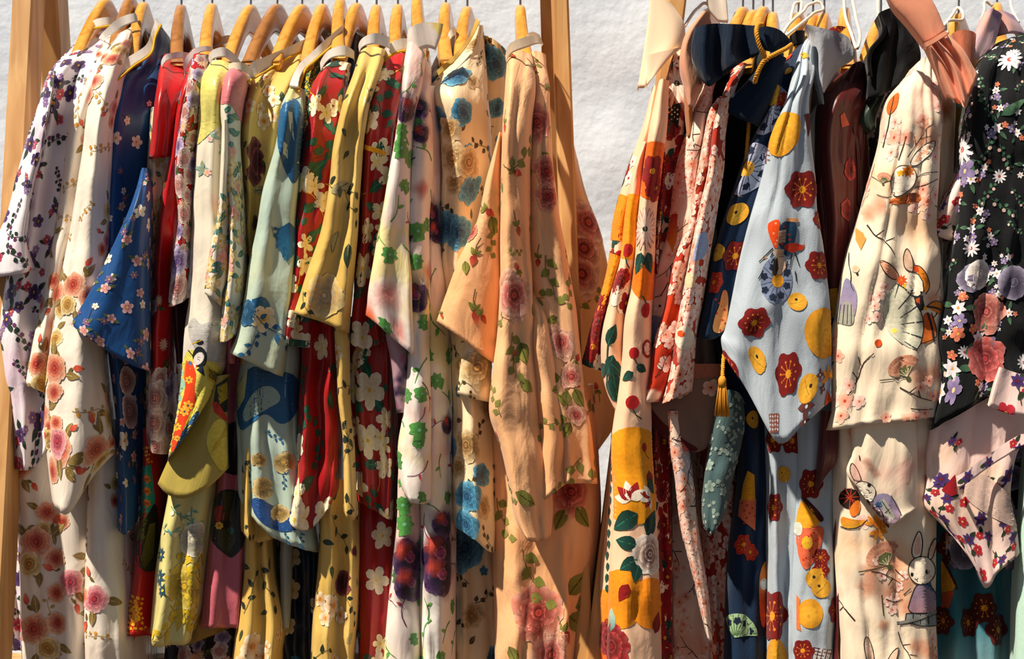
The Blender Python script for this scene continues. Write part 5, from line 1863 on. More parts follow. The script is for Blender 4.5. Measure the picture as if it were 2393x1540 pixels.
p = g.piece('sleeve', -0.205, '2 .5 0 4', '''
1708,72 1722,62 1736,60 1752,66 +17
1668,140 1682,130 1696,128 1712,134 +9
1640,210 1648,200 1656,205 1664,215 +3
1612,290 1626 1640 1656
1588,365 1606 1624 1644
1570,460 1588 1606 1626
1560,550 1576 1594 1612
1530,640 1550 1572 1594
1522,720 1540 1556 1576
1520,800 1532 1544 1558''', fold=0.003, back=0.1)
p.fill(P_R2, 0.022, 53)
m = Motif()
m.poly([(1566, 500), (1584, 500), (1582, 560), (1572, 590), (1560, 560)], 'b8281c', 2, c2='d88a2c')
m.line([(1545, 690), (1552, 680), (1562, 660), (1570, 655)], 1.6, '3a2a2a', 3); m.line([(1530, 695), (1548, 690)], 1.6, '3a2a2a', 3)
m.disc(1543, 715, 3, '3a2a2a', '3a2a2a', 3, 8, rings=1)
m.poly([(1522, 735), (1545, 740), (1550, 790), (1524, 800)], '9c98b4', 2)
p.draw(m)
p = g.piece('skirt', -0.212, '1.5 0 .5 2', '''
960: 1556 1572 1590 1606
1037: 1564 1580 1596 1612
1121: 1576 1590 1604 1620
1256: 1596 1607 1619 1634
1358: 1623 1632 1642 1652
1442: 1640 1646 1652 1660
1500: 1655 1658 1661 1665''', fold=0.0015, back=0.04)
p.fill(P_R2, 0.018, 54)
p = g.piece('body', -0.13, '1 0 1 0 3', '''
430: 1612 1628 1642 1656 1672
960: 1535 1570 1610 1650 1690
1300: 1540 1575 1612 1650 1690
1540: 1545 1580 1615 1650 1690
1640: 1545 1580 1615 1650 1690''', fold=0.005, back=0.2)
p.fill(P_R2, 0.028, 55, t0=0.4)

# ---- rust yukata
MR3 = cloth_mat('rust_cotton', 'b4391a', washes=[('d8501c', 6, 0.55, 0.12), ('f0d4c0', 13, 0.60, 0.025)], **COT)
P_R3 = [(ch_cl, 5, 0.018, 0.028), (cherry2, 2, 0.008, 0.013), (branch, 1, 0.014, 0.02)]
g = robe('yukata', 'rust red cotton yukata covered in pale cherry blossom', MR3, cat='yukata')
p = g.piece('sleeve', -0.228, '2 0 .8 3', '''
1676,232 1684,226 1692,226 1700,232 +4
1656,265 1666 1676 1688
1640,350 1652 1664 1676
1624,440 1636 1650 1664
1612,505 1624 1636 1650
1572,618 1590 1606 1622
1549,736 1566 1584 1602
1522,821 1540 1560 1582
1505,898 1526 1548 1570
1491,946 1508,942 1528,940 1550,942''', fold=0.002)
p.fill(P_R3, 0.02, 56, every=0.85, t1=0.88)
p = g.piece('sleeve', -0.245, '1.5 0 .8 3', '''
1716,152 1726,146 1736,146 1746,150 +8
1696,206 1704,196 1714,190 1724,194 +3
1676,262 1684 1694 1704
1665,310 1674 1684 1696
1655,400 1666 1678 1690
1631,505 1644 1658 1674
1613,601 1626 1640 1658
1596,689 1612 1628 1644
1579,787 1594 1610 1626
1567,871 1584,870 1602,868 1622,866
1549,944 1570,934 1592,922 1616,914''', fold=0.002)
p.fill(P_R3, 0.022, 57, every=0.85, t0=0.05)
m = Motif()
m.poly([(1634, 545), (1650, 540), (1656, 580), (1640, 605), (1618, 610)], 'a8b4d4', 3)
m.disc(1612, 655, 12, 'f2d4b0', 'f2d4b0', 3, 16, sy=1.5)
m.disc(1600, 790, 22, 'ece0d0', 'e4d8c4', 3, 18, sy=1.3); m.disc(1592, 780, 8, 'e0601c', 'e0601c', 4, 12)
p.draw(m)
MR3l = cloth_mat('brown_grey_lining', '9a7a6c', **COT)
p = g.piece('lining', -0.205, '1 0 0 2', '''
850: 1566 1600 1640 1695
940: 1500 1550 1610 1685
1000: 1530 1575 1625 1675
1565,1030 1595,1050 1635,1056 1662,1030''', mat=MR3l, fold=0.0015, back=0.03)
m = Motif().poly([(1495, 940), (1512, 940), (1545, 985), (1600, 1030), (1640, 1052), (1600, 1056), (1560, 1030), (1515, 985)], '64201a', 1, step=12)
m.poly([(1616, 830), (1690, 820), (1690, 880), (1620, 885)], 'b87a64', 1, step=12); p.draw(m)
p.fill([(cherry, 1, 0.01, 0.014)], 0.03, 58, every=0.4, t1=0.35)
p = g.piece('skirt', -0.15, '1 0 1 0 2', '''
1000: 1636 1658 1680 1700 1722
1300: 1650 1666 1682 1700 1716
1540: 1664 1676 1688 1700 1714
1640: 1664 1676 1688 1700 1714''', fold=0.003, back=0.2)
p.fill(P_R3, 0.026, 59)

# ---- two added robes, coloured dark to fill shaded gaps between the others
g = robe('robe', 'added dark maroon robe filling the shaded gap behind the rust red yukata', cloth_mat('deep_maroon_cotton', '3a1512', **COT), cat='robe')
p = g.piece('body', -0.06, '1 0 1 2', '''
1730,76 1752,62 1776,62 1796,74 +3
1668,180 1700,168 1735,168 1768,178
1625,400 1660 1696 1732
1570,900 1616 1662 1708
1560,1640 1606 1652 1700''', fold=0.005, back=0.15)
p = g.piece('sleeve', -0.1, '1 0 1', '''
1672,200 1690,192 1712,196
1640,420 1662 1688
1600,700 1625 1655''', fold=0.003)
g = robe('robe', 'added black robe filling the shaded gap behind the navy yukata', cloth_mat('black_brown_cotton', '1c1614', **COT), cat='robe')
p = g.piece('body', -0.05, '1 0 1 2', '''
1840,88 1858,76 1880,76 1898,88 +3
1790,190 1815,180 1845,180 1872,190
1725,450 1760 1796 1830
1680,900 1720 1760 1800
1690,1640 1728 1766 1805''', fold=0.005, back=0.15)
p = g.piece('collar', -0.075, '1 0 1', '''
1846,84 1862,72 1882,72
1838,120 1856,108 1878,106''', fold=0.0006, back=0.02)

# ---- dark green robe
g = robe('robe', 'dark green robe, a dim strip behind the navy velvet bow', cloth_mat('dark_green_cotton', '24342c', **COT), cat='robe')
p = g.piece('body', -0.1, '1 0 1 3', '''
1775,95 1795,72 1815,68 1835,80 +6
1735,180 1755,165 1780,160 1805,165
400: 1690 1712 1736 1762
800: 1650 1676 1702 1730
1300: 1668 1688 1708 1728
1640: 1668 1688 1708 1728''', fold=0.004, back=0.2)
p = g.piece('sleeve', -0.22, '1.5 0 .5 2', '''
1690,915 1705,910 1720,915 1735,930
1672,975 1692,970 1716,975 1740,985
1658,1040 1682 1706 1732
1647,1121 1668 1690 1714
1641,1205 1656,1210 1674,1210 1692,1205
1646,1234 1654,1244 1664,1247 1674,1238''', mat=cloth_mat('grey_green_lining', '566e70', **COT), fold=0.003)
p.fill([(sprig('8a9c98', '94a49c', 'a8b4a8', 5, 22), 1, 0.016, 0.022), (flower(5, '8aa098', 'a8b8ac', '94a49c'), 1, 0.006, 0.009)], 0.02, 60)

# ---- navy yukata with fans
MR4 = cloth_mat('navy_cotton', '123452', **COT)
disc_y = Motif().disc(0, 0, 1, 'ecc04c', 'e4ac38', 0, 20, rings=3).disc(-0.2, -0.15, 0.16, '4a3418', '4a3418', 1, 8, rings=1).line([(-0.5, 0.6), (0.2, 0), (0.6, -0.6)], 0.05, 'b88428', 1)
plumr = rose(['8e1816', '7a1210'], 10, 111, 0.0)
def plum_m(c0='7c1412', c1='8c1a16'):
    m = Motif().disc(0, 0, 1, c0, c1, 0, 30, 6, 0.28, rings=3)
    for k in range(10):
        a = k * 0.628
        m.line([(0, 0), (0.55 * math.cos(a), 0.55 * math.sin(a))], 0.05, 'd87a28', 1)
        m.disc(0.6 * math.cos(a), 0.6 * math.sin(a), 0.07, 'e09030', 'e09030', 1, 6, rings=1)
    return m.disc(0, 0, 0.22, 'ecb030', 'e8a428', 2, 10, rings=1)
plum_d = plum_m(); plum_r = plum_m('b83018', 'c83c1c')
def fan_m(c, rib, heart=None, a0=0.0, a1=math.pi, r=1.0):
    m = Motif()
    n = 18
    pts = [(0, 0)] + [(r * math.cos(a0 + (a1 - a0) * k / n), r * math.sin(a0 + (a1 - a0) * k / n)) for k in range(n + 1)]
    m.poly(pts, c, 0, step=0.3)
    for k in range(9):
        a = a0 + (a1 - a0) * (k + 0.5) / 9
        m.line([(0.1 * math.cos(a), 0.1 * math.sin(a)), (0.97 * math.cos(a), 0.97 * math.sin(a))], 0.035, rib, 1, step=0.25)
    for k in range(4):
        a = a0 + (a1 - a0) * (k + 0.5) / 4
        m.put(flower(5, '1c2c4a', '1c2c4a', '1c2c4a', w=0.42), 0.7 * math.cos(a), 0.7 * math.sin(a), 0.16, k, 2)
    if heart: m.disc(0, 0, 0.3, heart, heart, 3, 14)
    return m
fan_b = fan_m('9aa4c0', '2a3450', 'ecb43c')
g = robe('yukata', 'navy blue cotton yukata with yellow discs and grey fans', MR4, cat='yukata')
p = g.piece('sleeve', -0.225, '2 0 1 1 4', '''
1868,106 1880,97 1892,94 1904,97 1916,106 +17
1830,148 1842,138 1856,130 1872,124 1888,118 +6
1812,178 1824,176 1838,176 1852,178 1868,182 +2
1786,270 1802 1818 1834 1850
1752,341 1770 1788 1806 1826
1718,439 1736 1754 1772 1792
1696,505 1714 1732 1750 1772
1667,601 1686 1704 1722 1745
1647,719 1664 1682 1700 1724
1630,788 1648,792 1666,793 1684,784 1706,770''', fold=0.002, back=0.08)
for x, y, q, s_, r in ((1800, 255, fan_m('b0b4c8', '2a3450', None), 0.036, -1.2), (1808, 222, disc_y, 0.015, 0), (1822, 232, plum_r, 0.01, 0), (1745, 395, fan_m('aeb4c8', '2a3450', 'ecb43c', -2.4, 1.5), 0.036, 0.2), (1722, 500, disc_y, 0.0155, 0), (1718, 598, plum_d, 0.019, 0), (1676, 590, disc_y, 0.012, 0), (1669, 660, plum_r, 0.014, 0),
   (1840, 137, plum_r, 0.012, 0), (1838, 166, disc_y, 0.008, 0)): p.at(x, y, q, s_, r)
m = Motif().poly([(1684, 690), (1690, 675), (1702, 682), (1700, 740), (1690, 778), (1662, 778), (1668, 740), (1680, 715)], 'e8945c', 1, c2='ecb070')
for k in range(10): m.disc(1672 + (k * 7) % 26, 700 + k * 8, 2.6, 'c84424', 'c84424', 2, 7, rings=1)
m.line([(1712, 462), (1726, 458), (1734, 459)], 2, 'b89a84', 1); p.draw(m)
p = g.piece('skirt', -0.185, '1 0 .6 2 5', '''
780: 1680 1706 1734 1762 1792
930: 1716 1738 1760 1780 1800
1040: 1734 1750 1768 1786 1805
1138: 1731 1750 1768 1786 1805
1290: 1714 1738 1760 1782 1805
1540: 1705 1730 1755 1780 1805
1640: 1703 1728 1754 1780 1805''', fold=0.0025, back=0.2)
m = Motif().poly([(1748, 1100), (1762, 1110), (1764, 1170), (1732, 1170), (1738, 1130)], 'ecac28', 1)
m.poly([(1730, 1168), (1766, 1166), (1764, 1240), (1742, 1222), (1726, 1205)], 'e8845c', 1)
for k in range(9): m.disc(1735 + (k * 11) % 28, 1175 + k * 6, 2.6, 'c84424', 'c84424', 2, 7, rings=1)
m.poly([(1775, 1330), (1795, 1300), (1800, 1380), (1788, 1470), (1776, 1460), (1772, 1380)], 'd88a38', 1, c2='d8704c')
m.disc(1784, 1365, 9, 'd8dcd4', 'd8dcd4', 2, 12, sy=1.5)
p.draw(m)
for x, y, q, s_, r in ((1738, 1272, plum_r, 0.013, 0), (1752, 1290, plum_r, 0.011, 0), (1760, 980, disc_y, 0.012, 0), (1718, 1490, fan_m('a8c49c', '5a7a50', None, -2.6, -0.4), 0.032, 0.3)): p.at(x, y, q, s_, r)

# ---- pale blue yukata with plum blossom
MR5 = cloth_mat('pale_blue_cotton', 'bcc7d0', **dict(COT, weave=0.3))
fold_moon = Motif().disc(0, 0, 1, 'ecbc44', 'e2a42c', 0, 24, rings=4).disc(0.2, 0.25, 0.42, 'd89a24', 'e0a830', 1, 14).disc(0.2, 0.25, 0.3, 'e8b43c', 'e8b43c', 2, 12)
shuri = Motif()
for k in range(4): shuri.blade(0, 0, k * math.pi / 2, 1, 0.28, '6a3a34', '84504a', 0, 4, 1.0)
shuri.disc(0, 0, 0.15, 'cdd6de', 'cdd6de', 1, 8, rings=1)
maple = Motif()
for a in (-1.57, -0.7, 0.1, -2.4, 3.0): maple.blade(0, 0, a, 1, 0.2, 'e08a24', 'ecac44', 0, 4, 1.0)
g = robe('yukata', 'pale blue cotton yukata with maroon plum blossoms and yellow moons', MR5, cat='yukata')
p = g.piece('sleeve', -0.255, '1.5 .3 0 .8 2', '''
1896,86 1906,80 1916,79 1926,82 1936,90 +20
1872,116 1880,110 1888,112 1896,118 1906,126 +7
1852,175 1864,175 1876,176 1888,178 1900,182 +2
1836,236 1850 1864 1878 1892
1802,321 1826 1850 1874 1896
1785,398 1814 1842 1872 1903
1755,505 1794 1832 1872 1912
1736,580 1780 1824 1876 1926
1716,675 1768 1820 1878 1936
1697,765 1758 1820 1880 1941
1687,800 1752,870 1820,950 1882,920 1945,890
1692,828 1752,918 1822,1036 1882,988 1946,936''', fold=0.003)
for x, y, q, s_, r in ((1832, 308, fold_moon, 0.026, 0), (1824, 330, fold_moon, 0.020, 0), (1874, 443, plum_d, 0.023, 0), (1914, 620, plum_d, 0.0175, 0), (1762, 754, plum_d, 0.0185, 0), (1708, 862, plum_d, 0.022, 0), (1842, 874, plum_d, 0.0165, 0), (1926, 775, fold_moon, 0.030, 0), (1768, 840, disc_y, 0.0145, 1), (1863, 705, disc_y, 0.0125, 0.5), (1888, 908, disc_y, 0.0145, 2), (1912, 515, plum_d, 0.011, 0), (1878, 130, disc_y, 0.009, 0),
   (1884, 950, shuri, 0.014, 0.3), (1916, 876, shuri, 0.008, 0), (1922, 908, shuri, 0.008, 0.5), (1880, 985, shuri, 0.009, 0.2), (1935, 882, maple, 0.016, 0), (1782, 355, plum_r, 0.007, 0)): p.at(x, y, q, s_, r)
m = Motif()
# figure printed head down: fan, kimono, sash
m.disc(1814, 655, 37, '8f9bb4', '8795b0', 0, 28, rings=5, sy=1.5)
for k in range(15):
    a = k * 2 * math.pi / 15
    m.line([(1817 + 12 * math.cos(a), 655 + 15 * math.sin(a)), (1814 + 36 * math.cos(a), 655 + 52 * math.sin(a))], 1.3, '39455e', 1, step=10)
for k, (x, y) in enumerate(((1786, 646), (1788, 678), (1806, 695), (1824, 690), (1838, 668), (1806, 625), (1838, 638))): m.put(flower(5, '24344e', '24344e', '24344e', w=0.42), x, y, 9, k, 2)
m.disc(1817, 656, 13.5, 'ecb030', 'e8a828', 3, 18, sy=1.2)
m.poly([(1790, 526), (1808, 514), (1824, 513), (1819, 545), (1818, 580), (1808, 580)], 'ea5c14', 3, step=9)
for x, y in ((1813, 522), (1808, 545), (1815, 562), (1812, 570)): m.disc(x, y, 2.6, 'f2b088', 'f2b088', 4, 8, rings=1)
m.poly([(1828, 517), (1850, 518), (1864, 524), (1856, 570), (1845, 598), (1834, 600), (1818, 570), (1820, 540)], '24506c', 3, step=9)
m.poly([(1836, 510), (1864, 510), (1865, 520), (1836, 517)], 'd8a070', 4)
for x, y in ((1832, 530), (1842, 548), (1845, 560), (1826, 570)): m.disc(x, y, 4, 'b03c24', 'b03c24', 4, 8, sy=0.7)
m.poly([(1819, 540), (1836, 536), (1834, 566), (1818, 568)], 'd8bca0', 4, step=8)
for k in range(5): m.line([(1821 + k * 3.2, 541), (1820 + k * 3, 567)], 0.9, '5a4038', 5, step=9)
for k in range(3): m.line([(1819, 547 + k * 7), (1835, 544 + k * 7)], 0.9, '5a4038', 5)
m.poly([(1830, 572), (1858, 566), (1878, 576), (1880, 558), (1879, 584), (1862, 586), (1850, 592), (1832, 582)], 'c8401c', 4, step=9)
m.poly([(1808, 582), (1832, 582), (1828, 602), (1812, 604)], 'd8b89c', 4, step=8)
for k in range(4): m.line([(1809, 585 + k * 5), (1831, 584 + k * 5)], 0.9, '5a4038', 5)
m.poly([(1810, 604), (1832, 602), (1836, 625), (1824, 642), (1812, 638)], 'e6c8ac', 4, step=8)
m.poly([(1808, 605), (1816, 602), (1818, 628), (1812, 645), (1804, 640)], '3a2c28', 5, step=9)
for a, b in (((1806, 580), (1774, 612)), ((1806, 590), (1800, 602)), ((1808, 604), (1802, 614)), ((1850, 592), (1846, 626)), ((1857, 590), (1868, 622)), ((1783, 632), (1772, 652)), ((1858, 634), (1861, 658)), ((1840, 610), (1836, 632))): m.line([a, b], 3.0, '33302e', 3, 0.3, step=8)
m.line([(1792, 600), (1780, 606)], 2, 'c88a30', 4); m.line([(1846, 630), (1835, 640)], 4, '24344e', 4)
# lattice, arch, pagoda, long fold
m.poly([(1796, 968), (1820, 966), (1818, 1012), (1800, 1012)], 'a86a5c', 0, step=9)
for k in range(4):
    for q in range(4): m.disc(1800 + k * 5.5, 974 + q * 10, 2.2, 'd8d8d8', 'd8d8d8', 1, 4, rings=1, sy=1.8)
m.poly([(1926, 946), (1933, 910), (1944, 938), (1930, 952)], 'd8642c', 1); p.draw(m)
m = Motif()
m.poly([(1879, 268), (1890, 265), (1893, 300), (1888, 322)], '6a1c14', 1); m.line([(1798, 330), (1792, 350), (1790, 382)], 2.2, '9a3020', 1, step=9)
for k in range(4): m.line([(1793, 340 + k * 11), (1800, 341 + k * 11)], 1.6, '9a3020', 1)
p.draw(m)
p = g.piece('skirt', -0.19, '2 0 1 1 5', '''
900: 1790 1812 1834 1856 1872
1300: 1795 1815 1836 1856 1870
1540: 1795 1815 1836 1854 1868
1640: 1795 1815 1836 1854 1868''', fold=0.0025, back=0.2)
for x, y, q, s_ in ((1808, 1186, plum_d, 0.0175), (1805, 1440, plum_d, 0.031), (1806, 1028, plum_d, 0.016), (1829, 1108, disc_y, 0.011), (1852, 1030, plum_d, 0.016), (1812, 1535, fold_moon, 0.024)): p.at(x, y, q, s_)
p = g.piece('skirt', -0.2, '1 0 .5 1 5', '''
900: 1866 1890 1915 1938 1965
1150: 1872 1895 1918 1940 1965
1324: 1862 1888 1912 1938 1960
1540: 1860 1885 1910 1935 1955
1640: 1860 1885 1910 1935 1955''', fold=0.002, back=0.2)
m = Motif()
m.poly([(1870, 1160), (1880, 1158), (1922, 1205), (1926, 1216), (1916, 1222), (1900, 1200)], '54201a', 2, step=9)
m.poly([(1872, 1168), (1884, 1172), (1915, 1212), (1912, 1232), (1864, 1236), (1866, 1200)], 'ecac28', 1, step=9)
m.poly([(1880, 1234), (1927, 1226), (1924, 1260), (1908, 1300), (1890, 1330), (1876, 1330), (1864, 1290), (1864, 1238)], 'e47a54', 1, step=9)
for k in range(16): m.disc(1872 + (k * 17) % 48, 1242 + (k * 11) % 70, 2.8, 'c84424', 'c84424', 2, 7, rings=1)
m.disc(1886, 1268, 12, 'e8c038', 'e8c038', 3, 12, sy=1.3); m.disc(1868, 1236, 8, 'd8dcd0', 'd8dcd0', 3, 12, sy=2.0)
m.disc(1893, 1434, 30, 'ecbc44', 'e2a42c', 1, 26, rings=5, sy=1.15)
for x, y in ((1882, 1412), (1902, 1415), (1890, 1440), (1908, 1430)): m.disc(x, y, 4, 'd89c28', 'dca430', 2, 10, rings=1)
m.poly([(1862, 1390), (1870, 1400), (1868, 1440), (1872, 1475), (1862, 1470)], 'e4884c', 1)
m.poly([(1902, 1512), (1945, 1520), (1940, 1540), (1896, 1540)], 'd4d4d6', 1, step=12)
for k in range(4): m.line([(1900 + k * 2, 1513 + k * 8), (1944 - k, 1520 + k * 8)], 2, '6a2a22', 2, step=10)
for k in range(5): m.line([(1903 + k * 10, 1512 + k * 2), (1897 + k * 10, 1542)], 2, '6a2a22', 2, step=10)
p.draw(m)
for x, y, q, s_ in ((1895, 1131, plum_d, 0.0185), (1917, 1302, plum_d, 0.011), (1917, 1332, plum_d, 0.011), (1906, 1352, disc_y, 0.0135), (1918, 1373, disc_y, 0.0135), (1876, 1520, plum_d, 0.014), (1950, 1425, plum_d, 0.016)): p.at(x, y, q, s_)

# ---- grey robe with a red flower, hidden
g = robe('robe', 'pale robe with a dark red flower, peeping out above the grey velvet sash', cloth_mat('pale_cotton', 'd8d0c8', **COT), cat='robe')
p = g.piece('body', -0.06, '1 0 1 2', '''
1934,72 1952,62 1976,64 1996,80
1925,130 1950,125 1976,128 2000,134
1905,300 1930 1956 1985
1910,600 1935 1960 1985
1925,1000 1942 1960 1980''', back=0.2)
p.at(1968, 82, plum_m('7a1610', '8a2014'), 0.024)

# ---- maroon kimono
MR6 = cloth_mat('maroon_satin', '661310', **dict(SAT, rough=0.45))
redspot = rose(['a81c14', 'c02a1c', '8e1612', 'b4241a'], 6, 121, 0.2)
g = robe('kimono', 'plain maroon kimono with dim red blooms', MR6, PRINT_SATIN)
p = g.piece('body', -0.19, '2 0 1 2 5', '''
1990,150 2002,144 2015,142 2028,145 2040,150 +8
1945,200 1968,190 1992,185 2015,188 2040,195 +3
1922,250 1946,250 1970,252 1996,255 2025,260
1918,340 1940 1964 1990 2020
1920,450 1942 1964 1988 2015
1930,600 1948 1968 1990 2010
1938,800 1955 1972 1990 2005
1940,1000 1955 1970 1985 2000
1944,1400 1956 1970 1985 1998
1946,1640 1956 1970 1985 1998''', fold=0.005, back=0.25)
for x, y in ((1982, 395), (1978, 490), (1942, 205)): p.at(x, y, redspot, 0.014)
m = Motif().poly([(1963, 270), (1972, 262), (1984, 292), (1966, 298)], 'd8643c', 1)
m.poly([(1936, 676), (1956, 672), (1958, 740), (1938, 745)], 'd8a024', 1, step=10); p.draw(m)
p = g.piece('sleeve', -0.215, '1 0 .5 1', '''
960: 1920 1932 1945 1962
1060: 1912 1924 1940 1958
1904,1150 1915,1140 1930,1115 1952,1085''', fold=0.001)
p = g.piece('lapel', -0.16, '1 0 2 3', '''
1992,150 2005,145 2020,148 2036,156
1968,200 1985,200 2005,205 2030,212
1972,260 1985,262 2000,266 2024,270
1990,330 2000,332 2012,336 2030,340
1995,480 2006 2018 2034''', mat=cloth_mat('dark_maroon_satin', '541310', **SAT), fold=0.001)

# ---- black robe, deep in the shade
g = robe('robe', 'black flowered robe in deep shade left of the cream rabbit kimono', cloth_mat('black_cotton', '15171c', **COT), cat='robe')
p = g.piece('body', -0.1, '1 0 1 2', '''
2040,170 2062,160 2085,160 2105,170
2005,240 2035 2065 2090
1998,350 2026 2055 2080
1990,600 2015 2040 2060
1985,1000 2005 2025 2045
1985,1640 2005 2025 2045''', fold=0.004, back=0.2)
p.fill([(flower(5, '8a8494', 'a89ca4', 'c08a50', w=0.36), 1, 0.007, 0.01)], 0.02, 61, t1=0.4)
p = g.piece('sleeve', -0.16, '1 0 1', '''
2030,235 2050,228 2070,222
2008,285 2025,282 2048,280
2030,312 2038,306 2048,298''', mat=cloth_mat('dark_green_silk', '2c3e34', **SAT), fold=0.001)

# ---- cream rabbit kimono
MR7 = cloth_mat('cream_cotton', 'f0e2cc', washes=[('f0cfae', 7, 0.60, 0.06), ('e8c4b4', 10, 0.64, 0.05)], **COT)
fan_p = Motif().poly([(0, 0.1), (-0.9, 0.25), (-1, -0.3), (-0.6, -0.85), (0.05, -1.05), (0.55, -0.9)], 'd8a488', 0, step=0.25)
for k in range(22):
    a = -2.9 + 1.8 * (k % 11) / 10; rr = 0.6 + 0.3 * (k // 11)
    fan_p.disc(rr * math.cos(a), rr * math.sin(a), 0.09, 'c08470', 'cf9880', 1, 6, rings=1)
fan_p.poly([(0.05, 0.12), (-0.4, 0.1), (-0.42, -0.25), (-0.1, -0.5), (0.28, -0.42)], '6a7048', 2, step=0.25).line([(-1.3, 0.5), (0.1, 0.15)], 0.05, '5a5230', 3, step=0.3).disc(0.14, 0.2, 0.13, '5a6038', '5a6038', 3, 8, rings=1)
for k in range(5): fan_p.line([(0.05, 0.1), (-0.38 + k * 0.15, 0.02 - k * 0.12)], 0.03, 'd8ccb0', 3)
peachdot = wash('e8a070', 0.8, 5, 7)
P_R7 = [(ch_cl, 3, 0.018, 0.028), (branch, 3, 0.022, 0.034), (cherry2, 2, 0.008, 0.012), (peachdot, 2, 0.006, 0.012)]
INK = '2c2624'
def rabbit(m, x, y, s, flipx=1, robe_c='8a8cac', skirt='9a9a90', ly=3, look=1):
    """a rabbit in a robe: x, y is the chin; s is the height of the head in pixels"""
    f = flipx
    def P(a, b): return (x + f * a * s, y + b * s)
    def outline(pts, w=0.035): m.line(pts + [pts[0]], w * s, INK, ly + 3, step=s * 0.2)
    ears = [[P(-0.30, -0.95), P(-0.36, -1.3), P(-0.22, -1.75), P(-0.06, -2.05), P(0.06, -1.7), P(0.04, -1.25), P(-0.02, -1.0)], [P(0.22, -0.95), P(0.32, -1.4), P(0.52, -1.75), P(0.58, -1.6), P(0.52, -1.3), P(0.40, -0.9)]]
    for e in ears:
        m.poly(e, 'efe4d4', ly, step=s * 0.22); outline(e)
        c = (sum(q[0] for q in e) / len(e), sum(q[1] for q in e) / len(e))
        m.poly([((q[0] - c[0]) * 0.6 + c[0], (q[1] - c[1]) * 0.72 + c[1]) for q in e], 'e8c0ac', ly + 1, step=s * 0.22)
    body = [P(-0.18, 0.0), P(0.32, 0.0), P(0.62, 0.5), P(0.68, 1.1), P(-0.55, 1.15), P(-0.38, 0.5)]
    m.poly(body, robe_c, ly, step=s * 0.25, c2='b08c94'); outline(body)
    sk = [P(-0.55, 1.12), P(0.68, 1.08), P(0.74, 1.55), P(0.2, 1.62), P(-0.6, 1.45)]
    m.poly(sk, skirt, ly, step=s * 0.25); outline(sk)
    for k in range(4): m.line([P(-0.3 + k * 0.28, 1.12), P(-0.32 + k * 0.3, 1.52)], 0.03 * s, INK, ly + 3, step=s * 0.2)
    m.poly([P(0.05, 0.0), P(0.36, -0.05), P(0.45, 0.3), P(0.22, 0.18)], '3a6a8c', ly + 2, step=s * 0.25)
    hd = [P(math.cos(a) * 0.50 + 0.02, -0.5 + math.sin(a) * 0.53) for a in [k * math.pi / 9 for k in range(18)]]
    m.poly(hd, 'f1e6d4', ly + 4, step=s * 0.22); m.line(hd + [hd[0]], 0.035 * s, INK, ly + 6, step=s * 0.15)
    m.disc(*P(0.22 * look, -0.45), 0.075 * s, INK, INK, ly + 6, 10, rings=1, sy=1.3); m.disc(*P(-0.34 * look, -0.35), 0.06 * s, INK, INK, ly + 6, 10, rings=1, sy=1.3)
    m.line([P(-0.1, -0.22), P(-0.16, -0.15), P(-0.24, -0.2)], 0.03 * s, INK, ly + 6); m.line([P(-0.16, -0.15), P(-0.12, -0.08)], 0.03 * s, INK, ly + 6)
    m.disc(*P(0.32 * look, -0.28), 0.1 * s, 'e8b4a0', 'f1e0cc', ly + 5, 10, rings=1)
    return m
g = robe('kimono', 'cream cotton kimono printed with rabbits, fans and cherry twigs', MR7)
p = g.piece('sleeve', -0.25, '3 1 0 .6 .3 3', '''
2118,180 2134,160 2152,142 2170,132 2182,138 2192,150 +5
2072,240 2098,234 2126,230 2152,230 2176,234 2200,240 +1
2063,321 2090 2118 2146 2172 2198
2038,415 2070 2102 2134 2164 2196
2008,515 2046 2084 2122 2156 2192
1980,600 2024 2068 2112 2154 2198
1960,715 2008 2056 2106 2154 2206
1946,800 1996 2046 2098 2150 2204
1944,880 1992 2044 2096 2146 2200
1948,950 1992,948 2042,944 2094,940 2146,934 2198,930
1933,1006 1986,1000 2038,992 2090,986 2142,980 2196,974''', fold=0.0034)
p.fill(P_R7, 0.036, 62, every=0.45)
m = Motif()
# watercolour bloom at the shoulder, twigs
for x, y, r in ((2160, 290, 26), (2180, 330, 28), (2150, 330, 22), (2060, 480, 26), (2030, 500, 20), (2180, 700, 22), (2150, 880, 28), (2185, 870, 26), (2120, 980, 16)):
    m.put(wash('e4a888', 0.75, 5, x), x, y, r * 1.15, 0, 0)
m.poly([(2075, 240), (2090, 222), (2104, 214), (2098, 250), (2080, 270), (2072, 262)], 'd8762c', 1, step=10)
m.line([(2090, 225), (2080, 270), (2076, 300), (2064, 345)], 1.8, INK, 2, step=10)
for a in (((2120, 368), (2140, 340), (2165, 300), (2180, 290)), ((2140, 340), (2136, 318)), ((2150, 325), (2175, 318)), ((2165, 300), (2165, 335)), ((2100, 375), (2112, 340), (2118, 318))): m.line(list(a), 2.4, '4a3028', 2, 0.4, step=10)
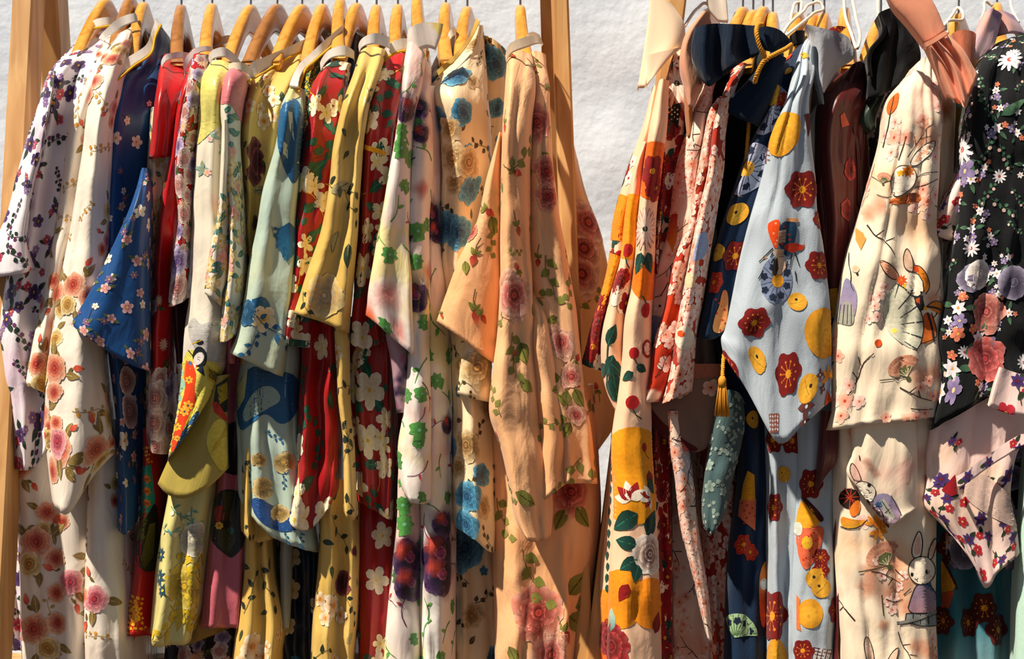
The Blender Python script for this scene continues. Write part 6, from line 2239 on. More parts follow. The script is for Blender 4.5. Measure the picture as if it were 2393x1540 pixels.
# rabbit at the top fold
ear = [(2125, 388), (2130, 370), (2150, 345), (2180, 328), (2186, 332), (2176, 360), (2150, 382), (2140, 388)]
m.poly(ear, 'efe2d0', 3, step=9); m.line(ear + [ear[0]], 1.8, INK, 6, step=8)
m.poly([(2136, 378), (2150, 355), (2178, 335), (2170, 358), (2150, 376)], 'e8b094', 4, step=9)
hd = [(2088, 400), (2104, 386), (2130, 388), (2142, 405), (2138, 432), (2120, 448), (2096, 462), (2084, 452), (2080, 425)]
m.poly(hd, 'f2e8d8', 4, step=9); m.line(hd + [hd[0]], 1.8, INK, 6, step=8)
m.disc(2091, 427, 3.2, INK, INK, 7, 8, rings=1); m.line([(2086, 448), (2092, 452), (2090, 458)], 1.4, INK, 7)
m.put(flower(8, 'c8641c', 'e89028', 'e8b030', w=0.22, point=1), 2122, 400, 16, 0.2, 8); m.poly([(2096, 402), (2112, 396), (2116, 408), (2100, 412)], 'ecb41c', 7)
for a in (((2142, 415), (2160, 404), (2190, 402)), ((2138, 438), (2165, 432), (2190, 418)), ((2050, 455), (2070, 462), (2085, 460))): m.line(list(a), 1.7, INK, 6, step=9)
m.poly([(2080, 466), (2100, 462), (2125, 450), (2150, 452), (2155, 470), (2130, 476), (2075, 478)], 'd88040', 5, step=9); m.poly([(2118, 452), (2140, 450), (2138, 472), (2112, 474)], '5a2a20', 6, step=9)
# small fan, bird
m.put(fan_p, 2066, 425, 22, 0.8, 2)
m.poly([(2000, 532), (2018, 545), (2024, 560), (2012, 585), (2000, 560)], 'eaa458', 2, step=9); m.poly([(2010, 555), (2026, 556), (2012, 566)], 'eaa458', 3)
# the rabbit with the parasol
ear1 = [(2124, 634), (2113, 625), (2110, 606), (2112, 592), (2119, 578), (2130, 596), (2134, 618), (2133, 636)]
ear2 = [(2098, 655), (2078, 650), (2065, 632), (2054, 612), (2060, 608), (2078, 615), (2092, 630), (2102, 645)]
for e, cin in ((ear1, 'dcbca4'), (ear2, 'e8b090')):
    m.poly(e, cin, 3, step=9); m.line(e + [e[0]], 2.0, INK, 6, step=8)
m.poly([(2136, 622), (2150, 622), (2164, 640), (2172, 670), (2160, 688), (2154, 660), (2144, 640)], 'dc8c2c', 3, step=9); m.line([(2136, 620), (2152, 622), (2165, 640), (2173, 670), (2162, 688)], 2, INK, 5, step=8)
m.poly([(2134, 622), (2146, 620), (2148, 636), (2136, 634)], 'cc4c20', 4)
hd = [(2112, 642), (2130, 636), (2148, 642), (2156, 658), (2158, 680), (2148, 692), (2134, 692), (2122, 684), (2112, 672), (2106, 656)]
m.poly(hd, 'efe4d2', 5, step=9); m.line(hd[1:9], 1.8, INK, 7, step=8)
m.disc(2131, 681, 4, INK, INK, 8, 8, rings=1); m.disc(2153, 683, 2.5, INK, INK, 8, 8, rings=1)
m.put(flower(9, 'c8541c', 'e06a24', 'ec9030', w=0.2, point=1), 2107, 655, 14, 0.1, 9); m.poly([(2108, 664), (2118, 662), (2116, 676)], 'ecc428', 8)
m.poly([(2136, 694), (2156, 690), (2160, 720), (2150, 728), (2138, 708)], '2c2830', 5, step=9); m.poly([(2140, 700), (2150, 694), (2150, 712), (2142, 708)], 'd0662c', 6)
m.poly([(2156, 732), (2176, 730), (2188, 770), (2186, 792), (2170, 802), (2150, 804), (2158, 770)], 'd0601c', 4, step=9, c2='dc8024'); m.line([(2166, 730), (2176, 760), (2182, 798)], 5, '2c2830', 6, step=8); m.line([(2176, 730), (2188, 770), (2186, 792), (2150, 804)], 2, INK, 6, step=8)
m.disc(2161, 720, 4.5, 'ecb41c', 'ecb41c', 8, 10, rings=1)
m.poly([(2164, 716), (2182, 702), (2200, 708), (2206, 722), (2196, 735), (2180, 726)], 'd88c30', 5, step=9); m.line([(2164, 716), (2185, 718), (2206, 728)], 4, '2c2830', 7, step=8); m.line([(2164, 716), (2182, 702), (2200, 706)], 1.8, INK, 7, step=8)
par = [(2094, 662), (2118, 676), (2140, 700), (2154, 735), (2158, 765), (2152, 800), (2140, 820), (2100, 800), (2070, 770), (2062, 730), (2070, 690)]
m.poly(par, 'd2d0bc', 2, step=10); m.line(par[:7], 2.2, INK, 6, step=8)
for a, b in (((2101, 664), (2091, 696)), ((2131, 684), (2099, 722)), ((2146, 714), (2103, 742)), ((2158, 751), (2104, 758)), ((2155, 790), (2110, 775)), ((2140, 815), (2113, 798))): m.line([a, b], 3.2, '3c4044', 6, 0.6, step=8)
for x, y in ((2045, 715), (2055, 690), (2050, 740), (2068, 670), (2032, 745), (2042, 700)): m.put(cherry2, x, y, 13, x, 7)
m.disc(2052, 802, 9, 'd8621c', 'd8621c', 3, 12, sy=1.0); m.disc(2090, 773, 6, 'ead85c', 'ead85c', 4, 10)
m.put(branch, 2045, 725, 22, 1.8, 6)
# side rabbit on the wing
m.poly([(1976, 645), (1992, 660), (2006, 690), (1998, 745), (1985, 735), (1960, 735), (1966, 690)], '9c98b8', 2, step=9, c2='a894ac')
m.poly([(1956, 735), (1972, 700), (1990, 705), (1998, 742), (1992, 762), (1968, 758), (1952, 750)], 'a8a89c', 3, step=9)
for k in range(4): m.line([(1966 + k * 8, 712), (1960 + k * 10, 758)], 1.5, INK, 5, step=9)
m.line([(1985, 590), (1984, 615), (1990, 640), (1988, 665), (1996, 680)], 1.6, INK, 5, step=9); m.disc(2004, 640, 3, INK, INK, 5, 8, rings=1)
m.disc(2000, 628, 9, 'e8b898', 'efd4bc', 3, 10)
# fan and twig at the hem
m.put(fan_p, 2118, 875, 46, 0.15, 3)
for a in (((2102, 905), (2130, 920), (2150, 930), (2176, 936)), ((2125, 918), (2140, 905)), ((2150, 930), (2145, 912)), ((2128, 955), (2150, 958), (2178, 956)), ((1950, 845), (1940, 858), (1944, 840))): m.line(list(a), 3.0, '4a3a30', 5, 0.4, step=9)
for x, y in ((2150, 905), (2170, 890), (2180, 925), (2070, 975), (2140, 975), (2160, 965)): m.put(cherry, x, y, 14, x, 4)
p.draw(m)
p = g.piece('body', -0.17, '1 0 1 2', '''
2218,76 2232,66 2246,66 2262,76 +15
2180,150 2192,142 2206,142 2220,150 +6
2190,240 2202 2216 2232
2192,330 2204 2216 2230
2190,470 2200 2212 2226
2190,700 2198 2208 2222
2186,1100 2196 2206 2220''', fold=0.002, back=0.22)
p.at(2212, 255, wash('b86a24', 0.9, 6, 3), 0.02)
p = g.piece('skirt', -0.215, '1 0 .5 .5 .5 3', '''
960: 1965 2010 2060 2110 2150 2190
1250: 1964 2010 2060 2110 2150 2188
1400: 1972 2015 2062 2110 2150 2188
1540: 1982 2020 2065 2110 2150 2190
1640: 1985 2022 2066 2110 2150 2190''', fold=0.002, back=0.2)
p.fill(P_R7, 0.05, 63, every=0.4)
m = Motif()
for x, y, r in ((2060, 1030, 40), (2010, 1020, 30), (2100, 1050, 22), (2040, 1330, 30), (2030, 1370, 30), (2080, 1390, 34), (2110, 1360, 26), (2120, 1420, 26), (2090, 1320, 26), (2170, 1520, 30), (2140, 1510, 20), (2065, 1460, 14)):
    m.put(wash('e4a888', 0.8, 5, x), x, y, r * 1.15, 0, 0)
# basket with a fox tail
m.disc(1985, 1165, 24, '3a2420', '2c1c1a', 2, 18, rings=3)
for a, b in (((1965, 1150), (2005, 1175)), ((1975, 1140), (2000, 1185)), ((2005, 1145), (1968, 1180)), ((1990, 1140), (1985, 1190)), ((1962, 1165), (2008, 1160))): m.line([a, b], 2.2, 'c84c20', 3, step=9)
m.poly([(1984, 1195), (1990, 1180), (2005, 1165), (2012, 1180), (2008, 1200), (1992, 1210)], 'e88a30', 4, step=9)
m.poly([(1965, 1205), (1985, 1212), (2010, 1216), (2026, 1214), (2010, 1230), (1985, 1236), (1966, 1230)], 'e0902c', 4, step=9, c2='d8a838'); m.line([(1965, 1230), (1985, 1237), (2010, 1231), (2027, 1214)], 2, INK, 6, step=9)
for x, y, r in ((2040, 1225, 0.3), (2056, 1230, 1.4), (2050, 1240, 2.6)): m.put(maple, x, y, 24, r, 3)
rabbit(m, 2152, 1364, 62, 1, '9a8ca4', '8c9290', 3)
m.line([(2095, 1456), (2130, 1450), (2160, 1440), (2190, 1428)], 7, '8c8c88', 9, step=9); m.line([(2095, 1460), (2135, 1455), (2188, 1434)], 1.6, INK, 10, step=9)
m.put(fan_p, 2072, 1315, 50, 0.05, 3)
for a in (((2036, 1335), (2062, 1340), (2085, 1352), (2106, 1364)), ((2085, 1352), (2075, 1368)), ((2070, 1344), (2078, 1330)), ((2090, 1330), (2115, 1352)), ((2060, 1390), (2062, 1420), (2064, 1440)), ((2070, 1400), (2090, 1408), (2110, 1400)), ((2112, 1390), (2128, 1375))): m.line(list(a), 2.8, '4a3a30', 5, 0.4, step=9)
for x, y in ((2060, 1345), (2050, 1310), (2090, 1395), (2110, 1345), (2075, 1405), (2100, 1370), (2085, 1425)): m.put(cherry2, x, y, 12, x, 4)
for e in ([(2025, 1545), (2018, 1510), (2020, 1490), (2027, 1487), (2038, 1510), (2044, 1545)], [(2072, 1545), (2084, 1525), (2098, 1512), (2100, 1518), (2094, 1545)]):
    m.poly(e, 'e8cbb4', 3, step=9); m.line(e, 1.9, INK, 5, step=9)
p.draw(m)
p = g.piece('skirt', -0.19, '1 0 .4 2', '''
1000: 1946 1955 1964 1976
1300: 1956 1965 1974 1986
1540: 1963 1972 1982 1996
1640: 1964 1973 1983 1996''', fold=0.001, back=0.1)
p.fill(P_R7, 0.03, 64, every=0.6)
p = g.piece('sleeve', -0.236, '1 0 .4 .3 2', '''
1990,985 2030 2070 2108 2144
1992,1062 2030,1060 2070 2108 2145
1982,1110 2020,1130 2060,1140 2100,1135 2145,1120
2010,1148 2035,1170 2066,1185 2100,1180 2144,1160
2078,1234 2086,1228 2100,1218 2120,1203 2142,1187''', fold=0.0014)
m = Motif()
for x, y, r in ((2035, 1090, 12), (2045, 1105, 12), (2025, 1078, 12), (2120, 1130, 5)): m.put(wash('d8a894', 0.8, 5, x), x, y, r * 1.1, 0, 0)
m.line([(2008, 1064), (2010, 1076)], 2.4, INK, 2)
ear = [(1996, 1122), (1986, 1105), (1988, 1085), (1994, 1082), (2006, 1100), (2014, 1124)]
m.poly(ear, 'dcb8a8', 3, step=9); m.line(ear, 1.8, INK, 5, step=8)
hd = [(1998, 1130), (2012, 1124), (2030, 1128), (2046, 1142), (2044, 1160), (2034, 1176), (2020, 1166), (2006, 1146)]
m.poly(hd, 'f0e6d4', 4, step=9); m.line(hd + [hd[0]], 1.7, INK, 6, step=8)
m.disc(2030, 1134, 4, INK, INK, 7, 8, rings=1); m.line([(2024, 1144), (2030, 1146), (2030, 1152), (2036, 1150)], 1.4, INK, 7)
m.poly([(2034, 1178), (2048, 1155), (2066, 1152), (2082, 1158), (2098, 1180), (2108, 1206), (2080, 1232), (2050, 1200)], '9a94b0', 3, step=9, c2='ac90a0')
m.poly([(2050, 1172), (2066, 1166), (2092, 1208), (2078, 1224)], 'b4b4a8', 5, step=9); m.poly([(2044, 1178), (2056, 1168), (2062, 1182), (2048, 1190)], '4a6c94', 6)
for a, b in (((2060, 1170), (2080, 1200)), ((2052, 1186), (2072, 1216)), ((2066, 1200), (2078, 1190)), ((2082, 1158), (2106, 1204)), ((2036, 1180), (2078, 1232))): m.line([a, b], 1.7, INK, 7, step=8)
p.draw(m)

# ---- grey green robe behind
g = robe('robe', 'grey green robe, thin strip right of the cream rabbit kimono', cloth_mat('grey_green_cotton', '7c8880', **COT), cat='robe')
p = g.piece('body', -0.09, '1 0 .5 2', '''
2222,130 2236,110 2252,110 2266,125
2210,260 2225 2240 2256
2200,470 2215 2230 2246
2196,800 2210 2225 2240
2192,1200 2206 2220 2236''', back=0.2)
p = g.piece('lining', -0.12, '0 0 1', '''
250: 2236 2242 2250
400: 2232 2238 2246
600: 2222 2230 2240''', mat=cloth_mat('ochre_cotton', '9a8440', **COT), fold=0.001)

# ---- black flowered kimono with blush lining
bw = flower(6, 'd8d4dc', 'f0ecec', 'd8a050', w=0.28, point=1)
bl = flower(5, '7a6c98', 'b0a0c4', 'e0d0a0', w=0.34)
bo = flower(5, 'd87058', 'f0a484', 'e8c870', w=0.36)
bdaisy = flower(11, 'e8e4e8', 'f4f0f0', 'c85a40', w=0.14, cr=0.22)
bleaf = leaf('2c5240', '6a9070', None, w=0.2)
bl_cl = cluster([(bw, 0, 0, 0.5, 0, 1), (bl, 0.7, 0.3, 0.45, 0, 2), (bleaf, 0.2, -0.3, 0.9, -1.1, 0), (bleaf, -0.3, 0.2, 0.9, 2.3, 0), (bo, -0.5, -0.5, 0.3, 0, 1), (bw, 0.3, 0.9, 0.32, 0, 1)])
bl_sp = sprig('4a6a58', '5a8468', 'e8ccc0', 6, 31, w=0.12, L=0.4)
bigp = rose(['c87468', 'dc9484', 'b85c54', 'd08074', 'a84c48', 'c87068'], 7, 131, 0.14)
bigr = rose(['b8484c', 'd06c64', 'a83a40', 'c85c58', '98303a', 'b84c4c'], 7, 132, 0.14)
bigl = rose(['7c7490', '9890a8', '6a627e', '8a829c'], 6, 133, 0.14)
MR8 = cloth_mat('black_printed_cotton', '10161c', **COT)
MR8p = cloth_mat('blush_lining_cotton', 'eed6d0', washes=[('f0d2b8', 6, 0.6, 0.1)], **COT)
P_R8 = [(bl_cl, 4, 0.010, 0.016), (bl_sp, 3, 0.014, 0.022), (bdaisy, 0.7, 0.008, 0.012), (bw, 1, 0.005, 0.008)]
pl_f = flower(6, '3c2a58', '6a4c90', '8a2030', w=0.3, point=1)
pr_f = flower(5, 'a82030', 'd04050', 'e0c070', w=0.4)
pl_cl = cluster([(pl_f, 0, 0, 0.5, 0, 1), (pr_f, 0.7, 0.4, 0.35, 0, 1), (leaf('3a4a34'), 0.1, -0.2, 0.7, -1, 0), (leaf('3a4a34'), 0.5, 0.5, 0.7, 2, 0), (Motif().line([(0, 0), (0.3, 0.8), (0.5, 1.4)], 0.06, '4a4a3a', 0), 0, 0, 1, 0, 0)])
P_R8p = [(pl_cl, 3, 0.014, 0.019), (pr_f, 1, 0.006, 0.009), (pl_f, 1, 0.008, 0.012)]
g = robe('kimono', 'black flowered kimono with a blush pink lining at the right edge', MR8)
p = g.piece('sleeve', -0.245, '2 0 1 .3 3', '''
2330,100 2350,92 2372,85 2395,82 2420,85 +7
2290,150 2318,145 2348,142 2382,142 2420,145 +2
2264,240 2296 2330 2370 2420
2250,330 2286 2325 2368 2420
2246,420 2284 2324 2368 2420
2240,505 2278 2320 2366 2420
2222,610 2266 2312 2362 2420
2206,715 2254 2304 2358 2420
2192,800 2244 2298 2356 2420
2200,880 2250,880 2302,878 2358,874 2420,868
2178,1000 2232,970 2290,935 2350,900 2420,862''', fold=0.0035)
p.fill(P_R8, 0.023, 65, y1=640)
p.fill(P_R8, 0.026, 66, y0=640, every=0.55)
for x, y, q, s_, r in ((2305, 728, bigp, 0.028, 0), (2302, 838, bigr, 0.028, 0), (2368, 660, bigl, 0.022, 0), (2270, 650, bigl, 0.018, 0), (2290, 640, rose(['e8dcd8', 'f0e8e4', 'd8c8c8', 'ece0dc'], 6, 134), 0.02, 0), (2285, 790, bl_cl, 0.024, 0), (2225, 860, bl_cl, 0.024, 1), (2238, 780, bo, 0.01, 0), (2240, 720, bl_cl, 0.022, 1), (2250, 350, bdaisy, 0.02, 0), (2360, 140, bdaisy, 0.018, 0), (2340, 270, leaf('3f6a50', '7aa080', None, 0.16), 0.04, -0.6), (2255, 400, bl, 0.016, 0)): p.at(x, y, q, s_, r)
p = g.piece('body', -0.17, '1 0 1 0 2', '''
870: 2240 2290 2340 2390 2440
1050: 2230 2285 2340 2390 2440
1250: 2225 2280 2335 2385 2440
1330: 2230 2285 2335 2385 2440''', back=0.2)
p.fill([(bl_cl, 4, 0.02, 0.03), (bigl, 2, 0.016, 0.024)], 0.028, 67)
p = g.piece('lining', -0.225, '1 0 .7 .2 2', '''
2175,1005 2230,975 2290,940 2350,905 2420,870
2166,1060 2225,1040 2290,1015 2350,990 2420,960
2166,1130 2222,1130 2285,1115 2340,1095 2372,1070
2163,1185 2215,1205 2275,1205 2325,1190 2362,1165
2200,1225 2245,1265 2290,1275 2340,1265 2376,1235
2250,1280 2275,1320 2304,1375 2340,1330 2382,1290''', mat=MR8p, fold=0.002, back=0.02)
p.fill(P_R8p, 0.024, 68, y0=1100)
p.at(2200, 1120, pl_f, 0.012); p.at(2225, 1030, pl_cl, 0.014)
m = Motif().poly([(2200, 1145), (2232, 1108), (2236, 1155), (2222, 1160)], 'a81c2c', 3, step=10)
m.poly([(2255, 1125), (2290, 1100), (2345, 1140), (2380, 1190), (2384, 1240), (2330, 1215), (2270, 1180), (2250, 1150)], 'd8c0b4', 2, step=12); p.draw(m)
p = g.piece('lining', -0.242, '0 .3 .3 0', '''
2236,1112 2300,1070 2360,1028 2420,996
2240,1140 2306,1096 2366,1056 2420,1024''', mat=MR8p, fold=0.0008, back=0.01)
p.fill(P_R8p, 0.026, 69)
p = g.piece('lining', -0.255, '0 .5 .3 0', '''
2338,858 2365,868 2395,878 2420,885
2325,900 2355,915 2390,925 2420,930
2312,950 2345,962 2385,972 2420,978''', mat=MR8p, fold=0.001, back=0.015)
p.at(2378, 890, pl_cl, 0.02); p.at(2350, 965, pr_f, 0.014)
p = g.piece('lining', -0.225, '1 0 .5 1.5', '''
2250,340 2256 2262 2270
2242,405 2252 2262 2274
2215,456 2232 2250 2270
2192,506 2212 2232 2252
2172,542 2192,552 2212,560 2232,563''', mat=MR8p, fold=0.001)
p.fill(P_R8p, 0.018, 70)

# ---- lower right: pale blue and teal robes, mint edge
g = robe('robe', 'teal blue robe with maroon blossoms hanging low at the right', cloth_mat('teal_cotton', '3f7c88', washes=[('8fb4bc', 3, 0.55, 0.1)], **COT), cat='robe')
p = g.piece('skirt', -0.15, '1 0 1.5 0 1.5 3', '''
200: 2300 2312 2326 2340 2354 2370 +6
600: 2240 2266 2294 2322 2350 2380 +3
1050: 2180 2216 2252 2292 2334 2380
1250: 2190 2224 2258 2296 2336 2380
1400: 2190 2226 2262 2300 2340 2382
1640: 2190 2226 2262 2300 2340 2384''', fold=0.004, back=0.2)
for x, y, s_ in ((2224, 1282, 0.021), (2262, 1455, 0.018), (2332, 1472, 0.02), (2300, 1420, 0.02), (2205, 1450, 0.018)): p.at(x, y, plum_m('5a1a16', '661e18'), s_)
m = Motif().poly([(2200, 1310), (2212, 1322), (2232, 1370), (2226, 1380), (2200, 1385)], 'd89a24', 1, step=10); m.poly([(2200, 1385), (2230, 1380), (2220, 1420), (2202, 1430)], 'c8603c', 1, step=10)
m.line([(2203, 1305), (2225, 1345), (2236, 1378)], 5, '54201a', 2, step=10); p.draw(m)
g = robe('robe', 'pale mint robe, a sliver at the right edge of the photo', cloth_mat('mint_cotton', 'bfdccf', **COT), cat='robe')
p = g.piece('body', -0.215, '1 0 1', '''
180: 2404 2418 2440 +5
600: 2404 2418 2440 +2
1100: 2398 2414 2440
1180: 2392 2410 2440
1400: 2380 2405 2440
1640: 2376 2402 2440''', fold=0.001)
p = g.piece('skirt', -0.19, '0 .5 1', '''
1380: 2392 2410 2440
1640: 2388 2402 2440''', fold=0.001)

# ================================================================== sashes, bows, scarf, cords
def sash(name, label, mat, cat='sash', group='sashes over the right rack'):
    return garment(name, label, mat, PRINT_COTTON, cat, group)
VEL = dict(rough=0.7, sheen=0.35, spec=0.15, weave=0.25, crinkle=0.5)
g = sash('sash', 'stiff cream sash standing up over the orange yukata', cloth_mat('stiff_cream_cloth', 'f2ddc2', **dict(COT, crinkle=0.05)))
p = g.piece('panel', -0.15, '1 .5 0 1', '''
1520,-12 1535,-14 1550,-6 1577,18
1514,50 1540,50 1570,52 1600,60
1506,110 1530,112 1560,112 1592,112
1498,158 1508,160 1518,160 1530,152
1490,206 1498,206 1505,204 1512,200''', fold=0.0006, back=0.03)
p = g.piece('fold', -0.165, '.3 0 0 .5', '''
1512,130 1538,122 1566,116 1592,110
1512,165 1530,155 1550,142 1572,128
1511,203 1518,192 1526,182 1536,170''', fold=0.0005, back=0.015)
g = sash('sash', 'dusty pink sash curving down left of the navy bow', cloth_mat('dusty_pink_cloth', 'dca88c', **COT))
p = g.piece('band', -0.225, '1.5 0 .5 2', '''
1640,28 1648,26 1656,36 1662,56
1606,72 1618,66 1632,68 1650,72
1592,110 1602,108 1614,108 1630,112
1588,160 1602,158 1618,158 1640,160
1600,205 1612,205 1626,202 1642,196
1612,258 1616,250 1622,240 1630,222''', fold=0.0014, back=0.03)
p = g.piece('tail', -0.20, '1 0 1', '''
1598,200 1606,205 1616,210
1600,250 1608,250 1618,245
1606,330 1612,320 1620,300''', mat=cloth_mat('ochre_pink_cloth', 'b8845c', **COT), fold=0.001)
MNV = cloth_mat('navy_velvet', '0d2a42', **dict(VEL, sheen=0.12))
g = sash('velvet_bow', 'navy blue velvet bow sash tied with a golden cord', MNV, 'bow')
p = g.piece('loop', -0.258, '1.2 -1 1.3 -.9 1.4 .2', '''
1624,64 1650,57 1680,55 1712,56 1742,58 1770,62
1616,98 1645,96 1678,92 1708,88 1740,84 1770,80
1617,135 1644,138 1674,130 1704,118 1738,106 1772,98
1630,170 1648,178 1676,162 1708,142 1740,124 1774,114
1640,190 1656,202 1686,182 1716,158 1744,140 1774,126''', fold=0.0008, back=0.04)
p = g.piece('knot', -0.245, '1 0 .6 2', '''
1756,60 1784,60 1818,68 1849,99
1756,80 1784,86 1814,94 1851,104
1752,104 1778,114 1802,122 1822,124''', fold=0.001, back=0.04)
p = g.piece('tail', -0.232, '1 0 .6 1.5', '''
1788,130 1804,126 1820,128 1838,136
1764,168 1785,168 1806,170 1826,172
1724,212 1752,216 1780,220 1806,224
1681,250 1712,268 1745,285 1772,295''', fold=0.002, back=0.03)
p = g.piece('tail', -0.2, '1 0 1.5', '''
1800,120 1816,118 1832,126
1792,200 1806,200 1818,202
1780,280 1790,282 1800,284''', fold=0.001, back=0.03)

MGV = cloth_mat('grey_velvet', 'b8bcc2', washes=[('8e8c96', 18, 0.60, 0.08)], **dict(VEL, sheen=0.25))
g = sash('sash', 'pale grey velvet sash with a pointed corner above the pale blue yukata', MGV)
p = g.piece('panel', -0.2, '1 0 1 2 3', '''
1884,56 1910,63 1940,70 1965,76 1985,88
1896,85 1915,90 1942,98 1968,108 1999,122
1899,120 1917,126 1940,134 1965,142 1992,140
1902,160 1916,166 1932,170 1948,168 1962,160
1912,200 1918,212 1924,218 1930,208 1936,196''', fold=0.0024, back=0.04)
p = g.piece('edge', -0.205, '0 0 1', '''
1898,108 1902,108 1908,112
1898,150 1904,155 1912,160
1908,196 1914,206 1922,212
1918,240 1922,244 1926,240''', mat=cloth_mat('slate_edge', '6a7884', **COT), fold=0.0006, back=0.02)

g = sash('sash', 'black velvet sash draped left of the peach bow', cloth_mat('black_velvet', '0c1016', **dict(VEL, sheen=0.08)))
p = g.piece('panel', -0.19, '1 0 .6 1 2', '''
2055,30 2072,22 2090,17 2102,20 2112,30
2066,68 2082,62 2100,58 2116,58 2132,66
2031,120 2060,112 2092,106 2120,104 2146,100
2032,178 2058,172 2086,164 2114,154 2150,140
2028,232 2050,226 2076,214 2104,196 2130,176''', fold=0.0026, back=0.06)
p = g.piece('edge', -0.196, '0 0 .5', '''
2053,32 2057,34 2062,36
2062,70 2067,72 2072,74
2028,122 2033,124 2038,126
2030,176 2035,178 2040,180''', fold=0.0004, back=0.01)

MPE = cloth_mat('peach_crepe', 'eeaa8c', **dict(COT, crinkle=0.2))
g = sash('peach_bow', 'peach crepe bow sash with a pleated tail beside the black flowered kimono', MPE, 'bow')
p = g.piece('band', -0.272, '.6 0 .2 .8', '''
2072,-24 2098,-32 2135,-40 2168,-46
2090,15 2115,2 2145,-8 2172,-14
2120,50 2142,38 2165,24 2186,12
2164,106 2180,97 2196,87 2212,75''', fold=0.0008, back=0.03)
p = g.piece('knot', -0.280, '.5 0 0 .5', '''
2160,100 2176,92 2192,82 2210,71
2165,112 2181,103 2197,93 2216,80''', fold=0.0003, back=0.02)
p = g.piece('tail', -0.272, '1 0 1.4 -.3 1.2 0 1.5', '''
2166,110 2174,106 2182,101 2190,96 2198,91 2206,86 2215,80
2184,150 2196,148 2208,142 2218,138 2230,130 2240,122 2250,114
2202,192 2214,192 2226,188 2238,182 2250,172 2262,162 2272,152
2218,228 2232,238 2246,246 2257,252 2266,228 2276,200 2284,172''', fold=0.0004, back=0.025)
p = g.piece('loop', -0.20, '1 0 .5 2', '''
2226,78 2244,70 2265,71 2281,80
2236,118 2250,114 2268,111 2281,114
2246,152 2256,152 2268,151 2277,148''', mat=cloth_mat('peach_crepe_loop', 'd88a6c', **COT), fold=0.0008, back=0.03)

MLI = cloth_mat('lilac_print_cloth', 'd2b6bc', washes=[('9c86a4', 16, 0.55, 0.06), ('e8b8ac', 14, 0.62, 0.05)], **COT)
g = sash('scarf', 'lilac printed scarf knotted over the black flowered kimono', MLI, 'scarf')
p = g.piece('tail', -0.19, '1 0 .4 1.5', '''
2305,25 2318,20 2330,25 2342,36
2285,65 2300,62 2318,66 2334,72
2262,118 2276,122 2294,128 2314,118
2259,136 2272,140 2286,138 2300,130''', fold=0.0014, back=0.025)
p = g.piece('tail', -0.17, '1 0 .4 1.5', '''
2318,34 2335,22 2352,28 2370,38
2332,58 2350,54 2368,56 2388,64
2330,86 2352,80 2374,80 2400,86''', fold=0.0014, back=0.03)
g = sash('scarf', 'sheer ivory ribbon end hanging behind the dusty pink sash', cloth_mat('ivory_ribbon', 'e0d8cc', **COT), 'ribbon')
p = g.piece('panel', -0.03, '0 .4 0', '''
1650,-30 1675,-30 1694,-30
1656,20 1680,20 1700,20
1682,52 1692,54 1702,52''', fold=0.0008, back=0.01)
# ================================================================== build the cloth
for G in Garment.ALL:
    G.build()
    if getattr(G, 'extra', None):
        for nm, path, r, mt, pc in G.extra:
            link(nm, tube_mesh(nm, path, r, 6), mt, pc.obj)       # the piping is sewn to its collar

# ================================================================== cords, loops, tassel
CORD = plain_mat('golden_cord', 'd8a040', 0.75, 0, 0.2)
LOOP = plain_mat('white_elastic', 'e6ddd0', 0.6, 0, 0.3)
def rope(parent, pts, r=0.0027, name='cord'):
    """three strands twisted together"""
    n = 160
    P = smooth_path(pts, n)
    T = np.gradient(P, axis=0); T /= np.linalg.norm(T, axis=1, keepdims=True)
    up = np.array([0, 1.0, 0])
    A = np.cross(T, up); A /= np.linalg.norm(A, axis=1, keepdims=True)
    B = np.cross(T, A)
    s = np.concatenate([[0], np.cumsum(np.linalg.norm(np.diff(P, axis=0), axis=1))])
    V, F = [], []
    for k in range(3):
        th = s / 0.010 * 2 * math.pi + k * 2.094
        Q = P + (A * np.cos(th)[:, None] + B * np.sin(th)[:, None]) * r * 0.55
        me = tube_mesh('strand', Q, r * 0.62, 6)
        o = len(V)
        V += [v.co[:] for v in me.vertices]; F += [tuple(i + o for i in q.vertices) for q in me.polygons]
        bpy.data.meshes.remove(me)
    return link(name, mesh(name, V, F), CORD, parent)
c0 = W(1775, 60, -0.27)
cr_ = empty('braided_cord', c0, 'golden braided cord tied round the navy velvet bow, ending in a tassel', 'cord')
rope(cr_, [W(1782, 58, -0.250), W(1771, 60, -0.262), W(1768, 78, -0.272), W(1774, 104, -0.272), W(1784, 126, -0.268), W(1792, 142, -0.262)])
rope(cr_, [W(1850, 104, -0.252), W(1836, 114, -0.262), W(1812, 126, -0.266), W(1788, 140, -0.266), W(1776, 158, -0.262), W(1768, 178, -0.258), W(1764, 192, -0.245)])
rope(cr_, [W(1752, 270, -0.20), W(1748, 320, -0.205), W(1742, 400, -0.205), W(1740, 470, -0.2), W(1726, 600, -0.15), W(1700, 780, -0.16), W(1690, 850, -0.225), W(1688, 892, -0.24)], 0.0026)
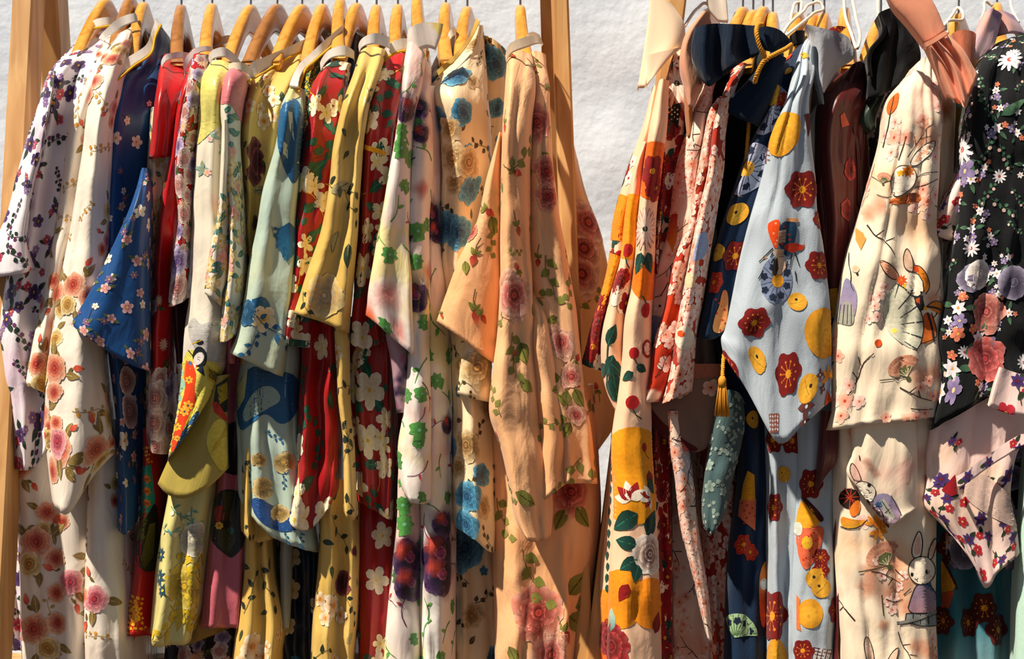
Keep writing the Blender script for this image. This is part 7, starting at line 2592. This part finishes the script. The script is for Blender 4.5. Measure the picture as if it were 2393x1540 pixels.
# tassel
tv, tf = [], []
rn = random.Random(4)
top = W(1688, 890, -0.24)
for k in range(60):
    a = rn.uniform(0, 6.28); q = math.sqrt(rn.random())
    L = rn.uniform(0.040, 0.046)
    pts = [top + np.array([math.cos(a) * 0.0035 * q, math.sin(a) * 0.0035 * q, 0.0]), top + np.array([math.cos(a) * 0.006 * q, math.sin(a) * 0.006 * q, -L * 0.3]), top + np.array([math.cos(a) * 0.0085 * q + rn.uniform(-.002, .002), math.sin(a) * 0.007 * q, -L])]
    me = tube_mesh('yarn', pts, 0.0009, 5); o = len(tv)
    tv += [v.co[:] for v in me.vertices]; tf += [tuple(i + o for i in f.vertices) for f in me.polygons]; bpy.data.meshes.remove(me)
tas = link('tassel', mesh('tassel', tv, tf), CORD, cr_)
link('binding', tube_mesh('binding', [top + np.array([0, 0, 0.006]), top + np.array([0, 0, 0.002]), top + np.array([0, 0, -0.008])], 0.0048, 12, rfun=lambda t: 0.6 + 0.9 * t * (1.6 - t)), CORD, tas)

def loop(pts, label, r=0.0022):
    P = [W(*q) for q in pts]
    me = tube_mesh('hanging_loop', smooth_path(P, 50), r, 8)
    tag(link('hanging_loop', me, LOOP), label, 'hanging loop', 'white hanging loops of the right rack')
loop([(1826, 84, -0.10), (1846, 54, -0.06), (1876, 28, -0.03), (1898, 8, 0.0), (1914, 4, 0.0), (1919, 10, 0.0), (1900, 32, -0.04), (1866, 60, -0.07), (1836, 84, -0.1)], 'long white elastic loop slanting to the right above the navy bow')
loop([(1847, 50, -0.02), (1852, 26, -0.01), (1862, 6, 0.0), (1870, 4, 0.0), (1872, 22, -0.01), (1866, 40, -0.02)], 'small white elastic loop standing upright on a hanger')
loop([(1600, 62, -0.06), (1612, 42, -0.05), (1632, 18, -0.03), (1650, 8, -0.02), (1656, 12, -0.02)], 'white elastic loop arching beside the dusty pink sash')
loop([(1972, -20, 0.0), (1974, 30, -0.03), (1990, 80, -0.08), (2004, 112, -0.12), (2008, 100, -0.11), (2000, 40, -0.05), (1988, -20, 0.0)], 'long white elastic loop hanging down beside the grey velvet sash')
loop([(2052, -10, 0.0), (2052, 30, -0.03), (2058, 68, -0.06), (2064, 76, -0.07)], 'short white elastic loop above the bare hanger arm of the maroon kimono')
loop([(2206, 60, -0.12), (2222, 40, -0.05), (2240, 18, 0.0), (2250, 30, -0.03), (2250, 44, -0.05), (2212, 54, -0.1), (2214, 78, -0.12)], 'white elastic loop by the pleated tail of the peach bow')
loop([(2292, 54, -0.1), (2300, 26, -0.06), (2312, 8, -0.02), (2320, 14, -0.02)], 'white elastic loop left of the lilac scarf knot')
loop([(2360, -10, 0.0), (2366, 24, -0.06), (2380, 52, -0.1)], 'white elastic loop right of the lilac scarf knot')
